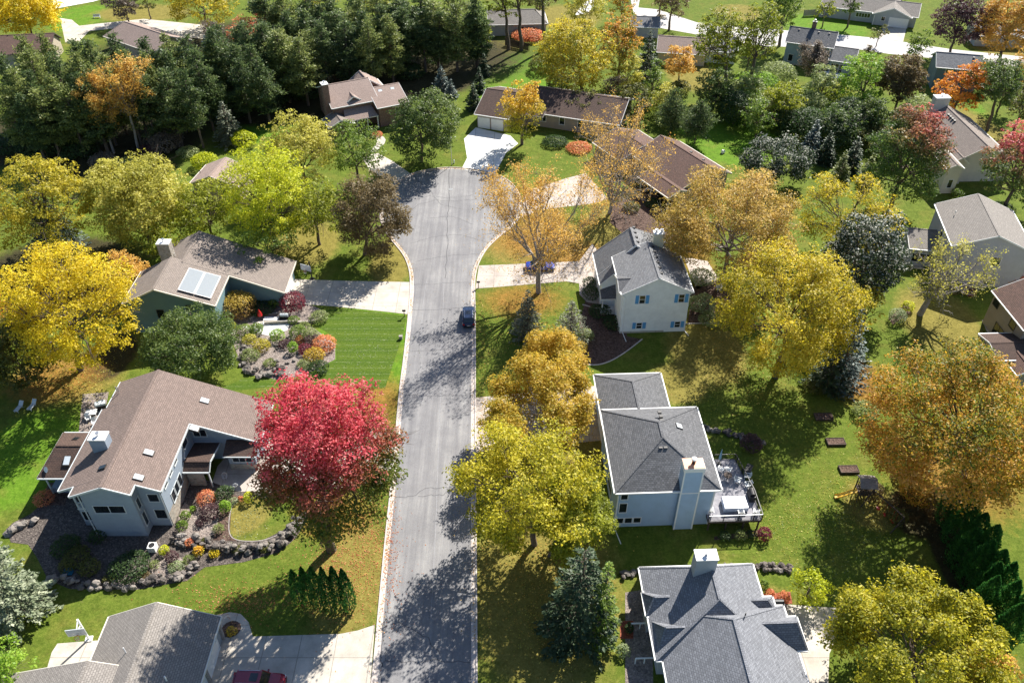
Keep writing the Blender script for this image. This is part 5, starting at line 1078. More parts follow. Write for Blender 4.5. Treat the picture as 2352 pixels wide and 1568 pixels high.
def gen_bush(seed, Rr, h, dens=1.0, leaf=0.20, rough=0.16, spiky=0.0):
    rs = np.random.RandomState(seed); T = Tubes()
    for k in range(5): a = k * 1.3; T.add(np.array([[0, 0, 0], [math.cos(a) * Rr * .5, math.sin(a) * Rr * .5, h * .6]]), [.03, .012], 4)
    rz = h * .55; n = int(4 * math.pi * Rr * max(rz, Rr * .6) * 62 * dens * (0.2 / leaf) ** 1.6); d = unit(rs.normal(size=(n, 3))); d[:, 2] = np.where(d[:, 2] < -.55, -d[:, 2], d[:, 2])
    lump = sum(np.exp(-((d - unit(rs.normal(size=3))) ** 2).sum(1) / .18) * rs.uniform(-1, 1) for _ in range(9))
    k = (1 + rough * lump) * rs.uniform(0.78, 1.05, n); P_ = d * np.array([Rr, Rr, rz]) * k[:, None] + np.array([0, 0, h * .46]); P_[:, 2] = np.maximum(P_[:, 2], .04)
    if spiky: t = unit(d + rs.normal(size=(n, 3)) * .25 + [0, 0, .3]); b = unit(np.cross(t, rs.normal(size=(n, 3)))); sz = leaf * rs.uniform(.7, 1.3, (n, 1)); U, V = t * sz * .9, b * sz * .22
    else: U, V = leaf_faces(rs, P_, leaf, d)
    cl = np.clip(lump * .35 + .5, 0, 1) * .6 + rs.rand(n) * .4
    return T, (P_, U, V, np.stack([rs.rand(n), cl, np.clip(P_[:, 2] / h, 0, 1), np.clip(P_[:, 0] / (2 * Rr) + .5, 0, 1)], 1))
# ---- leaf palettes (reflectance of single leaves)
Lf = {}
def leafmat(k, cols, **a): Lf[k] = m_leaf('leaves ' + k, cols, **a)
leafmat('crimson', [(0.06, 0.10, 0.012), (0.13, 0.17, 0.02), (0.34, 0.20, 0.05)], hi=(0.40, 0.80, [(0.30, 0.02, 0.045), (0.56, 0.055, 0.09), (0.72, 0.20, 0.20)]))
leafmat('yolive', [(0.13, 0.14, 0.012), (0.33, 0.29, 0.018), (0.58, 0.46, 0.025), (0.76, 0.63, 0.10)])
leafmat('ashyellow', [(0.12, 0.14, 0.012), (0.29, 0.285, 0.018), (0.54, 0.47, 0.025), (0.74, 0.65, 0.09)])
leafmat('ygreen', [(0.12, 0.15, 0.012), (0.26, 0.29, 0.02), (0.44, 0.44, 0.045)])
leafmat('gold', [(0.38, 0.30, 0.012), (0.66, 0.52, 0.02), (0.80, 0.66, 0.06)])
leafmat('goldgreen', [(0.20, 0.22, 0.025), (0.45, 0.38, 0.03), (0.62, 0.50, 0.05)])
leafmat('lime', [(0.24, 0.30, 0.012), (0.48, 0.52, 0.02), (0.66, 0.62, 0.05)])
leafmat('palelime', [(0.26, 0.26, 0.04), (0.46, 0.43, 0.07), (0.62, 0.56, 0.14)])
leafmat('orange', [(0.42, 0.25, 0.05), (0.62, 0.38, 0.08), (0.70, 0.50, 0.15)])
leafmat('orangey', [(0.24, 0.24, 0.03), (0.52, 0.36, 0.04), (0.64, 0.46, 0.08)])
leafmat('burnt', [(0.07, 0.11, 0.012), (0.20, 0.22, 0.018), (0.48, 0.29, 0.025), (0.64, 0.33, 0.06), (0.72, 0.45, 0.16)])
leafmat('deeporange', [(0.45, 0.14, 0.02), (0.62, 0.24, 0.03), (0.66, 0.38, 0.05)])
leafmat('amber', [(0.50, 0.30, 0.02), (0.66, 0.38, 0.03), (0.72, 0.50, 0.05)], hi=(0.9, 0.2, [(0.30, 0.34, 0.03), (0.42, 0.42, 0.04)]))
leafmat('green', [(0.045, 0.08, 0.018), (0.09, 0.14, 0.03), (0.19, 0.24, 0.055)], rough=0.5, spec=0.35)
leafmat('midgreen', [(0.07, 0.13, 0.02), (0.15, 0.23, 0.03), (0.29, 0.36, 0.06)])
leafmat('brightgreen', [(0.12, 0.24, 0.02), (0.22, 0.36, 0.03), (0.34, 0.46, 0.06)])
leafmat('darkgreen', [(0.022, 0.05, 0.015), (0.045, 0.085, 0.024), (0.10, 0.15, 0.04)])
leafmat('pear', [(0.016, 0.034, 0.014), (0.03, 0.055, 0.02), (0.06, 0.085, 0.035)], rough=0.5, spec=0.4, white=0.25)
leafmat('spruce', [(0.024, 0.05, 0.02), (0.045, 0.08, 0.034), (0.09, 0.13, 0.055)], trans=0.15)
leafmat('bluespruce', [(0.045, 0.075, 0.065), (0.085, 0.125, 0.11), (0.16, 0.21, 0.18)], trans=0.1)
leafmat('silver', [(0.13, 0.165, 0.09), (0.25, 0.29, 0.18), (0.42, 0.45, 0.31)], trans=0.12)
leafmat('greyspruce', [(0.08, 0.10, 0.06), (0.14, 0.16, 0.10), (0.22, 0.24, 0.16)], trans=0.12)
leafmat('pine', [(0.04, 0.07, 0.026), (0.09, 0.135, 0.045), (0.20, 0.25, 0.085)], trans=0.32)
leafmat('pinelight', [(0.08, 0.11, 0.03), (0.18, 0.22, 0.06), (0.34, 0.37, 0.12)], trans=0.35)
leafmat('arb', [(0.018, 0.08, 0.02), (0.04, 0.15, 0.03), (0.09, 0.25, 0.045)], trans=0.3)
leafmat('brown', [(0.08, 0.06, 0.03), (0.16, 0.12, 0.05), (0.27, 0.20, 0.09)])
leafmat('greybrown', [(0.10, 0.08, 0.06), (0.19, 0.155, 0.12), (0.30, 0.25, 0.20)])
leafmat('purple', [(0.05, 0.025, 0.03), (0.10, 0.05, 0.055), (0.19, 0.11, 0.11)])
leafmat('maroon', [(0.10, 0.012, 0.025), (0.20, 0.03, 0.05), (0.34, 0.08, 0.10)])
leafmat('redtop', [(0.05, 0.10, 0.02), (0.10, 0.17, 0.03), (0.22, 0.25, 0.05)], hi=(0.60, 0.92, [(0.45, 0.05, 0.09), (0.55, 0.10, 0.12), (0.50, 0.24, 0.12)]), hidir=0.35)
leafmat('redtop_edge', [(0.05, 0.10, 0.02), (0.10, 0.17, 0.03), (0.22, 0.22, 0.05)], hi=(0.50, 0.80, [(0.42, 0.05, 0.08), (0.56, 0.10, 0.12), (0.60, 0.24, 0.16)]))
leafmat('rustolive', [(0.22, 0.20, 0.04), (0.44, 0.31, 0.06), (0.60, 0.42, 0.13)])
leafmat('multi', [(0.12, 0.04, 0.04), (0.30, 0.20, 0.06), (0.52, 0.36, 0.08)], hi=(0.5, 0.9, [(0.42, 0.34, 0.06), (0.60, 0.42, 0.08)]))
leafmat('coral', [(0.45, 0.12, 0.06), (0.62, 0.24, 0.12), (0.66, 0.36, 0.12)])
leafmat('sage', [(0.14, 0.18, 0.06), (0.26, 0.31, 0.11), (0.42, 0.46, 0.20)])
leafmat('olive', [(0.07, 0.08, 0.02), (0.13, 0.14, 0.03), (0.22, 0.21, 0.06)])
leafmat('variegated', [(0.14, 0.20, 0.08), (0.28, 0.34, 0.16), (0.52, 0.54, 0.38)])
CACHE = {}
def put_tree(name, loc, gen, key, mat, label, cat, group=None, rot=0.0, sc=(1, 1, 1), bark='bark', dens_key=None):
    root = empty(name, loc, rot, label, cat, group); root.scale = sc
    if key in CACHE: mt, mc = CACHE[key]
    else:
        T, (C, U, V, K) = gen(); mt = T.mesh('trunk', M[bark]); mc = quads_mesh('crown', C, U, V, K, Lf[mat]); CACHE[key] = (mt, mc)
    for nm, me in (('trunk', mt), ('crown', mc)):
        o = bpy.data.objects.new(nm, me); COL.objects.link(o); o.parent = root
        if nm == 'crown': o.material_slots[0].link = 'OBJECT'; o.material_slots[0].material = Lf[mat]
        else: o.material_slots[0].link = 'OBJECT'; o.material_slots[0].material = M[bark]
    return root
def solve(x0, y0, x1, y1, clr, base=None):
    cx, cy = (x0 + x1) / 2, (y0 + y1) / 2; hc = 6.0; rz = 4.0
    for _ in range(25):
        X, Y = at(cx, cy, hc); Z = zdist(X, Y, hc); Rr = (x1 - x0) / 2 * Z / FPX; s = (y1 - y0) / 2 * Z / FPX
        ph = math.atan2(CAM_H - hc, math.hypot(X, Y)); rz = math.sqrt(max((0.55 * Rr) ** 2, (s * s - (Rr * math.sin(ph)) ** 2) / math.cos(ph) ** 2)); rz = min(rz, 2.2 * Rr)
        if base is None: hc = rz + clr
        else:
            bx, by = at(*base); lo, hi = 1.0, 30.0
            for _k in range(30):
                m = (lo + hi) / 2
                if at(cx, cy, m)[1] > by: lo = m
                else: hi = m
            hc = max(lo, rz * 0.75)
    X, Y = at(cx, cy, hc); return X, Y, Rr, rz, hc
N_ = [0]
def decid(box, mat, label, clr=2.2, base=None, name='maple_tree', cat='tree', group=None, seed=None, style='round', share=None, **kw):
    N_[0] += 1; seed = seed or N_[0] * 7 + 3
    X, Y, Rr, rz, hc = solve(*box, clr, base)
    lean = (0, 0)
    if base is not None:
        bx, by = at(*base); dx, dy = X - bx, Y - by; m = Rr * 0.5; dx = max(-m, min(m, dx)); dy = max(-m, min(m, dy)); lean = (dx, dy); X, Y = bx, by
    bark = kw.pop('bark', 'bark')
    if share is not None:
        key = (style, share); b0 = share[1:] if False else None
        Rs, rzs, hcs = 5.0, 4.4, 6.6
        if style == 'vase': gen = lambda: gen_vase(share, Rs, rzs, hcs, **kw)
        else: gen = lambda: gen_decid(share, Rs, rzs, hcs, **kw)
        k = Rr / Rs; kz = (hc + rz) / (hcs + rzs); return put_tree(name, (X, Y, 0), gen, key + tuple(sorted(kw.items())), mat, label, cat, group, (seed * 1.7) % 6.28, (k, k, kz), bark)
    gen = (lambda: gen_vase(seed, Rr, rz, hc, lean, **kw)) if style == 'vase' else (lambda: gen_decid(seed, Rr, rz, hc, lean, **kw))
    return put_tree(name, (X, Y, 0), gen, ('u', N_[0]), mat, label, cat, group, 0, bark=bark)
def cone(tip, by, wpx, mat, label, kind='spruce', name='spruce_tree', cat='tree', group=None, seed=None, share=None, bark='bark', bx=None, **kw):
    """tip (px) of a vertical tree, by = row of its lowest boughs in front"""
    N_[0] += 1; seed = seed or N_[0] * 5 + 1; tx, ty = tip
    # find base row so that its foot lies below the tip
    b = by
    for _ in range(12):
        X, Y = at(bx if bx is not None else tx, b); Z = zdist(X, Y, 0); Rr = wpx / 2 * Z / FPX; ph = math.atan2(CAM_H, math.hypot(X, Y)); b = by - Rr * math.sin(ph) * FPX / Z * 0.85
    X, Y = at(tx, b)
    h = height_to(X, Y, ty)
    X2 = (tx - 1180) / FPX * zdist(X, Y, h)      # column under the tip
    X = X2; fn = dict(spruce=gen_spruce, pine=gen_pine, arb=gen_arb)[kind]
    if share is not None:
        h0, r0 = (12.0, 2.8) if kind == 'spruce' else (16.0, 3.4) if kind == 'pine' else (6.0, 1.0)
        return put_tree(name, (X, Y, 0), lambda: fn(share, r0, h0, **kw), (kind, share) + tuple(sorted(kw.items())), mat, label, cat, group, (seed * 1.3) % 6.28, (Rr / r0, Rr / r0, h / h0), bark)
    return put_tree(name, (X, Y, 0), lambda: fn(seed, Rr, h, **kw), ('u', N_[0]), mat, label, cat, group, 0, bark=bark)
def bush(px, py, wpx, mat, label, h=None, name='shrub', cat='shrub', group=None, seed=None, **kw):
    N_[0] += 1; seed = seed or N_[0] * 11 + 5; hh = h
    X, Y = at(px, py); Z = zdist(X, Y, 0); Rr = wpx / 2 * Z / FPX; hh = h or Rr * 1.35
    X, Y = at(px, py, hh * .45); bark = 'bark'
    root = empty(name, (X, Y, 0), 0, label, cat, group); T, (C, U, V, K) = gen_bush(seed, Rr, hh, **kw)
    for nm, me in (('stem', T.mesh('stem', M[bark])), ('foliage', quads_mesh('foliage', C, U, V, K, Lf[mat]))):
        o = bpy.data.objects.new(nm, me); COL.objects.link(o); o.parent = root
    return root
# ================================================================= planting (boxes are the crown outlines surveyed in the picture)
# -- near the street
decid((580, 848, 920, 1240), 'crimson', 'crimson red maple fading to green below, between the grey blue house and the street', base=(762, 1262), seed=11, lobes=20, dens=1.15, leaf=.28, lobe_r=0.36, branchy=1, egg=.12)
decid((1030, 960, 1385, 1275), 'ashyellow', 'large yellow green ash leaning over the kerb at the right side of the street', base=(1228, 1250), name='ash_tree', seed=21, lobes=17, hollow=-.08, dens=.7, leaf=.28, lobe_r=.34, branchy=1)
decid((1235, 1085, 1425, 1290), 'ygreen', 'lower greener ash crown hanging over the west corner of the sky blue house', base=(1262, 1275), name='ash_tree', seed=22, lobes=12, hollow=-.2, dens=.75, leaf=.28, lobe_r=.36, branchy=1)
decid((1092, 835, 1392, 1020), 'orangey', 'yellow orange locust with bare twigs, over the pink driveway of the sky blue house', clr=2.5, name='locust_tree', seed=23, lobes=15, dens=.6, leaf=.28, lobe_r=.34, branchy=2, gap=.4, hollow=-.1, bark='bark_grey')
decid((1198, 745, 1342, 890), 'orangey', 'small yellow orange tree, topmost crown beside the thin fir', clr=2.0, name='locust_tree', seed=24, lobes=9, dens=.9, leaf=.28, branchy=1, gap=.15)
cone((1213, 662), 800, 92, 'greyspruce', 'thin grey green spruce standing in the lawn south of the blue car', seed=25, dens=1.0, leaf=.26, droop=.12)
cone((1315, 688), 806, 105, 'greyspruce', 'wispy pale fir with see through boughs left of the mulch bed', seed=26, dens=.6, leaf=.22, droop=-.05, name='fir_tree')
cone((1345, 1255), 1528, 190, 'spruce', 'big dark blue green spruce at the bottom, left of the blue grey hipped roof', seed=27, dens=1.9, leaf=.30, droop=.2, power=.55)
cone((1400, 1285), 1505, 90, 'midgreen', 'lighter green conifer tucked behind the big dark spruce at the bottom', seed=271, dens=1.2, leaf=.28, droop=.1, power=.6)
decid((1078, 318, 1385, 665), 'orange', 'tall open locust with a straight bare trunk and sparse orange leaves beside the blue car', base=(1237, 672), name='locust_tree', style='vase', seed=31, dens=.72, leaf=.24, limbs=11, tr=.33, forkz=5.2, bark='bark_grey')
decid((1300, 212, 1560, 480), 'orange', 'half bare greyish locust with thin twigs in front of the red brown roofed house', base=(1400, 489), name='locust_tree', style='vase', seed=32, dens=.26, leaf=.24, limbs=13, tr=.3, bark='bark_grey')
decid((1140, 178, 1258, 328), 'amber', 'golden orange maple in front of the dark roofed ranch garage', base=(1199, 332), seed=33, lobes=13, dens=1.2, leaf=.34)
decid((893, 205, 1057, 366), 'green', 'dark green round tree between the brick house and the turning circle', base=(968, 372), name='oak_tree', seed=34, lobes=16, dens=1.4, hollow=-.8, leaf=.36)
decid((768, 398, 938, 592), 'brown', 'brown and olive thinly leaved tree at the left kerb of the turning circle', base=(838, 585), name='oak_tree', seed=35, lobes=12, dens=.4, leaf=.3, branchy=2, gap=.3)
decid((745, 272, 882, 415), 'midgreen', 'feathery bright green tree beside the white porch of the brick house', clr=1.5, name='larch_tree', seed=36, lobes=14, dens=1.0, leaf=.34, lobe_r=.34)
decid((498, 322, 718, 565), 'lime', 'large bright yellow green tree in front of the hidden tan house', clr=1.5, name='ash_tree', seed=37, lobes=20, dens=1.15, leaf=.28, lobe_r=.36)
decid((598, 262, 778, 430), 'palelime', 'pale yellow thinly leaved tree left of the brick house', clr=2, name='ash_tree', seed=38, lobes=13, dens=.6, leaf=.32, branchy=1, gap=.2)
decid((640, 400, 800, 560), 'ygreen', 'olive green tree in the gap between the bright yellow green tree and the brown one', clr=1.2, name='ash_tree', seed=381, lobes=12, dens=.8, leaf=.34)
decid((198, 358, 425, 560), 'palelime', 'large pale yellow green tree, second from left behind the teal house', clr=1.5, name='ash_tree', seed=39, lobes=18, dens=.95, leaf=.34, branchy=1)
decid((-30, 352, 215, 590), 'goldgreen', 'broad golden green tree at the left edge above the blue spruce', clr=1.5, name='ash_tree', seed=40, lobes=18, dens=1.0, leaf=.36)
decid((395, 395, 545, 560), 'ygreen', 'mixed green tree just left of the hidden tan house', clr=1.2, name='ash_tree', seed=41, lobes=13, dens=.9, leaf=.34)
decid((520, 480, 700, 620), 'midgreen', 'shaded green tree behind the garage end of the teal house', clr=1, name='ash_tree', seed=411, lobes=11, dens=.7, leaf=.34)
decid((300, 500, 500, 590), 'ygreen', 'low green tree crown behind the stone chimney of the teal house', clr=.8, name='ash_tree', seed=412, lobes=10, dens=.8, leaf=.34)
cone((75, 428), 610, 150, 'bluespruce', 'pale blue spruce among yellow green trees at the left', seed=42, dens=1.1, leaf=.34, droop=.25)
decid((8, 548, 314, 842), 'gold', 'large bright yellow maple left of the teal house', clr=2.0, base=(185, 850), seed=43, lobes=24, dens=1.2, leaf=.28, lobe_r=.30)
decid((-110, 640, 28, 800), 'deeporange', 'orange maple cut by the left edge of the picture', clr=2.0, seed=44, lobes=12, dens=1.0, leaf=.34)
decid((-60, 720, 120, 890), 'olive', 'dull olive tree below the bright yellow maple at the left edge', clr=1.0, name='oak_tree', seed=45, lobes=11, dens=.75, leaf=.34, branchy=1)
decid((228, 575, 345, 690), 'orange', 'small orange and olive tree touching the bright yellow maple', clr=.8, name='oak_tree', seed=46, lobes=9, dens=.8, leaf=.3, gap=.15)
decid((318, 695, 558, 882), 'green', 'dark green broad maple in front of the teal gable wall', clr=1.2, seed=47, lobes=24, dens=2.0, hollow=-.8, leaf=.28, lobe_r=.32)
bush(548, 702, 78, 'multi', 'yellow topped maroon shrub against the shaded teal garage wall', h=3.4, seed=48, leaf=.26)
bush(672, 694, 58, 'maroon', 'dark maroon shrub at the garage corner of the teal house', h=2.6, leaf=.24)
# -- right of the street
decid((1640, 562, 1988, 858), 'yolive', 'very large golden olive ash between the white house and the dark spruce', base=(1782, 866), name='ash_tree', seed=51, lobes=24, hollow=-.12, dens=.75, leaf=.28, lobe_r=.30, branchy=1)
decid((1510, 385, 1840, 650), 'rustolive', 'wide orange locust behind the white house chimney', base=(1660, 650), name='locust_tree', seed=52, lobes=20, dens=.55, leaf=.28, lobe_r=.32, branchy=2, gap=.3, hollow=-.2, bark='bark_grey')
decid((1812, 388, 2088, 590), 'yolive', 'golden yellow ash behind the dark glossy pear tree', clr=2.0, name='ash_tree', seed=53, lobes=20, hollow=-.25, dens=.85, leaf=.28, lobe_r=.32)
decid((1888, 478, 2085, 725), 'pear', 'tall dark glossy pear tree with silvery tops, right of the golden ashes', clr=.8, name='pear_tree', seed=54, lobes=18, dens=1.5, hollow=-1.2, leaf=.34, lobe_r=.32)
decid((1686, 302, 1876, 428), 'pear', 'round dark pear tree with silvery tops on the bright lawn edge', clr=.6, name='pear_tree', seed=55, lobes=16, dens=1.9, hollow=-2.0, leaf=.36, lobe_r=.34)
decid((1990, 245, 2178, 478), 'redtop', 'tall green maple turning crimson at its top right, before the cream house', clr=1.2, seed=56, lobes=22, dens=1.5, hollow=-1.0, leaf=.36, lobe_r=.30, egg=-.1)
decid((2258, 282, 2440, 490), 'redtop_edge', 'green maple with a reddish top at the right edge of the picture', clr=1.2, seed=57, lobes=20, dens=1.2, leaf=.36, lobe_r=.32)
decid((2098, 530, 2290, 700), 'palelime', 'nearly bare leaning tree with grey twigs before the lilac grey house', base=(2112, 722), name='birch_tree', style='vase', seed=58, dens=.16, leaf=.26, limbs=9, bark='bark_grey')
decid((1975, 790, 2375, 1165), 'burnt', 'huge orange and olive oak filling the right side', clr=2.0, base=(2215, 1130), name='oak_tree', seed=59, lobes=26, hollow=-.1, dens=.8, leaf=.28, lobe_r=.28, branchy=1)
decid((1895, 1345, 2320, 1640), 'ashyellow', 'large golden yellow locust in the bottom right corner', clr=2.0, name='locust_tree', seed=60, lobes=26, hollow=-.22, dens=.8, leaf=.28, lobe_r=.28, branchy=1)
decid((2200, 1480, 2330, 1620), 'orange', 'orange brown tree behind the golden locust in the bottom right corner', clr=.6, name='oak_tree', seed=601, lobes=9, dens=.7, leaf=.26, gap=.2)
decid((1805, 1298, 1920, 1392), 'lime', 'small bright lime tree beside the pale patio of the blue grey hipped roof', clr=.8, name='redbud_tree', seed=61, lobes=13, dens=2.0, leaf=.26)
cone((1985, 700), 915, 140, 'bluespruce', 'dark blue spruce right of the very large golden olive ash', seed=62, dens=1.0, leaf=.32, droop=.15)
cone((1930, 790), 920, 120, 'spruce', 'shaded dark spruce under the golden olive ash', seed=63, dens=.9, leaf=.32)
decid((1960, 640, 2035, 760), 'yolive', 'small yellow tree peeping over the dark blue spruce', clr=1.5, name='ash_tree', seed=64, lobes=8, dens=.8, leaf=.3)
# arborvitae
for i, (x, y0_, y1_) in enumerate([(668, 1308, 1392), (690, 1302, 1400), (712, 1300, 1408), (736, 1302, 1416), (760, 1300, 1412), (783, 1306, 1410)]):
    cone((x, y0_), y1_, 34, 'arb', 'dark green arborvitae, number %s from the left in the clump below the crimson maple' % ['one', 'two', 'three', 'four', 'five', 'six'][i], kind='arb', name='arborvitae', group='arborvitae clump below the crimson maple', seed=70 + i)
od = ['farthest', 'second farthest', 'third farthest', 'fourth', 'fifth', 'sixth', 'seventh', 'eighth', 'ninth', 'tenth', 'eleventh', 'third nearest', 'second nearest', 'nearest']
for i, (x, y0_, y1_) in enumerate([(2222, 1100, 1215), (2252, 1105, 1225), (2238, 1150, 1262), (2268, 1178, 1290), (2252, 1212, 1322), (2296, 1205, 1330), (2285, 1240, 1365), (2312, 1262, 1388), (2300, 1290, 1412), (2335, 1290, 1420), (2296, 1322, 1462), (2345, 1332, 1470), (2352, 1385, 1525), (2385, 1350, 1500)]):
    cone((x, y0_), y1_, 62, 'arb', 'tall dark arborvitae in the long row at the right edge, %s from the camera' % od[i] if i > 2 and i < 11 else 'tall dark arborvitae in the long row at the right edge, the %s one' % od[i], kind='arb', name='arborvitae', group='arborvitae row at the right edge', seed=90 + i)
cone((-100, 1212), 1470, 185, 'silver', 'silvery green spruce at the bottom left edge', seed=110, dens=2.2, leaf=.3, power=.5, droop=.1, name='spruce_tree')
decid((-60, 1462, 62, 1600), 'brightgreen', 'bright green tree in the bottom left corner', clr=.5, seed=111, lobes=11, dens=1.1, leaf=.28)
# -- middle distance
cone((507, 228), 345, 88, 'greyspruce', 'single grey green spruce on the lawn edge below the pine wood', seed=120, dens=1.0, leaf=.36)
cone((1012, 150), 228, 62, 'bluespruce', 'dark blue green spruce behind the round green tree, left one', seed=121, leaf=.38)
cone((1035, 182), 232, 40, 'bluespruce', 'small pale blue spruce beside the round green tree, right one', seed=122, leaf=.38)
for i, (x, y0_, y1_, w_) in enumerate([(1111, 122, 180, 40), (1100, 155, 218, 40), (1086, 190, 258, 44)]):
    cone((x, y0_), y1_, w_, 'spruce', 'slim dark spruce in the line left of the ranch garage, the %s one' % ['farthest', 'middle', 'nearest'][i], seed=123 + i, leaf=.38, group='slim spruces by the ranch garage')
decid((1222, 40, 1412, 208), 'goldgreen', 'broad golden tree behind the dark roofed ranch', base=(1338, 215), name='ash_tree', seed=130, lobes=20, dens=1.1, leaf=.42, lobe_r=.32)
decid((1378, 15, 1478, 170), 'burnt', 'tall tan and yellow tree right of the broad golden one', clr=2, name='oak_tree', seed=131, lobes=13, dens=.9, leaf=.4)
decid((1405, 120, 1480, 205), 'palelime', 'low pale tree below the tall tan one', clr=1, name='oak_tree', seed=132, lobes=9, dens=.7, leaf=.38, gap=.2)
cone((1495, 65), 190, 70, 'spruce', 'dark spruce right of the tall tan tree', seed=133, leaf=.4)
decid((1522, 105, 1602, 180), 'orange', 'small orange tree before the pale pinkish roof', base=(1558, 190), name='locust_tree', seed=134, lobes=8, dens=.8, leaf=.36, gap=.1)
decid((1590, 5, 1712, 170), 'ygreen', 'tall round topped tree with visible trunks, left of the pair', base=(1665, 222), name='oak_tree', seed=135, lobes=16, dens=.95, leaf=.42)
decid((1690, 2, 1802, 160), 'ygreen', 'tall round topped tree with visible trunks, right of the pair', base=(1715, 225), name='oak_tree', seed=136, lobes=14, dens=.95, leaf=.42)
decid((1748, -60, 1845, 88), 'midgreen', 'dense green tree beside the far pale street, left of the blue grey house', base=(1790, 106), seed=137, lobes=14, dens=1.1, leaf=.45)
decid((1935, -45, 1982, 48), 'green', 'green tree on the lawn of the ranch house at the top', base=(1946, 63), seed=138, lobes=9, dens=1.0, leaf=.5)
decid((1924, 118, 2042, 245), 'brightgreen', 'bright green tree right of the blue grey house wing', base=(1975, 262), name='oak_tree', seed=139, lobes=14, dens=1.0, leaf=.4)
decid((2018, 124, 2120, 235), 'brown', 'brown leaved tree with dark forked trunk beside the bright green one', base=(2052, 270), name='oak_tree', seed=140, lobes=12, dens=.85, leaf=.38, branchy=1)
decid((1955, 105, 2015, 150), 'brown', 'small brownish tree against the blue grey wing', clr=2, name='oak_tree', seed=141, lobes=8, dens=.8, leaf=.38)
decid((1835, 90, 1905, 170), 'greybrown', 'bare whitish twiggy tree in front of the blue grey house', base=(1868, 195), name='magnolia_tree', style='vase', seed=142, dens=.6, leaf=.3, limbs=7, bark='bark_grey')
decid((2078, 68, 2142, 145), 'midgreen', 'olive green tree on the kerb of the far street', clr=1, name='oak_tree', seed=143, lobes=10, dens=1.0, leaf=.42)
decid((2140, -20, 2272, 118), 'purple', 'dark purple brown tree by the far street', clr=1.5, name='beech_tree', seed=144, lobes=18, dens=1.1, leaf=.42)
decid((2255, -30, 2400, 130), 'orange', 'orange and tan tree in the top right corner', clr=1.5, name='oak_tree', seed=145, lobes=15, dens=.75, leaf=.4, gap=.15, branchy=1)
decid((2155, 130, 2262, 275), 'deeporange', 'vivid orange maple in front of the dark slate blue house', clr=1.5, seed=146, lobes=15, dens=1.1, leaf=.4)
decid((2222, 128, 2350, 250), 'green', 'dark green tree with a forked trunk right of the vivid orange maple', base=(2268, 300), name='oak_tree', seed=147, lobes=15, dens=1.0, leaf=.4)
decid((2310, 180, 2400, 290), 'olive', 'olive tree at the right edge behind the cream house', clr=1.5, name='oak_tree', seed=148, lobes=9, dens=.9, leaf=.4)
for i, (x, y0_, y1_, w_, m_) in enumerate([(1880, 272, 372, 66, 'bluespruce'), (1912, 300, 385, 60, 'spruce'), (1975, 312, 405, 66, 'spruce'), (1945, 345, 430, 56, 'pinelight'), (2010, 350, 428, 50, 'pinelight')]):
    cone((x, y0_), y1_, w_, m_, ['pale blue spruce right above the round pear tree', 'green spruce just right of the pale blue one', 'tall green spruce in the dark hollow before the red topped maple', 'soft green young pine in front of the tall green spruce', 'soft green young pine touching the red topped maple'][i], seed=150 + i, leaf=.38, droop=.1 if i > 2 else .25)
for i, (x, y0_, y1_, w_) in enumerate([(1552, 205, 325, 74), (1610, 232, 345, 84)]):
    cone((x, y0_), y1_, w_, 'pine', ['dark grey green pine before the red brown house, left of two', 'dark grey green pine before the red brown house, right of two'][i], kind='pine', name='pine_tree', seed=156 + i)
for i, (b, m_, t_) in enumerate([((1690, 150, 1760, 240), 'sage', 'pale grey green tree at the left end of the thicket'), ((1745, 185, 1850, 285), 'ygreen', 'yellow green tree in the middle of the thicket'), ((1850, 140, 1930, 250), 'sage', 'pale tree left of the bright green one in the thicket'), ((1700, 225, 1790, 310), 'midgreen', 'green tree at the front left of the thicket'),
                                ((1960, 215, 2050, 310), 'green', 'dark tree in the hollow behind the red topped maple'), ((2060, 215, 2130, 300), 'sage', 'pale tree beside the brown leaved tree foot'), ((1880, 230, 1985, 330), 'green', 'dark green tree in the middle of the hollow'), ((1470, 130, 1530, 230), 'midgreen', 'green tree below the dark spruce near the orange one'),
                                ((1420, 190, 1500, 270), 'olive', 'olive tree at the end of the dark ranch roof'), ((1500, 190, 1560, 260), 'palelime', 'small pale tree in the lawn before the dark pines'), ((1590, 150, 1690, 260), 'green', 'dark tree at the feet of the tall pair'), ((2330, 100, 2420, 200), 'orange', 'orange tree at the right edge beyond the street'),
                                ((2275, 150, 2350, 250), 'midgreen', 'green tree between the vivid orange maple and the right edge'), ((1870, -10, 1925, 55), 'ygreen', 'yellow green tree by the grey fence at the top'), ((2000, 55, 2040, 100), 'olive', 'small olive tree on the far street verge'), ((1700, 90, 1745, 150), 'ygreen', 'small tree left of the blue grey house'), ((1600, 60, 1650, 120), 'midgreen', 'green tree beside the small white house'), ((1290, 215, 1400, 262), 'olive', 'olive bushy tree over the dark ranch roof end')]):
    decid(b, m_, t_, clr=.8, name='oak_tree', seed=500 + i, lobes=11, dens=.9, leaf=.4)
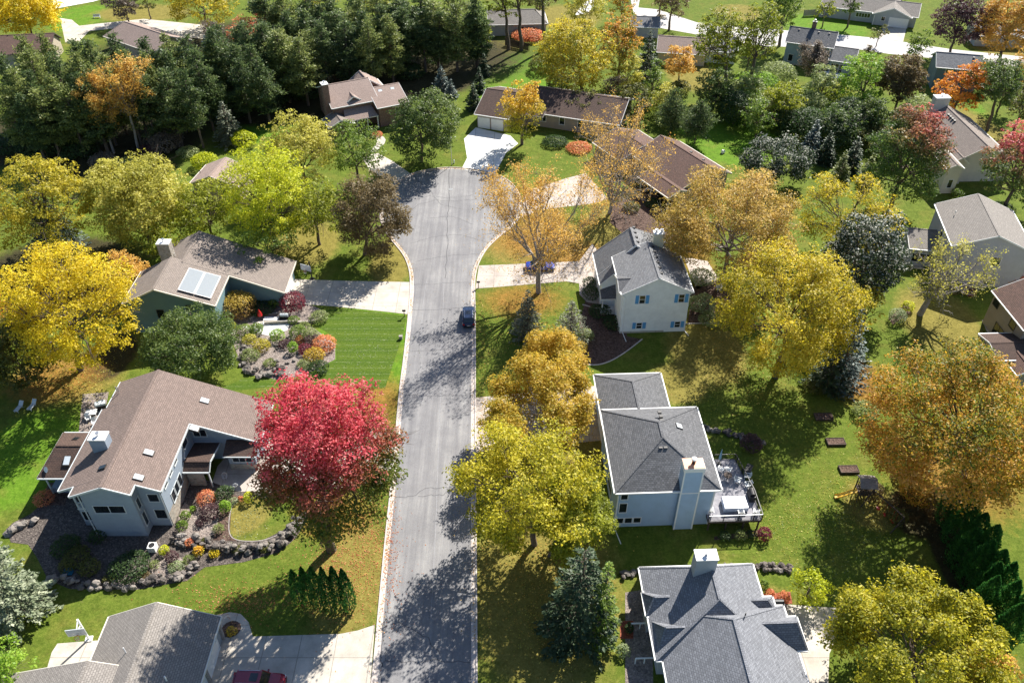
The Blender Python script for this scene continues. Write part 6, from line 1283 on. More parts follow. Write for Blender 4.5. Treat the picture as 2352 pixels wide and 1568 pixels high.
# shrub mass between the bright lawn and the blue grey house
k_ = 0
for (x, y, w_, m_, hh) in [(1705, 205, 60, 'sage', 3.5), (1745, 190, 70, 'brightgreen', 4), (1790, 170, 60, 'sage', 4.5), (1730, 235, 80, 'midgreen', 4), (1775, 230, 70, 'ygreen', 4), (1820, 225, 80, 'midgreen', 4), (1860, 235, 60, 'sage', 4), (1900, 215, 70, 'ygreen', 3.5),
                         (1850, 275, 80, 'darkgreen', 4), (1905, 290, 90, 'darkgreen', 4.5), (1960, 275, 80, 'darkgreen', 4), (2010, 300, 80, 'olive', 3.5), (2050, 330, 60, 'darkgreen', 3.5), (1800, 262, 70, 'darkgreen', 3.5), (1945, 255, 60, 'darkgreen', 5), (2075, 275, 60, 'olive', 3), (1690, 240, 60, 'darkgreen', 5), (2115, 235, 45, 'sage', 2.5),
                         (1560, 190, 40, 'olive', 2), (1500, 220, 50, 'ygreen', 2.5), (1535, 260, 40, 'sage', 2.5), (1650, 215, 60, 'darkgreen', 4), (1900, 250, 50, 'midgreen', 3), (1985, 235, 50, 'darkgreen', 3)]:
    k_ += 1
    bush(x, y + 12, w_ * 1.35, m_, '%s shrub in the lawn thicket, at %s' % ({'sage': 'pale sage', 'brightgreen': 'bright green', 'midgreen': 'mid green', 'ygreen': 'yellow green', 'darkgreen': 'dark green', 'olive': 'olive'}[m_], ['its far left end', 'its far left behind others', 'the foot of the blue grey house', 'its left front', 'its left middle', 'its middle', 'the magnolia foot', 'the wing deck', 'its centre front', 'its front right of centre', 'the front below the bright green tree', 'its right front', 'the side of the red topped maple', 'the front left of centre', 'the bright green trunk', 'the brown tree foot', 'the trunks of the tall pair', 'the small lawn by the slate house', 'the orange tree foot', 'the dark spruce foot', 'the left side of the dark pines', 'the left foot of the tall pair', 'the back under the white twigs', 'the back under the brown tree'][k_ - 1]), h=hh * 1.45, leaf=.36, rough=.45)
# -- pine wood across the top left
rp = random.Random(4)
wood = []
for row, (ya, yb_, xa, xb, n) in enumerate([(80, 285, 20, 500, 9), (112, 320, -30, 470, 9), (150, 350, -10, 440, 9), (30, 205, 530, 900, 8), (55, 232, 480, 860, 8), (0, 175, 800, 1120, 6), (28, 190, 620, 1110, 8), (85, 262, 460, 700, 5), (-30, 140, 560, 1000, 8), (200, 378, -30, 210, 5), (140, 300, 390, 620, 4)]):
    for i in range(n):
        x = xa + (xb - xa) * (i + .5) / n + rp.uniform(-12, 12); dy = rp.uniform(-14, 14); slope = -0.10 * (x - (xa + xb) / 2) if row in (7,) else (-.12 * (x - 300) * .3 if row < 3 else -.13 * (x - 700) * .5 if row in (4, 6) else 0)
        wood.append((x, ya + dy + slope, yb_ + dy * .5 + slope, rp.uniform(72, 100), row))
rowtxt = ['left back row', 'left middle row', 'left front row', 'centre back row', 'centre middle row', 'far right end', 'centre front row', 'inner corner row', 'very back centre row', 'lowest left row', 'row behind the single spruce']
wn = ['first', 'second', 'third', 'fourth', 'fifth', 'sixth', 'seventh', 'eighth', 'ninth', 'tenth']
cnt = {}
for i, (x, ya, yb_, w_, row) in enumerate(wood):
    cnt[row] = cnt.get(row, 0) + 1; m_ = 'pine' if rp.random() < .62 else 'pinelight'
    if row in (3, 4, 5, 6, 8): m_ = 'pine' if rp.random() < .8 else 'pinelight'
    cone((x, ya), yb_, w_, m_, 'dark pine, %s from left in the %s of the wood' % (wn[cnt[row] - 1], rowtxt[row]), kind='pine', name='pine_tree', group='pines of the wood', share=200 + i % 7, seed=300 + i, leaf=.42)
cone((470, 78), 190, 92, 'bluespruce', 'blue grey spruce standing out of the pine wood beside the red tree', seed=170, leaf=.42)
decid((238, 104, 352, 250), 'orange', 'dying tree with an orange top and bare grey limbs in the pine wood', base=(318, 345), name='oak_tree', style='vase', seed=171, dens=.3, leaf=.36, bark='bark_grey', limbs=9, tr=.22)
decid((180, 150, 268, 290), 'orange', 'smaller dying tree with an orange top left of the taller one in the wood', base=(262, 352), name='oak_tree', style='vase', seed=172, dens=.3, leaf=.36, bark='bark_grey', limbs=8, tr=.2)
decid((518, 35, 632, 128), 'coral', 'red maple behind the pine wood near the top', clr=1.5, seed=173, lobes=11, dens=.85, leaf=.44)
decid((455, 45, 530, 110), 'greybrown', 'dull brown tree left of the red maple behind the pines', clr=1.5, name='oak_tree', seed=174, lobes=8, dens=.7, leaf=.42)
decid((-40, -25, 150, 82), 'gold', 'spreading yellow tree in the top left corner', clr=1.5, name='locust_tree', seed=175, lobes=16, dens=.9, leaf=.45, branchy=1)
decid((355, -50, 568, 48), 'goldgreen', 'yellow olive tree over the far drive near the top left', clr=1.5, name='locust_tree', seed=176, lobes=14, dens=.9, leaf=.46)
decid((235, -30, 330, 40), 'greybrown', 'twiggy brown tree beside the far left drive', clr=1.5, name='oak_tree', seed=177, lobes=8, dens=.5, leaf=.42, branchy=1, gap=.3)
decid((310, -30, 360, 35), 'olive', 'small olive tree beside the twiggy brown one at the top', clr=1, name='oak_tree', seed=178, lobes=7, dens=.7, leaf=.42)
for i, (b, bs) in enumerate([((1075, -70, 1158, 60), (1168, 115)), ((1150, -80, 1215, 55), (1197, 117)), ((1195, -90, 1270, 40), (1251, 115))]):
    decid(b, 'ygreen' if i < 2 else 'olive', 'tall slender trunked tree at the top middle, %s of three' % ['left', 'middle', 'right'][i], base=bs, name='oak_tree', seed=180 + i, lobes=11, dens=.7, leaf=.44, split=.2)
for i, (b, m_, t_) in enumerate([((1000, -60, 1090, 60), 'pinelight', 'green tree at the right end of the pine wood'), ((1060, 45, 1130, 110), 'ygreen', 'yellow green small tree at the corner of the wood'), ((1480, -60, 1560, 20), 'ygreen', 'green tree beside the far road at the top'), ((1500, -60, 1590, 55), 'brown', 'brown tree over the far road at the top'),
                                ((1290, -40, 1400, 60), 'palelime', 'pale yellow tree behind the broad golden one'), ((1180, -60, 1300, 20), 'brown', 'brownish tree cut by the top edge'), ((1395, -40, 1465, 40), 'burnt', 'orange brown tree near the grey garage'), ((2020, -90, 2150, -10), 'green', 'green tree cut by the top edge behind the ranch'),
                                ((660, -60, 800, 25), 'goldgreen', 'yellow tinged tree above the pine wood'), ((820, -50, 900, 40), 'palelime', 'pale yellow tree rising among the pines'), ((2290, 560, 2300, 575), None, ''), ((1790, 60, 1800, 70), None, '')]):
    if m_: decid(b, m_, t_, clr=1.5, name='oak_tree', seed=190 + i, lobes=11, dens=.85, leaf=.44)
# understory along the wood
for i, (x, y, w_, m_, hh, t_) in enumerate([(372, 325, 84, 'greybrown', 3.6, 'large grey brown shrub below the pine wood'), (345, 345, 50, 'purple', 2.0, 'dark twiggy shrub at the foot of the large grey brown one'), (235, 370, 60, 'greybrown', 2.4, 'dark grey shrub left of the grey brown ones'), (290, 380, 60, 'sage', 2.2, 'pale sage shrub below the pine wood'), (430, 350, 50, 'sage', 1.6, 'low sage shrub right of the large grey brown one'),
        (560, 320, 60, 'lime', 3, 'yellow green shrub at the top left of the bright yellow green tree'), (470, 370, 60, 'lime', 2.6, 'yellow green shrub behind the hidden tan house roof'), (180, 340, 90, 'darkgreen', 3.2, 'dark understory shrub in the shade below the pines at the left'), (90, 335, 100, 'darkgreen', 3.4, 'dark understory shrub in the shade near the left edge'), (20, 330, 90, 'darkgreen', 3.2, 'dark understory shrub in the shade at the left edge'),
        (530, 250, 90, 'darkgreen', 3.5, 'dark understory shrub where the wood meets the lawn'), (620, 225, 90, 'darkgreen', 3.5, 'dark understory shrub under the middle pines'), (700, 205, 90, 'darkgreen', 3.5, 'dark understory shrub left of the brick house chimney'), (940, 165, 70, 'darkgreen', 3.0, 'dark understory shrub under the right pines'), (1010, 130, 70, 'darkgreen', 3.0, 'dark understory shrub at the right end of the pine wood'),
        (1215, 82, 80, 'coral', 2.2, 'orange tinted hedge in front of the low grey house'), (1245, 150, 60, 'olive', 3.0, 'olive shrub left of the broad golden tree'), (1290, 190, 70, 'olive', 3.0, 'olive shrub under the broad golden tree'), (1420, 195, 60, 'greybrown', 2.6, 'grey brown shrub at the end of the ranch roof')]):
    bush(x, y, w_, m_, t_, h=hh, leaf=.36, rough=.3)
# -- garden shrubs
G = [(472, 1138, 44, 'coral', 1.5, 'orange red shrub beside the pinkish patio'), (515, 1128, 42, 'darkgreen', 1.5, 'dark glossy shrub between the orange red one and the round planter'), (481, 1170, 44, 'purple', 1.4, 'grey purple mounded shrub in the gravel'), (517, 1160, 28, 'brightgreen', 1.6, 'bright green globe shrub at the mulch edge'), (573, 1138, 27, 'lime', 1.3, 'lime yellow conical shrub at the patio edge'),
     (553, 1143, 14, 'coral', .6, 'tiny peach shrub beside the lime one'), (537, 1148, 22, 'variegated', .7, 'small white green hosta next to the bright green globe'), (425, 1182, 25, 'midgreen', 1.1, 'round green ball shrub by the white wall, upper of two'), (418, 1204, 26, 'midgreen', 1.1, 'round green ball shrub by the white wall, lower of two'), (502, 1210, 26, 'sage', .8, 'pale grass clump alone in the gravel'), (443, 1166, 14, 'brightgreen', .7, 'tiny bright green plant above the ball shrubs'),
     (377, 1260, 24, 'lime', 1.0, 'small yellow shrub by the air conditioner'), (394, 1274, 30, 'purple', 1.0, 'small purple brown shrub below the yellow one'), (405, 1298, 36, 'variegated', .9, 'pale green shrub at the lower boulder wall'), (355, 1294, 22, 'sage', .7, 'pale tuft left of the pale green shrub'), (433, 1282, 26, 'sage', .8, 'greenish tuft above the lower boulder wall'), (456, 1262, 26, 'amber', 1.0, 'olive yellow shrub before the upper boulder wall'),
     (492, 1267, 24, 'gold', .8, 'small yellow shrub in front of the dark boulders'), (436, 1242, 24, 'coral', .8, 'small rusty shrub at the top of the boulder wall'), (470, 1240, 16, 'olive', .7, 'small green shrub at the boulder wall top'), (296, 1290, 92, 'darkgreen', 1.6, 'wide dark spreading juniper below the shaded gable'), (175, 1270, 60, 'olive', 1.2, 'dark olive shrub in the shade, upper left of the juniper'), (205, 1296, 50, 'olive', 1.2, 'dark olive shrub in the shade beside the blue tarp'),
     (150, 1245, 66, 'darkgreen', 1.3, 'dark shrub in deep shade left of the gable wall'), (155, 1292, 40, 'olive', 1.0, 'olive green shrub left of the blue tarp shrub'), (100, 1138, 48, 'coral', 1.2, 'rusty shrub in shade at the screened porch'), (222, 1226, 40, 'darkgreen', 1.2, 'dark shrub under the balcony'),
     (636, 765, 36, 'brightgreen', 1.5, 'bright green round shrub below the white patio'), (588, 752, 34, 'midgreen', 1.5, 'green shrub left of the white patio'), (573, 775, 34, 'palelime', 1.1, 'pale yellow mound below the green shrub'), (600, 788, 42, 'goldgreen', 1.5, 'golden shrub among boulders'), (684, 758, 42, 'midgreen', 1.7, 'yellow tipped green shrub right of the patio'), (713, 765, 40, 'sage', 1.6, 'grey green bushy shrub in the middle of the bed'),
     (745, 782, 54, 'coral', 1.6, 'large coral orange shrub at the striped lawn edge'), (722, 808, 50, 'orangey', 1.4, 'yellow orange shrub in front of the coral one'), (700, 797, 34, 'maroon', 1.1, 'red shrub left of the yellow orange one'), (690, 776, 26, 'coral', .9, 'small rusty shrub below the yellow tipped green one'), (673, 795, 24, 'brightgreen', 1.6, 'small pointed green conifer shrub'), (700, 745, 26, 'sage', .8, 'pale tuft at the driveway corner of the garden'),
     (628, 694, 26, 'midgreen', 1.2, 'small green shrub beside the maroon one'), (600, 700, 60, 'darkgreen', 1.0, 'dark ground shrub along the shaded garage wall'), (733, 722, 44, 'sage', 1.2, 'olive and pale shrub by the driveway bed tip'), (730, 838, 50, 'darkgreen', 1.2, 'dark green shrub at the lower tip of the bed'), (620, 830, 30, 'sage', .7, 'sage tuft by the boulders'), (520, 745, 40, 'ygreen', 2.0, 'yellow green shrub right of the dark green maple'),
     (1358, 668, 44, 'darkgreen', 1.6, 'dark clipped shrub along the white garage'), (1355, 645, 36, 'darkgreen', 1.4, 'dark shrub nearest the driveway of the white house'), (1378, 708, 52, 'darkgreen', 1.3, 'dark juniper below the white porch'), (1410, 735, 50, 'darkgreen', 1.3, 'dark yew under the front corner of the white house'), (1345, 765, 40, 'sage', 1.6, 'pale flowering shrub by the mulch bed'), (1330, 790, 40, 'orangey', 1.2, 'small orange shrub at the tip of the mulch bed'),
     (1612, 690, 62, 'variegated', 2.6, 'pale green shrub against the right side of the white house'), (1612, 630, 56, 'variegated', 2.0, 'whitish shrub below the white chairs'), (1635, 725, 60, 'sage', 1.6, 'leafy shrub behind the pale edging right of the white house'), (1725, 1012, 50, 'purple', 2.0, 'purple brown smoke bush at the end of the boulder row'),
     (1432, 1490, 34, 'variegated', 1.1, 'pale green shrub by the path at the blue grey roof'), (1445, 1440, 22, 'darkgreen', 1.0, 'dark shrub above the red mulch'), (1768, 1362, 24, 'coral', 1.3, 'rusty ornamental grass, left of two by the lime tree'), (1800, 1368, 28, 'coral', 1.3, 'rusty ornamental grass, right of two by the lime tree'), (1754, 1345, 22, 'midgreen', 1.8, 'small conical green shrub beyond the hipped roof'),
     (531, 1446, 26, 'orangey', .7, 'small orange shrub in the round bed of the walk'), (1665, 1228, 30, 'darkgreen', .9, 'small dark shrub under the deck, left'), (1700, 1226, 26, 'sage', .9, 'small grey shrub under the deck, middle'), (1756, 1222, 34, 'maroon', 1.4, 'maroon brown shrub at the deck corner'), (1726, 1224, 22, 'darkgreen', .8, 'small dark shrub under the deck, right'),
     (2062, 720, 40, 'variegated', 1.8, 'pale green shrub in the small bed below the pear tree'), (2085, 700, 30, 'lime', 1.4, 'yellow shrub in the small bed below the pear tree'), (2225, 665, 34, 'maroon', 1.0, 'brownish shrub under the lilac grey gable'), (2190, 662, 30, 'brown', .9, 'small brown shrub at the foot of the lilac grey gable'), (2340, 645, 50, 'coral', 1.8, 'pink red shrub between the lilac grey and taupe houses'),
     (1870, 880, 50, 'olive', 1.4, 'dull shrub in shade under the golden olive ash'), (1990, 935, 60, 'sage', 1.6, 'pale shrub left of the huge oak'), (2000, 1120, 60, 'brown', 2.0, 'brown shrub beside the swing set'), (2080, 1070, 50, 'ygreen', 2.0, 'green sapling by the third garden bed'), (2110, 1120, 80, 'burnt', 2.6, 'orange brown undergrowth below the huge oak, left'), (2170, 1145, 80, 'brown', 2.6, 'brown undergrowth below the huge oak, right'),
     (1500, 462, 40, 'darkgreen', 1.2, 'dark shrub at the porch of the red brown roofed house'), (1450, 470, 40, 'olive', 1.2, 'olive shrub left of the porch of the red brown roofed house'), (1560, 555, 50, 'brown', 1.6, 'brown shrub above the white house'), (866, 305, 26, 'coral', .8, 'rusty flower patch at the brick house path'), (1275, 318, 60, 'darkgreen', 1.2, 'dark low shrub in front of the ranch windows'), (1330, 332, 60, 'coral', 1.0, 'rusty shrub along the ranch front'),
     (2200, 440, 30, 'midgreen', 1.4, 'small green shrub below the cream entry wing'), (2300, 475, 60, 'darkgreen', 2.2, 'dark round shrub right of the lilac grey roof'), (2335, 520, 60, 'darkgreen', 2.2, 'dark round shrub far right of the lilac grey roof'), (2060, 1180, 50, 'olive', 1.6, 'olive shrub right of the swings'), (1560, 660, 10, 'olive', .5, 'tiny plant hidden by the white house')]
for i, (x, y, w_, m_, hh, t_) in enumerate(G[:-1]):
    sp_ = 1.0 if m_ == 'sage' and hh < 1 else 0
    bush(x, y + w_ * .12, w_, m_, t_, h=hh, leaf=.2 if w_ < 50 else .24, spiky=sp_)
# ================================================================= stones, cars, furniture
rb = random.Random(8)
def boulders(px, n, r, label, h=0.5, wd=0.8, rows=1, name='boulder_wall'):
    p = P(px); seg = [math.hypot(p[i + 1][0] - p[i][0], p[i + 1][1] - p[i][1]) for i in range(len(p) - 1)]; tot = sum(seg); mb = MB()
    for k in range(n):
        s = tot * (k + rb.uniform(0, .9)) / n; i = 0
        while i < len(seg) - 1 and s > seg[i]: s -= seg[i]; i += 1
        t = s / seg[i]; x = p[i][0] + (p[i + 1][0] - p[i][0]) * t + rb.uniform(-wd, wd) / 2; y = p[i][1] + (p[i + 1][1] - p[i][1]) * t + rb.uniform(-wd, wd) / 2
        rr = r * rb.uniform(.6, 1.3); mb.blob((x, y, rr * .35 + rb.uniform(0, h)), (rr * rb.uniform(.8, 1.3), rr * rb.uniform(.8, 1.2), rr * .75), 7, 5, .22, rb)
    return tag(mb.build(name, M['boulder']), label, 'boulder wall')
boulders([(398, 1238), (430, 1246), (480, 1256), (540, 1266), (600, 1264), (645, 1246), (672, 1218), (692, 1186)], 90, .34, 'curved dark boulder retaining wall below the crimson maple', .7, 1.3)
boulders([(110, 1330), (200, 1346), (300, 1348), (360, 1334), (420, 1322), (455, 1300)], 60, .36, 'lower boulder retaining wall along the shaded lawn at the left', .35, .9)
boulders([(16, 1228), (35, 1212), (80, 1200)], 10, .5, 'short boulder row at the left edge', .2, .5)
boulders([(556, 800), (566, 850), (600, 860), (650, 862), (640, 835)], 42, .36, 'boulder mound in the garden of the teal house', .3, 1.4)
boulders([(1612, 985), (1650, 992), (1700, 1005), (1745, 1018)], 34, .36, 'boulder row in the lawn behind the sky blue house', .3, .7)
boulders([(1651, 1306), (1700, 1306), (1760, 1304), (1818, 1308)], 60, .30, 'straight row of pale boulders on the sunny lawn right of the white topped chimney', .25, .7)
boulders([(1425, 1322), (1480, 1316), (1540, 1314), (1595, 1316)], 44, .30, 'shaded row of boulders left of the white topped chimney', .2, .7)
# ---- vehicles
CM = {}
def carpaint(k, c): CM[k] = m_plain('car paint ' + k, c, 0.22, 0.03, 1.0, metal=0.25, spec=0.6, coat=1.0)
carpaint('navy', (0.008, 0.02, 0.06)); carpaint('blue', (0.012, 0.04, 0.32)); carpaint('red', (0.22, 0.008, 0.03))
M['tail'] = m_plain('tail lamp lens', (0.35, 0.01, 0.01), .2); M['lamp'] = m_plain('head lamp lens', (.7, .72, .75), .1, .02, spec=.9); M['plate'] = m_plain('pale number plate', (.6, .62, .62), .5)
def loft(secs, mb=None, mi=0, capends=True):
    """secs: list of (x, [(y,z) half section from bottom centre-side to top]) mirrored in y"""
    mb = mb or MB(); rings = []
    for x, hs in secs: rings.append([(x, y, z) for y, z in hs] + [(x, -y, z) for y, z in hs[::-1]])
    n = len(rings[0])
    for a, b in zip(rings[:-1], rings[1:]):
        for k in range(n): mb.face([a[k], a[(k + 1) % n], b[(k + 1) % n], b[k]], mi)
    if capends: mb.face(rings[0][::-1], mi); mb.face(rings[-1], mi)
    return mb
def make_car(name, loc, rz, label, cat, paint, L=4.7, W=1.85, Hh=1.65, suv=True, pickup=False):
    t = empty(name, (loc[0], loc[1], 0), rz, label, cat)       # +x is the front
    hw = W / 2; bh = 0.98 if suv else 0.86; hl = L / 2
    def sec(x, w_, zb, zt): return (x, [(w_ * .86, zb), (w_, zb + .14), (w_, zt - .22), (w_ * .95, zt - .04), (w_ * .80, zt)])
    hood = bh + (.02 if suv else -.02)
    body = [sec(-hl, hw * .82, .42, bh - .12), sec(-hl + .10, hw * .94, .32, bh + .01), sec(-hl + .5, hw, .26, bh + .04), sec(-.3, hw, .24, bh + .03), sec(hl - 1.35, hw, .25, hood), sec(hl - .5, hw * .97, .27, hood - .10), sec(hl - .12, hw * .88, .32, hood - .20), sec(hl, hw * .74, .40, hood - .34)]
    b = loft(body).build('body', CM[paint], t, True); m = b.modifiers.new('b', 'BEVEL'); m.width = .03; m.segments = 2; m.limit_method = 'ANGLE'; m.angle_limit = R(50)
    rb_, rf_ = (-hl + .22, hl - 1.5) if suv else (-hl + .75, hl - 1.45)
    rt0, rt1 = (-hl + .62, hl - 2.25) if suv else (-hl + 1.55, hl - 2.2)
    if pickup: rb_ = rt0 - .5
    gl = [(rb_, [(hw * .80, bh), (hw * .80, bh + .02), (hw * .78, bh + .03)]), (rt0, [(hw * .88, bh), (hw * .78, Hh - .10), (hw * .70, Hh - .03)]), (rt1, [(hw * .88, bh), (hw * .77, Hh - .10), (hw * .68, Hh - .03)]), (rf_, [(hw * .82, bh - .01), (hw * .82, bh), (hw * .80, bh + .01)])]
    loft(gl).build('windows', M['glass'], t)
    r_ = loft([(rt0 - .08, [(hw * .70, Hh - .07), (hw * .74, Hh - .03), (hw * .64, Hh)]), ((rt0 + rt1) / 2, [(hw * .78, Hh - .06), (hw * .78, Hh - .01), (hw * .66, Hh + .03)]), (rt1 + .10, [(hw * .69, Hh - .08), (hw * .72, Hh - .04), (hw * .62, Hh - .01)])])
    ro = r_.build('roof', CM[paint], t, True)
    mb = MB(); mb.box(rt1 - .95, -hw * .42, Hh + .018, rt1 - .2, hw * .42, Hh + .03); mb.build('sunroof', M['glass'], ro)
    for sy in (-1, 1):
        mb = MB()
        mb.bar((rt0, sy * hw * .79, Hh - .06), (rb_ + .04, sy * hw * .86, bh + .02), .10, .05); mb.bar((rt1, sy * hw * .78, Hh - .06), (rf_, sy * hw * .84, bh + .02), .09, .05); mb.bar(((rt0 + rt1) / 2, sy * hw * .79, Hh - .06), ((rt0 + rt1) / 2, sy * hw * .90, bh + .02), .08, .04); mb.build('pillar', CM[paint], t)
        if suv: mb = MB(); mb.bar((rt0 + .1, sy * hw * .66, Hh + .06), (rt1 - .1, sy * hw * .66, Hh + .06), .05, .05); mb.build('roof_rail', M['metal'], t)
        mb = MB(); mb.box(rf_ - .35, sy * hw * .98, bh + .02, rf_ - .2, sy * (hw + .2), bh + .17); mb.build('wing_mirror', CM[paint], t)
        mb = MB(); mb.box(hl - .32, sy * hw * .55, bh - .34, hl - .07, sy * hw * .86, bh - .2); mb.build('headlight', M['lamp'], t)
        mb = MB(); mb.box(-hl - .01, sy * hw * .62, bh - .30, -hl + .14, sy * hw * .93, bh - .04); mb.build('tail_light', M['tail'], t)
        for wx in (-hl + .92, hl - .95):
            wh = MB(); wh.tube([(wx, sy * (hw - .22), .34), (wx, sy * (hw + .01), .34)], .34, 18); wo = wh.build('wheel', M['rubber'], t)
            rm = MB(); rm.tube([(wx, sy * (hw - .05), .34), (wx, sy * (hw + .02), .34)], .21, 12); rm.build('rim', M['metal'], wo)
    mb = MB(); mb.box(-hl - .02, -.26, bh - .42, -hl + .05, .26, bh - .30); mb.build('number_plate', M['plate'], t)
    mb = MB(); mb.box(-hl - .03, -hw * .8, .36, -hl + .2, hw * .8, .52); mb.box(hl - .25, -hw * .66, .32, hl + .02, hw * .66, .46); mb.build('bumper', M['black'], t)
    return t
make_car('parked_car', (-6.75, 97.6), R(92.5), 'dark navy sport utility vehicle parked at the right kerb of the street', 'car', 'navy', 4.6, 1.9, 1.68)
make_car('parked_car', (4.3, 110.9), R(1.5), 'shiny blue sedan standing on the driveway behind the bare trunk', 'car', 'blue', 4.7, 1.8, 1.45, suv=False)
make_car('parked_car', (-24.6, 40.25), R(-1.0), 'dark red van like vehicle cut by the bottom edge on the wide concrete driveway', 'car', 'red', 5.1, 2.0, 1.75)
# ---- poles and boxes by the street
def mailbox(px, py, label, rz=0):
    x, y = at(px, py); t = empty('mailbox', (x, y, 0), rz, label, 'mailbox')
    mb = MB(); mb.box(-.05, -.05, 0, .05, .05, 1.05); mb.build('post', M['wood_dark'], t)
    mb = MB(); mb.box(-.26, -.11, 1.02, .26, .11, 1.16); mb.tube([(-.26, 0, 1.16), (.26, 0, 1.16)], .11, 12); mb.build('box', M['black'], t)
    mb = MB(); mb.box(.05, .112, 1.12, .09, .13, 1.35); mb.build('flag', M['red'], t)
    return t
mailbox(929, 727, 'black mailbox at the left kerb beside the striped lawn'); mailbox(1099, 661, 'black mailbox at the right kerb by the blue sedan driveway')
x, y = at(921, 778); mb = MB(); mb.box(x - .22, y - .16, 0, x + .22, y + .16, .55); mb.box(x - .26, y - .2, .5, x + .26, y + .2, .58); tag(mb.build('utility_box', M['wood_grey']), 'small low brown utility box on the lawn below the left mailbox', 'utility box')
x, y = at(1038, 380); t = empty('street_lamp', (x, y, 0), 0, 'slim white street lamp at the head of the turning circle', 'street lamp')
mb = MB(); mb.tube([(0, 0, 0), (0, 0, .5)], .10, 10); mb.tube([(0, 0, .5), (-.02, 0, 5.3)], [.06, .045], 8); mb.build('pole', M['metal'], t)
mb = MB(); mb.tube([(0, 0, 5.25), (0, 0, 5.4), (0, 0, 5.75), (0, 0, 5.85)], [.1, .28, .26, .05], 12); mb.build('lamp_head', M['white'], t)
x, y = at(1029, 383); 
t = empty('fire_hydrant', (*at(1043, 375), 0), 0, 'small pale hydrant beside the street lamp', 'hydrant'); mb = MB(); mb.tube([(0, 0, 0), (0, 0, .6)], .12, 10); mb.blob((0, 0, .62), (.13, .13, .12)); mb.build('barrel', M['white'], t); mb = MB(); mb.tube([(-.2, 0, .45), (.2, 0, .45)], .06, 8); mb.build('nozzle', M['white'], t)
def hoop(px, py, h, rz, label, boardc='mesh_net', white=True):
    x, y = at(px, py); t = empty('basketball_hoop', (x, y, 0), rz, label, 'basketball hoop'); pm = M['white'] if white else M['black']
    mb = MB(); mb.bar((0, 0, 0), (0, 0, h), .16, .16); mb.box(-.35, -.3, 0, .35, .3, .12); mb.build('pole', pm, t)
    mb = MB(); mb.bar((0, 0, h - .05), (0, -1.05, h - .55), .09, .09); mb.bar((0, 0, h - .9), (0, -1.05, h - .75), .08, .08); mb.build('support_arm', pm, t)
    mb = MB(); mb.box(-.9, -1.12, h - 1.05, .9, -1.06, h + .02, 0); b = mb.build('backboard', M['backboard'], t)
    mb = MB()
    for a in ((-.9, -.85, h - 1.05, h + .02), (.85, .9, h - 1.05, h + .02), (-.85, .85, h - 1.05, h - 1.0), (-.85, .85, h - .03, h + .02), (-.3, .3, h - .92, h - .88), (-.3, .3, h - .5, h - .46), (-.3, -.26, h - .88, h - .5), (.26, .3, h - .88, h - .5)): mb.box(a[0], -1.135, a[2], a[1], -1.122, a[3])
    mb.build('board_frame', M['white'], b)
    mb = MB(); ring = [(.24 * math.cos(k * math.pi / 8), -1.45 + .24 * math.sin(k * math.pi / 8), h - .95) for k in range(17)]; mb.tube(ring, .025, 6, cap=False); mb.bar((0, -1.12, h - .95), (0, -1.22, h - .95), .12, .03); rim = mb.build('rim', M['orange'], t)
    mb = MB()
    for k in range(12):
        a = k * math.pi / 6; b_ = a + math.pi / 6; mb.bar((.23 * math.cos(a), -1.45 + .23 * math.sin(a), h - .96), (.13 * math.cos(b_), -1.45 + .13 * math.sin(b_), h - 1.4), .014, .014); mb.bar((.23 * math.cos(b_), -1.45 + .23 * math.sin(b_), h - .96), (.13 * math.cos(a), -1.45 + .13 * math.sin(a), h - 1.4), .014, .014)
    mb.build('net', M['mesh_net'], rim)
M['backboard'] = m_plain('clear backboard', (.42, .47, .49), .15, .05, spec=.8)
hoop(205, 1467, 3.6, R(8), 'white basketball hoop with an orange rim beside the tan grey roof at the bottom left'); hoop(717, 640, 3.35, R(-20), 'basketball hoop with a white backboard in the shade above the teal house driveway', white=False)
# ---- garden beds, play set
for i, (px, lb) in enumerate([([(1868, 948), (1908, 948), (1918, 963), (1876, 961)], 'raised wooden garden bed in shade, farthest of three'), ([(1895, 1005), (1938, 1005), (1945, 1020), (1903, 1020)], 'raised wooden garden bed in shade, middle of three'), ([(1925, 1067), (1969, 1067), (1975, 1085), (1932, 1085)], 'raised wooden garden bed next to the play tower, nearest of three')]):
    p = P(px, .3); cx = sum(a[0] for a in p) / 4; cy = sum(a[1] for a in p) / 4; t = empty('garden_bed', (cx, cy, 0), R(1), lb, 'garden bed', 'raised garden beds in the back lawn')
    mb = MB(); w_, d_ = 1.15, .6
    mb.box(-w_, -d_, 0, w_, -d_ + .06, .32); mb.box(-w_, d_ - .06, 0, w_, d_, .32); mb.box(-w_, -d_ + .06, 0, -w_ + .06, d_ - .06, .32); mb.box(w_ - .06, -d_ + .06, 0, w_, d_ - .06, .32); mb.build('frame', M['wood_dark'], t)
    MB().box(-w_ + .06, -d_ + .06, 0, w_ - .06, d_ - .06, .26).build('soil', M['mulch'], t)
t = empty('play_set', (41.2, 63.6, 0), R(-4), 'wooden play tower with grey roof, yellow slide and red swings beside the garden beds', 'play set')
mb = MB()
for x in (-.75, .75):
    for y in (-.75, .75): mb.bar((x, y, 0), (x, y, 2.6), .1, .1)
mb.box(-.8, -.8, 1.2, .8, .8, 1.28)
for y in (-.8, .8): mb.bar((-.75, y, 1.9), (.75, y, 1.9), .08, .06); [mb.box(-.7 + k * .2, y - .02, 1.28, -.62 + k * .2, y + .02, 1.88) for k in range(8)]
mb.build('tower_frame', M['wood_dark'], t)
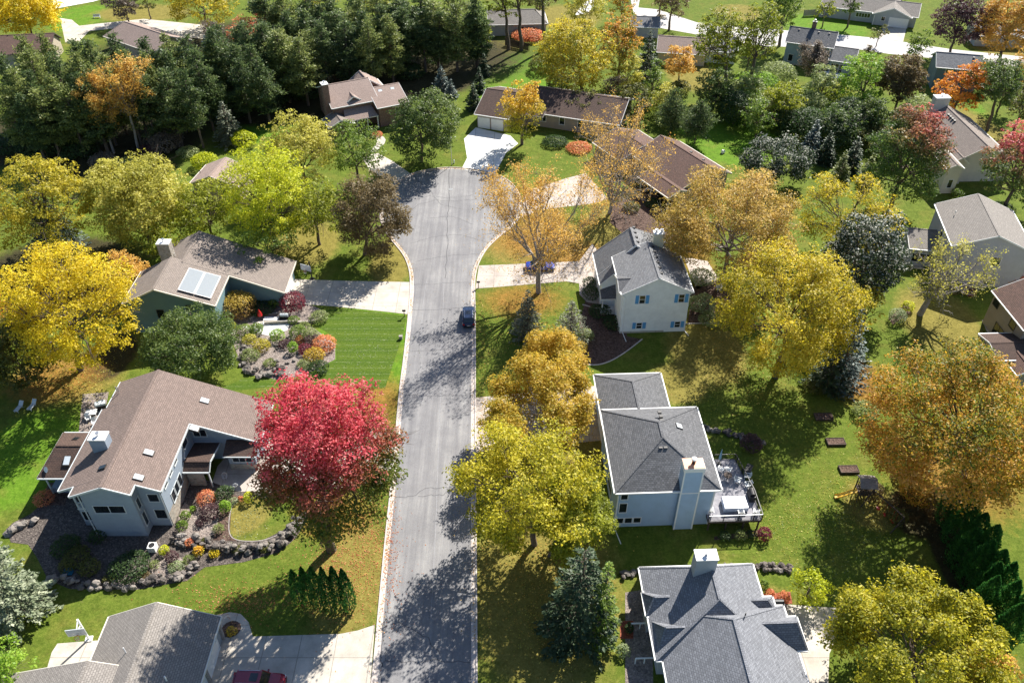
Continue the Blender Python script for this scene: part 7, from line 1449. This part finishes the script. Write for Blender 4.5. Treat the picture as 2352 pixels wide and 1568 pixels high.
mb = MB(); mb.slab([(-1.0, -1.05, 2.75), (1.0, -1.05, 2.75), (1.0, 0, 3.35), (-1.0, 0, 3.35)], .06); mb.slab([(-1.0, 1.05, 2.75), (-1.0, 0, 3.35), (1.0, 0, 3.35), (1.0, 1.05, 2.75)], .06)
for k in range(5): mb.bar((-1.02, -1.0 + k * .22, 2.8 + k * .126), (1.02, -1.0 + k * .22, 2.8 + k * .126), .03, .02)
mb.build('tower_roof', M['wood_grey'], t)
mb = MB(); pr_ = [(-.8, 1.25), (-1.5, 1.1), (-2.2, .6), (-2.8, .25), (-3.2, .18)]
for (a, za), (b, zb) in zip(pr_[:-1], pr_[1:]):
    mb.slab([(a, -.55, za), (b, -.55, zb), (b, -.05, zb), (a, -.05, za)], .05)
    for y in (-.58, -.02): mb.face([(a, y, za), (b, y, zb), (b, y, zb + .15), (a, y, za + .15)]); mb.face([(a, y + .03, za), (b, y + .03, zb), (b, y + .03, zb + .15), (a, y + .03, za + .15)])
mb.build('slide', M['yellow'], t)
mb = MB(); mb.bar((.6, -.8, 2.35), (3.0, -4.6, 2.35), .12, .12); mb.bar((3.0, -4.6, 2.35), (3.9, -3.9, 0), .1, .1); mb.bar((3.0, -4.6, 2.35), (2.0, -5.1, 0), .1, .1); mb.bar((.6, -.8, 2.35), (1.6, -.3, 0), .1, .1); mb.bar((.6, -.8, 2.35), (-.4, -1.5, 0), .1, .1); mb.bar((3.55, -4.15, .9), (2.4, -4.95, .9), .08, .06); mb.build('swing_frame', M['wood_dark'], t)
for k in range(3):
    f = .3 + k * .24; x = .6 + 2.4 * f; y = -.8 - 3.8 * f; mb = MB(); mb.bar((x - .12, y + .19, 2.3), (x - .12, y + .19, .5), .02, .02); mb.bar((x + .12, y - .19, 2.3), (x + .12, y - .19, .5), .02, .02); mb.box(x - .16, y - .26, .44, x + .16, y + .26, .52); mb.build('swing', M['red'], t)
# ---- things on the deck and in the gardens
def lounge(x, y, z, rz, label, m, name='patio_chair', group=None):
    t = empty(name, (x, y, z), rz, label, 'chair', group); mb = MB()
    for k in range(5): mb.box(-.28 + k * .115, -.3, .38, -.19 + k * .115, .3, .41)
    mb.build('seat', m, t); mb = MB()
    for k in range(5): mb.bar((-.24 + k * .12, .28, .4), (-.24 + k * .12, .5, .95), .09, .025)
    mb.build('backrest', m, t)
    for sx in (-1, 1):
        for sy in (-.25, .28): MB().bar((sx * .29, sy, 0), (sx * .29, sy, .6 if sy < 0 else .42), .05, .05).build('leg', m, t)
        MB().bar((sx * .31, -.3, .6), (sx * .31, .42, .62), .1, .025).build('armrest', m, t)
    return t
def on_deck(px, py): return at(px, py, 1.75)
dx = [(1608, 1177, 'white slatted chair at the front left of the deck', 180), (1700, 1180, 'white slatted chair at the front middle of the deck', 180), (1736, 1180, 'white slatted chair at the front right corner of the deck', 160)]
for px, py, lb, rz in dx: x, y = on_deck(px + 22 if px < 1650 else px, py); lounge(x, y, 1.75, R(rz), lb, M['white'], group='white slatted chairs on the deck')
for px, py, lb, rz in [(1716, 1118, 'grey cushioned chair at the right deck rail, lower', -80), (1714, 1098, 'grey cushioned chair at the right deck rail, middle', -100), (1694, 1108, 'grey patio chair near the middle of the deck', 60)]: x, y = on_deck(px, py); lounge(x, y, 1.75, R(rz), lb, M['grey_trim'], group='grey chairs on the deck')
x, y = on_deck(1690, 1163); t = empty('covered_table', (x - .2, y, 1.75), R(2), 'large patio table under a shiny pale blue grey cover on the deck', 'table'); mb = MB()
mb.slab([(-1.35, -.85, .78), (1.35, -.8, .76), (1.3, .85, .80), (-1.3, .9, .76)], .06); [mb.face([a, b, (b[0] * 1.03, b[1] * 1.03, .12), (a[0] * 1.03, a[1] * 1.03, .12)]) for a, b in (((-1.35, -.85, .76), (1.35, -.8, .74)), ((1.35, -.8, .74), (1.3, .85, .78)), ((1.3, .85, .78), (-1.3, .9, .74)), ((-1.3, .9, .74), (-1.35, -.85, .76)))]
mb.build('table_cover', m_plain('shiny blue grey cover', (.42, .48, .58), .28, .25, 2.5, spec=.8), t)
x, y = on_deck(1724, 1142); t = empty('grill', (x, y, 1.75), R(90), 'black covered barbecue grill at the right side of the deck', 'grill'); mb = MB(); mb.box(-.7, -.32, 0, .7, .32, .85); mb.build('cabinet', M['black'], t); mb = MB(); mb.tube([(-.5, 0, .9), (.5, 0, .9)], .3, 12); mb.build('lid', M['black'], t)
x, y = on_deck(1718, 1082); t = empty('storage_box', (x, y, 1.75), R(60), 'dark storage box at the upper right of the deck', 'box'); MB().box(-.6, -.35, 0, .6, .35, .6).build('box', M['black'], t); MB().box(-.63, -.38, .6, .63, .38, .66).build('lid', M['black'], t)
x, y = on_deck(1660, 1085); t = empty('patio_umbrella', (x - .2, y + 1.4, 1.75), 0, 'folded blue grey patio umbrella at the back of the deck', 'umbrella'); mb = MB(); mb.bar((0, 0, 0), (0, 0, 2.4), .05, .05); mb.build('pole', M['wood_grey'], t); mb = MB(); mb.tube([(0, 0, .9), (0, 0, 1.6), (0, 0, 2.5)], [.17, .14, .03], 9); mb.build('canopy', m_plain('blue grey canvas', (.16, .27, .33), .8), t); MB().box(-.25, -.25, 0, .25, .25, .08).build('base', M['black'], t)
for px, py, lb in ((1651, 1075, 'white cushioned round chair by the folded umbrella, left'), (1668, 1076, 'white cushioned round chair by the folded umbrella, right')): x, y = on_deck(px + 4, py + 6); lounge(x, y, 1.75, R(150), lb, M['white'], group='white chairs by the umbrella')
x, y = on_deck(1662, 1100); t = empty('patio_table', (x + .4, y, 1.75), 0, 'small round dark table between the deck chairs', 'table'); mb = MB(); mb.tube([(0, 0, .7), (0, 0, .74)], .5, 18); mb.build('tabletop', M['wood_dark'], t); MB().bar((0, 0, 0), (0, 0, .7), .07, .07).build('leg', M['black'], t)
# garden of the teal house: low stone walls, table, chairs, red umbrella
def low_wall(px, h, wd, label, m): 
    p = P(px); mb = MB(); a = offset(p, wd / 2); b = offset(p, -wd / 2)
    for i in range(len(p) - 1): mb.prism([a[i], a[i + 1], b[i + 1], b[i]], 0, h)
    return tag(mb.build('garden_wall', m), label, 'garden wall')
low_wall([(582, 746), (610, 744), (640, 742), (665, 741), (700, 744), (722, 741), (741, 731)], .45, .35, 'low pale stone wall winding through the garden of the teal house', M['fieldstone'])
low_wall([(575, 735), (585, 727), (612, 724), (640, 722)], .3, .25, 'short curved stone wall under the maroon shrub', M['fieldstone'])
x, y = at(600, 735); t = empty('patio_umbrella', (x, y, 0), 0, 'small folded red umbrella in the garden of the teal house', 'umbrella'); MB().bar((0, 0, 0), (0, 0, 1.9), .05, .05).build('pole', M['wood_dark'], t); mb = MB(); mb.tube([(0, 0, .9), (0, 0, 1.3), (0, 0, 2.0)], [.38, .3, .04], 8); mb.build('canopy', M['red'], t)
mb = MB(); x, y = at(624, 736); tag(MB().box(x - 1.1, y - .4, 0, x + 1.1, y + .4, .42).build('stone_bench', M['conc_white']), 'white stone slab bench right of the red umbrella', 'bench')
x, y = at(655, 734); t = empty('grill', (x, y, 0), 0, 'dark covered grill beside the white slab bench', 'grill'); MB().box(-.7, -.35, 0, .7, .35, .8).build('cabinet', M['black'], t); mb = MB(); mb.tube([(-.6, 0, .85), (.6, 0, .85)], .3, 10); mb.build('lid', M['grey_trim'], t)
for px, py, lb in ((588, 752, 'pale lawn chair on the white patio, left'), (602, 748, 'pale lawn chair on the white patio, right')): x, y = at(px, py); lounge(x, y, 0, R(200), lb, M['white'], group='chairs on the white patio')
x, y = at(595, 758); t = empty('patio_table', (x, y, 0), 0, 'small black table on the white patio', 'table'); mb = MB(); mb.tube([(0, 0, .5), (0, 0, .54)], .3, 12); mb.build('tabletop', M['black'], t); MB().bar((0, 0, 0), (0, 0, .5), .06, .06).build('leg', M['black'], t)
# front of the grey blue house
x, y = at(542, 1119); t = empty('wire_chair', (x, y, 0), R(200), 'round white wire garden chair on the pinkish patio, lower right one', 'chair', 'wire chairs'); 
def wire(t, m):
    mb = MB(); mb.tube([(.3 * math.cos(k * math.pi / 8), .3 * math.sin(k * math.pi / 8), .45) for k in range(17)], .025, 5, cap=False)
    for k in range(5): mb.bar((-.26 + k * .13, -.2, .45), (-.26 + k * .13, .2, .45), .02, .02)
    mb.build('seat', m, t); mb = MB(); mb.tube([(.3 * math.cos(a), .25, .45 + .5 * math.sin(a)) for a in [math.pi * k / 10 for k in range(11)]], .03, 5); [mb.bar((-.2 + k * .1, .25, .45), (-.2 + k * .1, .25, .88), .015, .015) for k in range(5)]; mb.build('backrest', m, t)
    for k in range(4): a = k * math.pi / 2 + .8; MB().bar((.24 * math.cos(a), .24 * math.sin(a), 0), (.24 * math.cos(a), .24 * math.sin(a), .45), .03, .03).build('leg', m, t)
wire(t, M['mesh_net']); x, y = at(518, 1100); t = empty('wire_chair', (x, y, 0), R(20), 'round white wire garden chair behind the dark glossy shrub, upper left one', 'chair', 'wire chairs'); wire(t, M['mesh_net'])
x, y = at(353, 1262); t = empty('air_conditioner', (x, y, 0), 0, 'pale boxed air conditioner at the foot of the shaded gable', 'air conditioner'); MB().box(-.42, -.42, .05, .42, .42, .85).build('housing', M['white'], t); mb = MB(); mb.tube([(0, 0, .85), (0, 0, .88)], .33, 14); mb.build('fan_grille', M['black'], t)
x, y = at(158, 1312); mb = MB(); mb.box(x - .55, y - .5, 0, x + .55, y + .5, .12); tag(mb.build('tarp', m_plain('blue tarp', (.01, .13, .22), .5)), 'square teal blue tarp in the shaded gravel bed', 'tarp')
for px, py, lb in ((45, 940, 'pale lawn lounger in the shade at the left, left of two'), (75, 936, 'pale lawn lounger in the shade at the left, right of two')):
    x, y = at(px, py); t = empty('lawn_lounger', (x, y, 0), R(80), lb, 'lounger', 'lawn loungers'); MB().box(-.7, -.3, .3, .4, .3, .36).build('seat', M['grey_trim'], t); MB().bar((.4, 0, .33), (.9, 0, .8), .6, .05).build('backrest', M['grey_trim'], t); [MB().bar((a, b, 0), (a, b, .3), .05, .05).build('leg', M['grey_trim'], t) for a in (-.6, .4) for b in (-.25, .25)]
x, y = at(213, 955); t = empty('patio_table', (x, y, 0), R(10), 'white patio table behind the long brown roof', 'table'); MB().box(-.7, -.5, .7, .7, .5, .74).build('tabletop', M['white'], t); [MB().bar((a, b, 0), (a, b, .7), .05, .05).build('leg', M['white'], t) for a in (-.6, .6) for b in (-.4, .4)]
x, y = at(235, 938); t = empty('grill', (x, y, 0), R(20), 'grey covered grill above the white patio table', 'grill'); MB().box(-.6, -.35, 0, .6, .35, .8).build('cabinet', M['black'], t); MB().box(-.63, -.38, .8, .63, .38, 1.1).build('lid', M['grey_trim'], t)
for px, py, lb in ((205, 965, 'white patio chair left of the table behind the long brown roof'), (220, 975, 'white patio chair below the table behind the long brown roof')): x, y = at(px, py); lounge(x, y, 0, R(30), lb, M['white'], group='white chairs behind the brown roof')
for px, py, lb in ((1650, 668, 'white lawn chair beside the orange locust trunk, left'), (1660, 662, 'white lawn chair beside the orange locust trunk, right')): x, y = at(px, py); lounge(x, y, 0, R(10), lb, M['white'], group='white chairs by the orange locust')
x, y = at(1660, 352); mb = MB(); mb.blob((x, y, .35), (.45, .35, .4), 8, 6, .2, rb); tag(mb.build('rock', M['white']), 'small white rock alone on the bright green lawn', 'rock')
x, y = at(2152, 590); t = empty('planter', (x, y, 0), 0, 'white pedestal planter near the lilac grey house', 'planter'); mb = MB(); mb.tube([(0, 0, 0), (0, 0, .5), (0, 0, .8)], [.25, .12, .32], 12); mb.build('urn', M['white'], t); mb = MB(); mb.blob((0, 0, .85), (.3, .3, .2)); mb.build('plant', Lf['darkgreen'], t)
x, y = at(2153, 570); t = empty('cooler', (x, y, 0), 0, 'yellow box standing by the glazed wing of the lilac grey house', 'box'); MB().box(-.4, -.3, 0, .4, .3, .7).build('box', M['yellow'], t); MB().box(-.43, -.33, .7, .43, .33, .78).build('lid', M['yellow'], t)
x, y = at(1782, 1393); t = empty('grill', (x, y, 0), R(0), 'black covered grill on the patio by the rusty grasses', 'grill'); MB().box(-.75, -.4, 0, .75, .4, .8).build('cabinet', M['black'], t); mb = MB(); mb.tube([(-.6, 0, .85), (.6, 0, .85)], .34, 10); mb.build('lid', M['black'], t)
# fences
def fence(a, b, h, label, m):
    pa, pb = at(*a), at(*b); L_ = math.hypot(pb[0] - pa[0], pb[1] - pa[1]); t = empty('fence', (*pa, 0), math.atan2(pb[1] - pa[1], pb[0] - pa[0]), label, 'fence'); mb = MB()
    n = int(L_ / .16)
    for k in range(n): mb.box(k * .16, -.01, .06, k * .16 + .14, .01, h)
    mb.build('panel', m, t); n = max(2, int(L_ / 2.4) + 1)
    for k in range(n): MB().box(k * L_ / (n - 1) - .05, .012, 0, k * L_ / (n - 1) + .05, .11, h + .1).build('post', m, t)
fence((1160, 105), (1215, 118), 1.9, 'dark wooden fence between the slender trunked trees at the top', M['wood_dark']); fence((1845, 38), (1890, 36), 1.7, 'grey fence across the lawn at the top, left of the ranch house', M['wood_grey']); fence((1890, 36), (1920, 8), 1.7, 'grey fence running up the side of the ranch house lawn', M['wood_grey'])
fence((2048, 268), (2075, 262), 1.2, 'short light wooden fence at the foot of the brown leaved tree', M['wood_grey'])
# a pale car and bits far away
x, y = at(223, 42); t = empty('bench', (x, y, 0), R(10), 'grey bench on the far lawn at the top left', 'bench'); MB().box(-.9, -.3, .4, .9, .3, .47).build('seat', M['grey_trim'], t); MB().box(-.9, .26, .5, .9, .32, .95).build('backrest', M['grey_trim'], t); [MB().box(a - .04, -.25, 0, a + .04, .25, .4).build('leg', M['grey_trim'], t) for a in (-.8, .8)]
x, y = at(2160, 212); t = empty('kiddie_pool', (x, y, 0), 0, 'small blue pool on the lawn left of the slate blue house', 'pool'); mb = MB(); mb.tube([(1.1 * math.cos(k * math.pi / 8), 1.1 * math.sin(k * math.pi / 8), .2) for k in range(17)], .14, 6, cap=False); mb.build('rim', m_plain('pale blue plastic', (.3, .5, .65), .4), t); mb = MB(); mb.tube([(0, 0, .02), (0, 0, .2)], 1.05, 16); mb.build('water', m_plain('pool water', (.05, .16, .22), .1), t)
# ---- fallen leaves
def litter(name, polys, n, m, size, seed, label, cat='leaves'):
    rs = np.random.RandomState(seed); pts = []
    areas = []
    for (cx, cy, rx, ry, wt) in polys:
        k = int(n * wt); u = rs.normal(size=(k, 2)) * .5; px = cx + u[:, 0] * rx; py = cy + u[:, 1] * ry
        v = (py - 784) / FPX; Z = CAM_H / (SP + v * CP); pts.append(np.stack([(px - 1180) / FPX * Z, Z * CP - v * Z * SP, rs.uniform(.03, .06, k)], 1))
    C = np.concatenate(pts); n_ = len(C); nr = unit(rs.normal(size=(n_, 3)) * .45 + [0, 0, 1]); t = unit(np.cross(nr, rs.normal(size=(n_, 3)))); b = np.cross(nr, t); s = size * rs.uniform(.5, 1.3, (n_, 1)) * .5
    cr = rs.rand(n_, 4); me = quads_mesh(name, C, t * s, b * s * .7, cr, Lf[m]); o = bpy.data.objects.new(name, me); COL.objects.link(o); tag(o, label, cat, kind='stuff')
litter('fallen_leaves', [(1230, 550, 120, 50, .2), (1350, 590, 120, 40, .15), (1200, 720, 110, 80, .15), (1110, 1000, 14, 360, .08), (1250, 1300, 150, 200, .14), (1320, 960, 90, 90, .1), (1250, 620, 140, 14, .06), (1700, 800, 140, 120, .14)], 9000, 'orange', .17, 1, 'scattered orange brown fallen leaves under the locust trees')
litter('fallen_leaves', [(170, 880, 120, 60, .3), (1700, 900, 160, 90, .2), (1950, 1150, 110, 110, .25), (1800, 1200, 120, 90, .15), (1250, 1420, 120, 130, .1)], 7000, 'palelime', .16, 2, 'scattered pale yellow fallen leaves on the lawns')
litter('fallen_leaves', [(800, 1300, 120, 130, .4), (860, 1180, 40, 120, .15), (895, 1250, 22, 160, .1), (560, 1380, 160, 50, .18), (840, 960, 60, 60, .15)], 5000, 'coral', .15, 3, 'scattered reddish fallen leaves around the crimson maple')
litter('fallen_leaves', [(840, 800, 90, 100, .5), (560, 1200, 60, 60, .2), (1960, 1250, 160, 120, .3)], 1500, 'variegated', .14, 4, 'sparse pale leaves dotted over the striped lawn')

def gutter_litter(n, m, seed, label):
    rs = np.random.RandomState(seed); c = np.array(cl); i = rs.randint(0, len(c) - 1, n); t = rs.rand(n, 1); p = c[i] * (1 - t) + c[i + 1] * t; d = unit(c[i + 1] - c[i])
    off = -np.abs(rs.normal(0, 1, (n, 1))) * .28 - .18; p = p + np.stack([-d[:, 1], d[:, 0]], 1) * off; keep = np.sin(p[:, 1] * .7) + np.sin(p[:, 1] * .23 + 1) + rs.uniform(-1, 1, n) > -.4; p = p[keep]; n = len(p)
    C = np.concatenate([p, rs.uniform(.035, .07, (n, 1))], 1); nr = unit(rs.normal(size=(n, 3)) * .45 + [0, 0, 1]); a = unit(np.cross(nr, rs.normal(size=(n, 3)))); b = np.cross(nr, a); s_ = .15 * rs.uniform(.5, 1.3, (n, 1)) * .5
    o = bpy.data.objects.new('gutter_leaves', quads_mesh('gutter_leaves', C, a * s_, b * s_ * .7, rs.rand(n, 4), Lf[m])); COL.objects.link(o); tag(o, label, 'leaves', kind='stuff')
gutter_litter(3200, 'orange', 9, 'thin line of orange leaves lying in the street gutters'); gutter_litter(1500, 'brown', 10, 'thin line of brown leaves lying in the street gutters')
boulders([(600, 790), (640, 800), (660, 780), (680, 815), (650, 850)], 26, .26, 'loose stones between the shrubs in the garden of the teal house', .1, 1.6)
for i, (x, y, w_, m_, hh, t_) in enumerate([(655, 790, 30, 'purple', .9, 'small purple shrub in the middle of the teal house garden'), (560, 760, 40, 'midgreen', 1.6, 'green shrub at the edge of the dark green maple'), (575, 815, 44, 'sage', 1.2, 'grey green shrub growing over the boulder mound'), (700, 835, 36, 'sage', .8, 'low pale ground cover at the bottom of the garden bed'),
        (715, 780, 40, 'purple', 1.4, 'brownish twiggy shrub left of the large coral one'), (675, 735, 26, 'midgreen', 1.0, 'small green shrub at the driveway side of the garden'), (460, 1200, 24, 'purple', .7, 'small purple plant in the gravel of the grey blue house'), (395, 1300, 20, 'olive', .6, 'small olive tuft below the yellow shrub'), (545, 1262, 26, 'olive', .6, 'olive plant hanging over the boulder wall, left'), (610, 1258, 28, 'olive', .6, 'olive plant hanging over the boulder wall, right'),
        (250, 1330, 30, 'olive', .6, 'olive plant at the lower wall below the juniper'), (335, 1322, 26, 'brown', .6, 'brown plant at the lower wall below the juniper')]):
    bush(x, y, w_, m_, t_, h=hh, leaf=.18)
